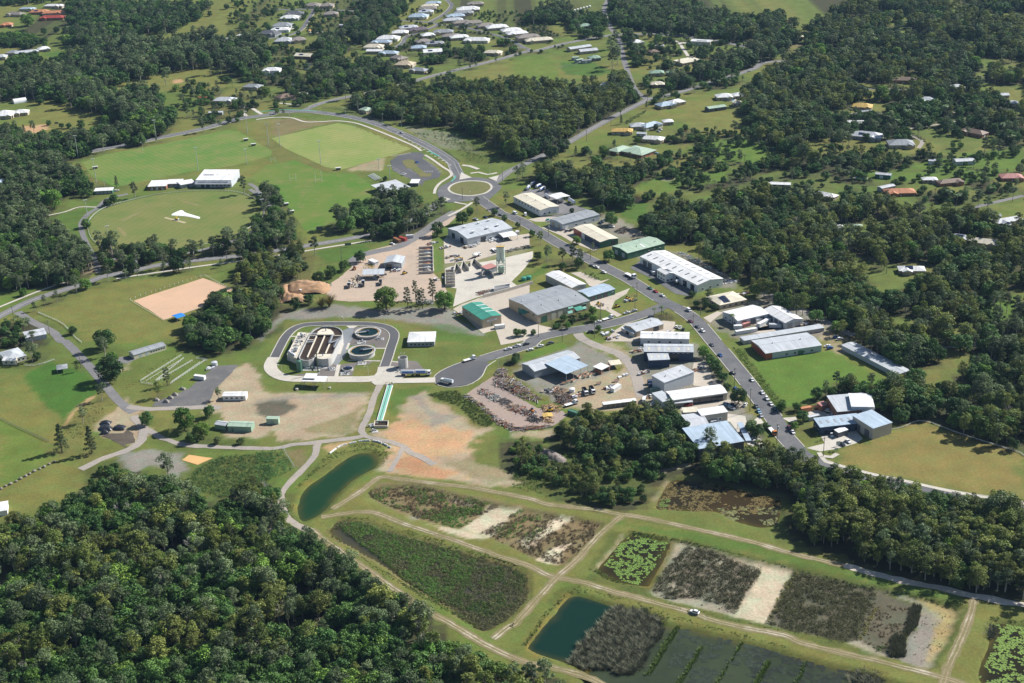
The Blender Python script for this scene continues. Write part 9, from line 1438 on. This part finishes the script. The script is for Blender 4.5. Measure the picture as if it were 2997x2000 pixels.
('D',[(1480,280),(1620,290),(1660,350),(1600,400),(1480,400),(1400,380)],dict(broad=.6,gum=.3,bright=.1),(6,11),7.5,'around the large pale green house'),
('D',[(1560,640),(1640,660),(1700,690),(1640,700),(1560,680)],dict(broad=.7,gum=.3),(4,8),11,'around the cream showroom'),
('D',[(400,200),(640,140),(760,220),(500,300),(420,260)],dict(broad=.5,gum=.4,bright=.1),(6,12),9,'in the paddocks above the bypass road'),
('12',[(0,1180),(60,1200),(180,1290),(200,1400),(60,1440),(-200,1400),(-300,1250)],dict(broad=.4,gum=.4,olive=.2),(6,11),5.5,'at the marsh corner by the green pond'),
('02',[(720,1130),(900,1080),(990,1010),(1060,1080),(1200,1230),(900,1320),(760,1250)],dict(broad=.7,bright=.3),(4,8),4.5,'at the weedy edge of the brown paddock'),
]
# low thickets and reeds come after; scatter the woods
CLEAR={'in the far right forest':.43,'in the large forest behind the factories':.36}
def scatter(poly_px,spacing,hr,gap=0,both=True):
 k,pts=poly_px;px=np.array([src(k,*p) for p in pts]);W_=np.array([G('S',*p)[:2] for p in px])
 x0,y0=W_.min(0)-5;x1,y1=W_.max(0)+5
 gx,gy=np.meshgrid(np.arange(x0,x1,spacing),np.arange(y0,y1,spacing*.87));gx=gx+(np.arange(gx.shape[0])%2)[:,None]*spacing*.5
 X=gx.ravel()+RG.uniform(-.38,.38,gx.size)*spacing;Y=gy.ravel()+RG.uniform(-.38,.38,gx.size)*spacing;h=hr[0]+(hr[1]-hr[0])*RG.beta(1.6,2.0,gx.size);h*=.7+.6*fnz(X/16,Y/16,3)
 jx=(fnz(X/11,Y/11,3)-.5)*70;u,v=proj(np.stack([X,Y,h*.2],1));ok=ins(px,u+jx,v+jx*.4)
 if both:u2,v2=proj(np.stack([X,Y,h*.6],1));ok&=ins(px,u2+jx,v2+jx*.4)
 ok&=fnz(X/14+3,Y/14,3)>(.5 if spacing>6.8 and hr[1]<15 else .34)
 ok&=fnz(X/32+5,Y/32+9,3)>gap
 u,v=proj(np.stack([X,Y,h],1));ok&=(u>-120)&(u<3120)&(v<2150)
 return X[ok],Y[ok],h[ok]
ALLT=[]
for wi,(k,pts,mix,hr,sp,where) in enumerate(WOODS):
 lift=1.2 if(k[-1]=='0' or max(p[1] for p in pts)/KEY[k][2]<330) else 1.0
 X,Y,h=scatter((k,pts),sp*lift**.5,(hr[0]*lift,hr[1]*lift),CLEAR.get(where,0));ks=list(mix);pr=np.array([mix[q] for q in ks]);kk=RG.choice(len(ks),len(X),p=pr/pr.sum())
 # species gather in patches
 for i in range(len(X)):
  kd=ks[kk[i]];f=fnz(np.array([X[i]/35+wi*7]),np.array([Y[i]/35]),3)[0]
  if f>.56 and 'olive' in mix and RG.random()<.6:kd='olive'
  elif f<.43 and 'broad' in mix and RG.random()<.6:kd='broad'
  hh=h[i]*(.75 if kd in('broad','bright') else 1.0);hh=min(hh,4) if kd=='shrub' else hh
  ALLT.append((X[i],Y[i],hh,kd,wi))
A=np.array([(a[0],a[1]) for a in ALLT]);okk=np.ones(len(A),bool)
for P,mg in KO:
 P=np.asarray(P);s=np.where(okk&(A[:,0]>P[:,0].min()-mg-1)&(A[:,0]<P[:,0].max()+mg+1)&(A[:,1]>P[:,1].min()-mg-1)&(A[:,1]<P[:,1].max()+mg+1))[0]
 if len(s):okk[s[sdist(P,A[s,0],A[s,1])>-mg]]=False
ALLT=[a for a,o in zip(ALLT,okk) if o]
for kd,k,lst,where in ONE:
 for x,y,h in lst:
  c=G(k,x,y);put_tree(kd,c[0],c[1],h,TDESC[kd]+' '+where,('%ss %s'%(TNAME[kd].replace('_',' '),where)) if len(lst)>1 else None,random.uniform(.9,1.15))
# the 280 of each species that show largest stand as single trees, the rest is one forest
cnt={};REST=[]
for kd,k,lst,where in ONE:cnt[TNAME[kd]]=cnt.get(TNAME[kd],0)+len(lst)
order=sorted(ALLT,key=lambda a:-(a[2]/math.hypot(a[0],a[1],CAM_H)))
for a in order:
 x,y,h,kd,wi=a;nm=TNAME[kd]
 u,v=proj(np.array([[x,y,h*.7]]));seen=-20<u[0]<3017 and-20<v[0]<2010
 if cnt.get(nm,0)<295 and seen and kd!='shrub':
  cnt[nm]=cnt.get(nm,0)+1;w=WOODS[wi][5];put_tree(kd,x,y,h,TDESC[kd]+' '+w,TNAME[kd].replace('_',' ')+' stand '+w,random.uniform(.8,1.32))
 else:REST.append(a)
TREE_XY=np.array([(a[0],a[1]) for a in ALLT]+TREES_OUT)
# one object for the rest of the woods
def forest(name,items,lb):
 n=len(items);P=np.array([(a[0],a[1],0) for a in items],dtype=np.float32);me=bpy.data.meshes.new(name);me.vertices.add(n);me.vertices.foreach_set('co',P.ravel())
 keys=sorted(FIRST);kidx={q:i for i,q in enumerate(keys)};rng=random.Random(5);kind=[];sc=[];rot=[]
 for x,y,h,kd,wi in items:
  opts=[q for q in keys if q[0]==kd] or[q for q in keys if q[0]=='broad'];q=rng.choice(opts);kind.append(kidx[q]);s=h/HGT[q[0]];w=s*rng.uniform(.8,1.32);sc.append((w,w,s));rot.append((0,0,rng.uniform(0,6.28)))
 for nm,ty,dt,fld in(('kind','INT',kind,'value'),('tree_scale','FLOAT_VECTOR',np.array(sc,dtype=np.float32).ravel(),'vector'),('tree_rot','FLOAT_VECTOR',np.array(rot,dtype=np.float32).ravel(),'vector')):
  at=me.attributes.new(nm,ty,'POINT');at.data.foreach_set(fld,dt)
 o=link(name,me);ng=bpy.data.node_groups.new(name+' scatter','GeometryNodeTree');ng.interface.new_socket('Geometry',in_out='INPUT',socket_type='NodeSocketGeometry');ng.interface.new_socket('Geometry',in_out='OUTPUT',socket_type='NodeSocketGeometry')
 N,L=ng.nodes,ng.links;gi=N.new('NodeGroupInput');go=N.new('NodeGroupOutput');jn=N.new('GeometryNodeJoinGeometry')
 def attr(nm,ty):q=N.new('GeometryNodeInputNamedAttribute');q.data_type=ty;q.inputs[0].default_value=nm;return q.outputs[0]
 ak,asc,ar=attr('kind','INT'),attr('tree_scale','FLOAT_VECTOR'),attr('tree_rot','FLOAT_VECTOR')
 for q in keys:
  if kidx[q] not in kind:continue
  cp=N.new('FunctionNodeCompare');cp.data_type='INT';cp.operation='EQUAL';L.new(ak,cp.inputs[2]);cp.inputs[3].default_value=kidx[q]
  for ob in FIRST[q]:
   if ob is None:continue
   oi=N.new('GeometryNodeObjectInfo');oi.inputs[0].default_value=ob;oi.inputs['As Instance'].default_value=True;oi.transform_space='ORIGINAL'
   ip=N.new('GeometryNodeInstanceOnPoints');L.new(gi.outputs[0],ip.inputs['Points']);L.new(cp.outputs[0],ip.inputs['Selection']);L.new(oi.outputs['Geometry'],ip.inputs['Instance']);L.new(ar,ip.inputs['Rotation']);L.new(asc,ip.inputs['Scale']);L.new(ip.outputs[0],jn.inputs[0])
 L.new(jn.outputs[0],go.inputs[0]);md=o.modifiers.new('scatter','NODES');md.node_group=ng;tag(o,lb,'forest',None,'stuff');return o
# make sure each species has a source tree standing somewhere
forest('forest',REST,'remaining gum and broadleaf woodland filling the middle and far distance')
print('single trees',len(TREES_OUT),cnt,'forest',len(REST))
# reeds, tussocks, lily pads, low thickets
def tufts(name,XYZ,hts,wid,blades,mat,lb,lean=.5,cat='reeds',bw=.10):
 n=len(XYZ);rng=RG;b=np.repeat(np.arange(n),blades);a=rng.random(len(b))*6.283;u=np.stack([np.cos(a),np.sin(a),0*a],1);w=np.stack([-np.sin(a),np.cos(a),0*a],1)
 h=hts[b]*rng.uniform(.55,1.1,len(b));wd=wid[b];off=rng.random(len(b))**.7;base=XYZ[b]+u*(off*wd*.45)[:,None];tip=base+u*(wd*lean*rng.uniform(.4,1.2,len(b)))[:,None]+np.array([0,0,1])*h[:,None]
 k=(bw*(.7+.6*rng.random(len(b)))*np.maximum(1,hts[b]))[:,None];V=np.stack([base+w*k,base-w*k,tip],1).reshape(-1,3);o=link(name,np_mesh(name,V,np.arange(len(V)).reshape(-1,3),mat));tag(o,lb,cat,None,'stuff');return o
def fill(k,pts,sp,thr=None,seedoff=0):
 P=np.array(Gs(k,pts));x0,y0=P.min(0);x1,y1=P.max(0);gx,gy=np.meshgrid(np.arange(x0,x1,sp),np.arange(y0,y1,sp));X=gx.ravel()+RG.uniform(-.5,.5,gx.size)*sp;Y=gy.ravel()+RG.uniform(-.5,.5,gx.size)*sp;ok=ins(P,X,Y)
 if thr is not None:ok&=fnz(X/6+seedoff,Y/6,4)>thr
 return X[ok],Y[ok]
REEDG=leafmat('green reeds',(.125,.25,.045),(.125,.25,.045),.5,.2);REEDD=leafmat('dark sedge',(.125,.13,.052),(.125,.13,.052),.65,.15);REEDB=leafmat('brown sedge',(.19,.145,.08),(.19,.145,.08),.6,.15);REEDS=leafmat('grey tussock',(.135,.14,.085),(.135,.14,.085),.6,.15);WEED=leafmat('bank weeds',(.13,.20,.04),(.13,.20,.04),.5,.2);MARSH=leafmat('marsh vine',(.095,.19,.055),(.095,.19,.055),.55,.2);DRYG=leafmat('dry tall grass',(.27,.255,.08),(.27,.255,.08),.4,.2)
def bed(name,specs,mat,lb,h=(1.0,1.8),w=(1.2,2.2),blades=22,z=-1.0,lean=.6,bw=.1):
 Xs,Ys=[],[]
 for k,pts,sp,thr in specs:x,y=fill(k,pts,sp,thr,len(lb));Xs.append(x);Ys.append(y)
 X=np.concatenate(Xs);Y=np.concatenate(Ys);Z=np.full(len(X),z);return tufts(name,np.stack([X,Y,Z],1),RG.uniform(*h,len(X)),RG.uniform(*w,len(X)),blades,mat,lb,lean,bw=bw)
def thk(name,specs,mat,lb,r=(.5,1.4),n=34,z=-1.0,leaf=.17,scale=5.0,flat=.8):
 """low growth as leafy clumps of uneven size, thinned in patches"""
 Cs,Rs=[],[]
 for k,pts,sp,thr in specs:
  P=np.array(Gs(k,pts));P=resmp(P,3,True,False);P=P+1.6*np.stack([fnz(P[:,0]/5,P[:,1]/5,3)-.5,fnz(P[:,0]/5+50,P[:,1]/5,3)-.5],1)
  x0,y0=P.min(0);x1,y1=P.max(0);m=int((x1-x0)*(y1-y0)/sp**2);X=RG.uniform(x0,x1,m);Y=RG.uniform(y0,y1,m);f=fnz(X/scale+len(lb),Y/scale,4)
  ok=ins(P,X,Y)&(f>thr);X,Y,f=X[ok],Y[ok],f[ok];rr=r[0]+(r[1]-r[0])*RG.random(len(X))**1.5*np.clip(.45+(f-thr)*4,.4,1.2);Cs.append(np.stack([X,Y,z+rr*.35],1));Rs.append(rr)
 Cs=np.concatenate(Cs);Rs=np.concatenate(Rs);V,F=leaf_tris(Cs,Rs,n,leaf,RG,flat,.45,.5);o=link(name,np_mesh(name,V,F,mat));tag(o,lb,'undergrowth',None,'stuff');return o
U2=[(845,1132),(870,1112),(960,1110),(1060,1135),(1150,1160),(1120,1175),(1090,1180),(1030,1195),(960,1185),(880,1152)]
thk('reeds',[('D',U2,1.2,.47),('D',[(1110,1215),(1200,1165),(1270,1180),(1240,1220),(1200,1250)],1.3,.46),('13',[(1480,50),(1640,0),(1700,-60),(1960,-30),(1860,60),(1740,130),(1650,110)],1.1,.3)],REEDG,'green reeds in the upper wetland cell')
thk('sedges',[('D',U2,1.15,.36),('D',[(1105,1222),(1190,1172),(1290,1182),(1375,1200),(1360,1235),(1295,1290),(1240,1282)],1.15,.42)],REEDB,'brown sedges in the upper wetland cell')
thk('reeds',[('13',[(740,150),(700,80),(900,80),(1200,180),(1700,330),(1900,400),(1850,560),(1560,760),(1300,600),(1070,390),(850,230)],.95,.40)],REEDG,'bright green marsh reeds in the lower wetland cell',(.6,1.6),scale=7)
thk('sedges',[('13',[(740,150),(700,80),(900,80),(1200,180),(2200,450),(2340,550),(2330,740),(2150,930),(1950,1010),(1800,930),(1650,800),(1300,600),(1070,390),(850,230)],.95,.3),('13',[(640,150),(740,60),(900,70),(1200,170),(1700,320),(1650,340),(1200,200),(900,100)],1.2,.3)],REEDD,'dark sedges at the near end of the lower wetland cell',(.6,1.5))
thk('reeds',[('13',[(1600,480),(2200,460),(2320,560),(2250,760),(2000,900),(1600,760)],1.0,.42)],REEDG,'green reed patches among the dark sedges')
thk('sedges',[('23',[(1420,360),(1500,290),(1700,310),(1830,370),(1980,440),(2140,470),(2100,560),(1980,720),(1920,860),(1800,780),(1560,720),(1300,730),(1200,650),(1300,480)],.9,.3)],REEDD,'dense dark sedge block beside the lily pond',(.7,1.7),scale=6)
thk('sedges',[('33',[(370,500),(760,590),(1080,650),(1060,760),(920,1080),(760,1130),(500,1060),(120,960)],.9,.33)],REEDD,'dark sedge block right of the sandy cell',(.7,1.9),scale=5)
thk('sedges',[('33',[(420,520),(700,580),(680,660),(450,600)],1.1,.38),('33',[(1000,760),(1400,800),(1280,1240),(1000,1140),(950,1060)],1.3,.49),('23',[(1420,360),(1700,310),(2140,470),(1920,860),(1300,730)],2.0,.52)],REEDB,'brown sedge tufts on the grey mud',(.3,.9),26)
thk('reeds',[('33',[(300,760),(420,740),(400,880),(260,860)],1.2,.45),('33',[(1050,1150),(1200,1140),(1180,1210),(1060,1200)],1.0,.4),('23',[(1900,480),(2050,490),(1960,700),(1880,640)],1.8,.5)],WEED,'fresh green tufts within the sedge blocks',(.4,1.0),28)
bed('sedges',[('33',[(1400,790),(1470,800),(1430,960),(1340,1060),(1320,1000)],1.0,.2),('33',[(1230,1040),(1330,1060),(1330,1230),(1210,1230),(1180,1180)],1.0,.25)],REEDS,'tall grey-brown reeds dividing the mud flats',(1.8,2.8),(1.2,2.0),34,lean=.4,bw=.05)
thk('sedge_tufts',[('33',[(1440,840),(1740,880),(1700,980),(1600,1240),(1440,1280),(1360,1200)],1.9,.5)],REEDD,'scattered small dark tufts on the yellow mud',(.2,.55),16,leaf=.13)
thk('weeds',[('33',[(290,600),(330,560),(380,500),(400,510),(300,700),(200,860),(160,920),(140,910)],.9,.25),('33',[(1070,800),(1090,810),(960,1080),(910,1090)],.8,.25),('33',[(1395,800),(1410,810),(1290,1230),(1240,1240)],.8,.25)],DRYG,'yellowish weed strips dividing the mud cells',(.35,.8),24,-.9)
bed('tussocks',[('23',[(890,800),(1130,830),(1320,940),(1260,1080),(1200,1150),(1080,1370),(920,1370),(800,1330),(640,1330),(480,1280),(560,1150),(700,1020)],2.0,None)],REEDS,'grey spiky tussocks standing in the dark pond',(1.5,2.4),(2.4,3.4),60,z=-1.0,lean=.75,bw=.075)
bed('tussocks',[('33',[(830,1360),(930,1330),(1130,1390),(1180,1440),(1100,1500),(860,1460)],2.2,None),('33',[(2020,1020),(2050,970),(2100,1010),(2080,1070),(2010,1060)],1.8,None)],REEDS,'grey spiky tussocks in the shallow lower ponds',(1.5,2.2),(2.2,3.2),60,z=-1.0,lean=.75,bw=.075)
bed('weed_strips',[('23',[(1410,960),(1450,955),(1360,1110),(1180,1390),(1140,1390),(1290,1130)],.9,.25),('23',[(1620,1140),(1650,1140),(1500,1380),(1440,1469),(1400,1469)],.9,.25),('23',[(1970,1100),(2000,1095),(1860,1300),(1780,1469),(1740,1469)],.9,.25),('23',[(2190,1270),(2225,1270),(2120,1469),(2080,1469)],.9,.2),('33',[(130,1270),(165,1275),(60,1469),(20,1469)],.9,.2),('33',[(460,1270),(490,1270),(400,1469),(370,1469)],1.0,.3)],WEED,'green weed strips between the shallow pond cells',(.6,1.3),(.9,1.6),20,z=-.95)
BANKS=[('23',[(630,480),(720,520),(850,590),(1080,650),(1180,690),(1150,660),(860,570),(740,490)],.9,.3),('23',[(1000,150),(1340,210),(1640,270),(2350,450),(2350,470),(1640,290),(1340,230),(1000,180)],.9,.3),('23',[(1200,720),(1500,820),(1900,920),(2350,1010),(2350,1040),(1500,860)],1.3,.45),('23',[(440,700),(700,690),(1000,790),(1400,930),(2000,1080),(2350,1170),(2350,1150),(1400,890),(1000,740),(560,640)],1.1,.38),('23',[(70,1160),(250,900),(440,700),(460,720),(290,900),(120,1140)],.9,.35),('33',[(370,480),(760,580),(1200,670),(1500,730),(1800,830),(1820,850),(1500,745),(760,600)],1.0,.35),('13',[(600,130),(640,200),(900,380),(1300,620),(1650,820),(1900,960),(1880,980),(1600,830),(1200,600),(800,330)],.9,.3),('13',[(700,40),(960,60),(1300,180),(1700,310),(2200,440),(2200,420),(1300,150),(960,30)],1.0,.35),('12',[(620,960),(760,900),(900,870),(1030,880),(1130,940),(1140,1010),(1080,1060),(1090,1000),(1030,940),(900,925),(760,970),(560,1090),(350,1270),(330,1260)],1.0,.3),('12',[(250,1380),(310,1360),(320,1469),(270,1469)],1.0,.2),('33',[(2060,900),(2350,930),(2350,950),(2050,930)],1.0,.3)]
thk('bank_weeds',BANKS,WEED,'green weeds fringing the banks of the wetland cells',(.25,.7),22,-.25)
thk('bank_weeds',[(k,p,s*1.4,.5) for k,p,s,th in BANKS],REEDD,'dark sedge fringing the banks of the wetland cells',(.25,.7),22,-.35)
thk('marsh_growth',[('02',[(1560,1240),(1700,1090),(1900,990),(2340,965),(2350,1160),(2250,1320),(1900,1340)],1.25,.2)],MARSH,'low green vine thicket filling the marsh left of the pond',(.6,1.5),34,-.1,scale=7)
thk('marsh_growth',[('02',[(1900,1010),(2300,980),(2250,1200),(1950,1250)],2.2,.45)],DRYG,'yellow-brown patches in the marsh thicket',(.5,1.2),30,.1)
thk('marsh_growth',[('12',[(0,950),(200,940),(290,1010),(320,1090),(200,1160),(0,1200)],1.3,.2)],MARSH,'green vine thicket at the fenced marsh corner',(.6,1.4),34,-.1)
thk('tall_grass',[('12',[(1470,460),(1600,430),(1720,430),(1850,520),(2060,690),(1980,740),(1880,700),(1750,560)],1.0,.25)],WEED,'tall green grass on the slope below the salvage yard',(.4,1.0),30,-.05)
thk('tall_grass',[('22',[(1900,50),(1990,80),(2130,280),(2300,500),(2320,590),(2240,560),(2080,300),(1930,110)],1.1,.3)],WEED,'green scrub along the lower street bank',(.5,1.3),34,0)
thk('tall_grass',[('22',[(0,1090),(300,1010),(600,930),(760,960),(1000,1060),(600,1250),(300,1330),(0,1250)],1.6,.4)],WEED,'green undergrowth in the bushy thicket',(.5,1.4),30,0)
thk('tall_grass',[('02',[(530,760),(700,580),(980,500),(980,540),(830,680),(600,950)],1.8,.42),('02',[(1010,440),(1400,160),(1600,80),(1560,110),(1150,380)],2.0,.45)],DRYG,'rank dry grass on the left banks',(.3,.8),22,0)
thk('garden_shrubs',[('32',[(480,780),(560,740),(620,880),(560,890)],2.2,.2),('32',[(640,920),(720,960),(690,970),(640,950)],2.0,.2),('21',[(590,880),(740,880),(760,940),(700,940)],2.2,.2),('21',[(1540,1140),(1650,1190),(1740,1220),(1620,1210)],2.2,.2),('20',[(960,1050),(1140,950),(1160,960),(980,1075)],1.8,.2),('20',[(1520,1320),(1560,1330),(1780,1400),(1760,1405)],3,.2),('30',[(1060,1220),(1330,1140),(1330,1160),(1070,1240)],1.8,.2),('30',[(1520,1110),(1960,1010),(1960,1025),(1530,1125)],1.8,.2),('30',[(1380,1140),(1560,1250),(1540,1260),(1370,1160)],2.0,.2)],LEAF['shrub'],'clipped garden hedges and shrub beds',(.5,1.2),60,.1)
thk('scrub',[('10',[(1300,1130),(1700,1190),(1950,1330),(2050,1400),(1850,1400),(1650,1260),(1400,1170)],2.6,.45),('10',[(1480,1130),(2100,1180),(2300,1300),(2050,1400),(1800,1250)],3.2,.4)],MARSH,'low scrub in the hollow beside the bypass road',(.6,1.8),40,0)
thk('roadside_plants',[('r',[(400,50),(480,90),(600,180),(640,220),(560,170),(450,100)],2.2,.2),('10',[(850,1085),(1330,1275),(1320,1290),(850,1100)],2.6,.2),('10',[(400,1000),(700,1020),(690,1035),(420,1030)],3.0,.2)],DRYG,'tufted roadside plantings beside the footpaths',(.3,.7),26,.05)
def lilies(k,pts,n,thr,mat,lb,z,r=(.24,.48),seed=0):
 X,Y=fill(k,pts,.62,thr,seed);q_=fnz(X/1.6+7,Y/1.6,3)>.44;X,Y=X[q_],Y[q_];m=RG.permutation(len(X))[:n];X,Y=X[m],Y[m];rr=RG.uniform(*r,len(X));a=np.linspace(0,6.283,8)[:-1];ns=len(a);c=np.stack([np.cos(a),np.sin(a)],1)
 V=np.zeros((len(X),ns,3));V[:,:,0]=X[:,None]+rr[:,None]*c[:,0];V[:,:,1]=Y[:,None]+rr[:,None]*c[:,1];V[:,:,2]=z+RG.uniform(0,.06,len(X))[:,None];F=np.arange(len(X)*ns).reshape(-1,ns);o=link('lily_pads',np_mesh('lily_pads',V.reshape(-1,3),F,mat));tag(o,lb,'lily pads',None,'stuff')
LILY=leafmat('lily pads',(.17,.28,.055),(.17,.28,.055),.35,.05);WEEDB=leafmat('floating weed',(.13,.10,.035),(.13,.10,.035),.5,.05);ALG=leafmat('duckweed',(.24,.38,.07),(.24,.38,.07),.25,.05);SUB=leafmat('submerged weed',(.02,.03,.018),(.02,.03,.018),.4,0)
lilies('23',[(790,440),(900,290),(1000,180),(1080,175),(1340,240),(1270,380),(1210,470),(1080,610),(930,570),(860,470)],5200,.36,LILY,'green lily pads covering the square pond',-1.0)
lilies('33',[(2090,950),(2350,960),(2480,1100),(2480,1500),(2000,1460),(1960,1400),(2060,1220),(2150,1000)],5200,.36,ALG,'light green lily pads in the corner pond',-.95,(.25,.55),9)
lilies('22',[(1230,1380),(1340,1200),(1480,1180),(1700,1200),(2000,1270),(2340,1350),(2330,1469),(1300,1469)],5200,.42,WEEDB,'brown floating weed on the forest pond',-.95,(.25,.5),3);lilies('23',[(1800,30),(2100,110),(2280,90),(2280,-60),(1700,-60)],350,.52,REEDD,'dull floating leaves at the near end of the forest pond',-.93,(.3,.7),5);lilies('22',[(1270,1350),(1360,1340),(1330,1440),(1260,1440)],90,.45,LILY,'pale lily pads at the left end of the forest pond',-.92,(.3,.6),6)
lilies('23',[(1450,970),(1900,1080),(2350,1190),(2350,1469),(1500,1469),(1300,1400)],4000,.5,SUB,'dark submerged weed in the shallow cells',-.92,(.3,.8),8);lilies('33',[(0,1120),(500,1260),(840,1340),(760,1469),(0,1469)],1600,.45,SUB,'dark submerged weed in the lower shallow cell',-.92,(.3,.8),4)
build_ground()
# air
HZ,t_,b_=nodes('thin haze');t_.nodes.remove(b_);pv=t_.nodes.new('ShaderNodeVolumePrincipled');pv.inputs['Color'].default_value=(.42,.66,1,1);pv.inputs['Density'].default_value=.000028;pv.inputs['Anisotropy'].default_value=.1;t_.links.new(pv.outputs[0],t_.nodes['Material Output'].inputs['Volume'])
USE_HAZE=True
if USE_HAZE:tag(MB().box(-9500,-3200,-4.5,9500,12500,CAM_H+25).mk('haze',HZ),'thin bluish air over the whole valley',None,None,'stuff')
for o in bpy.data.objects:
 for q in('dims','used'):
  if q in o:del o[q]
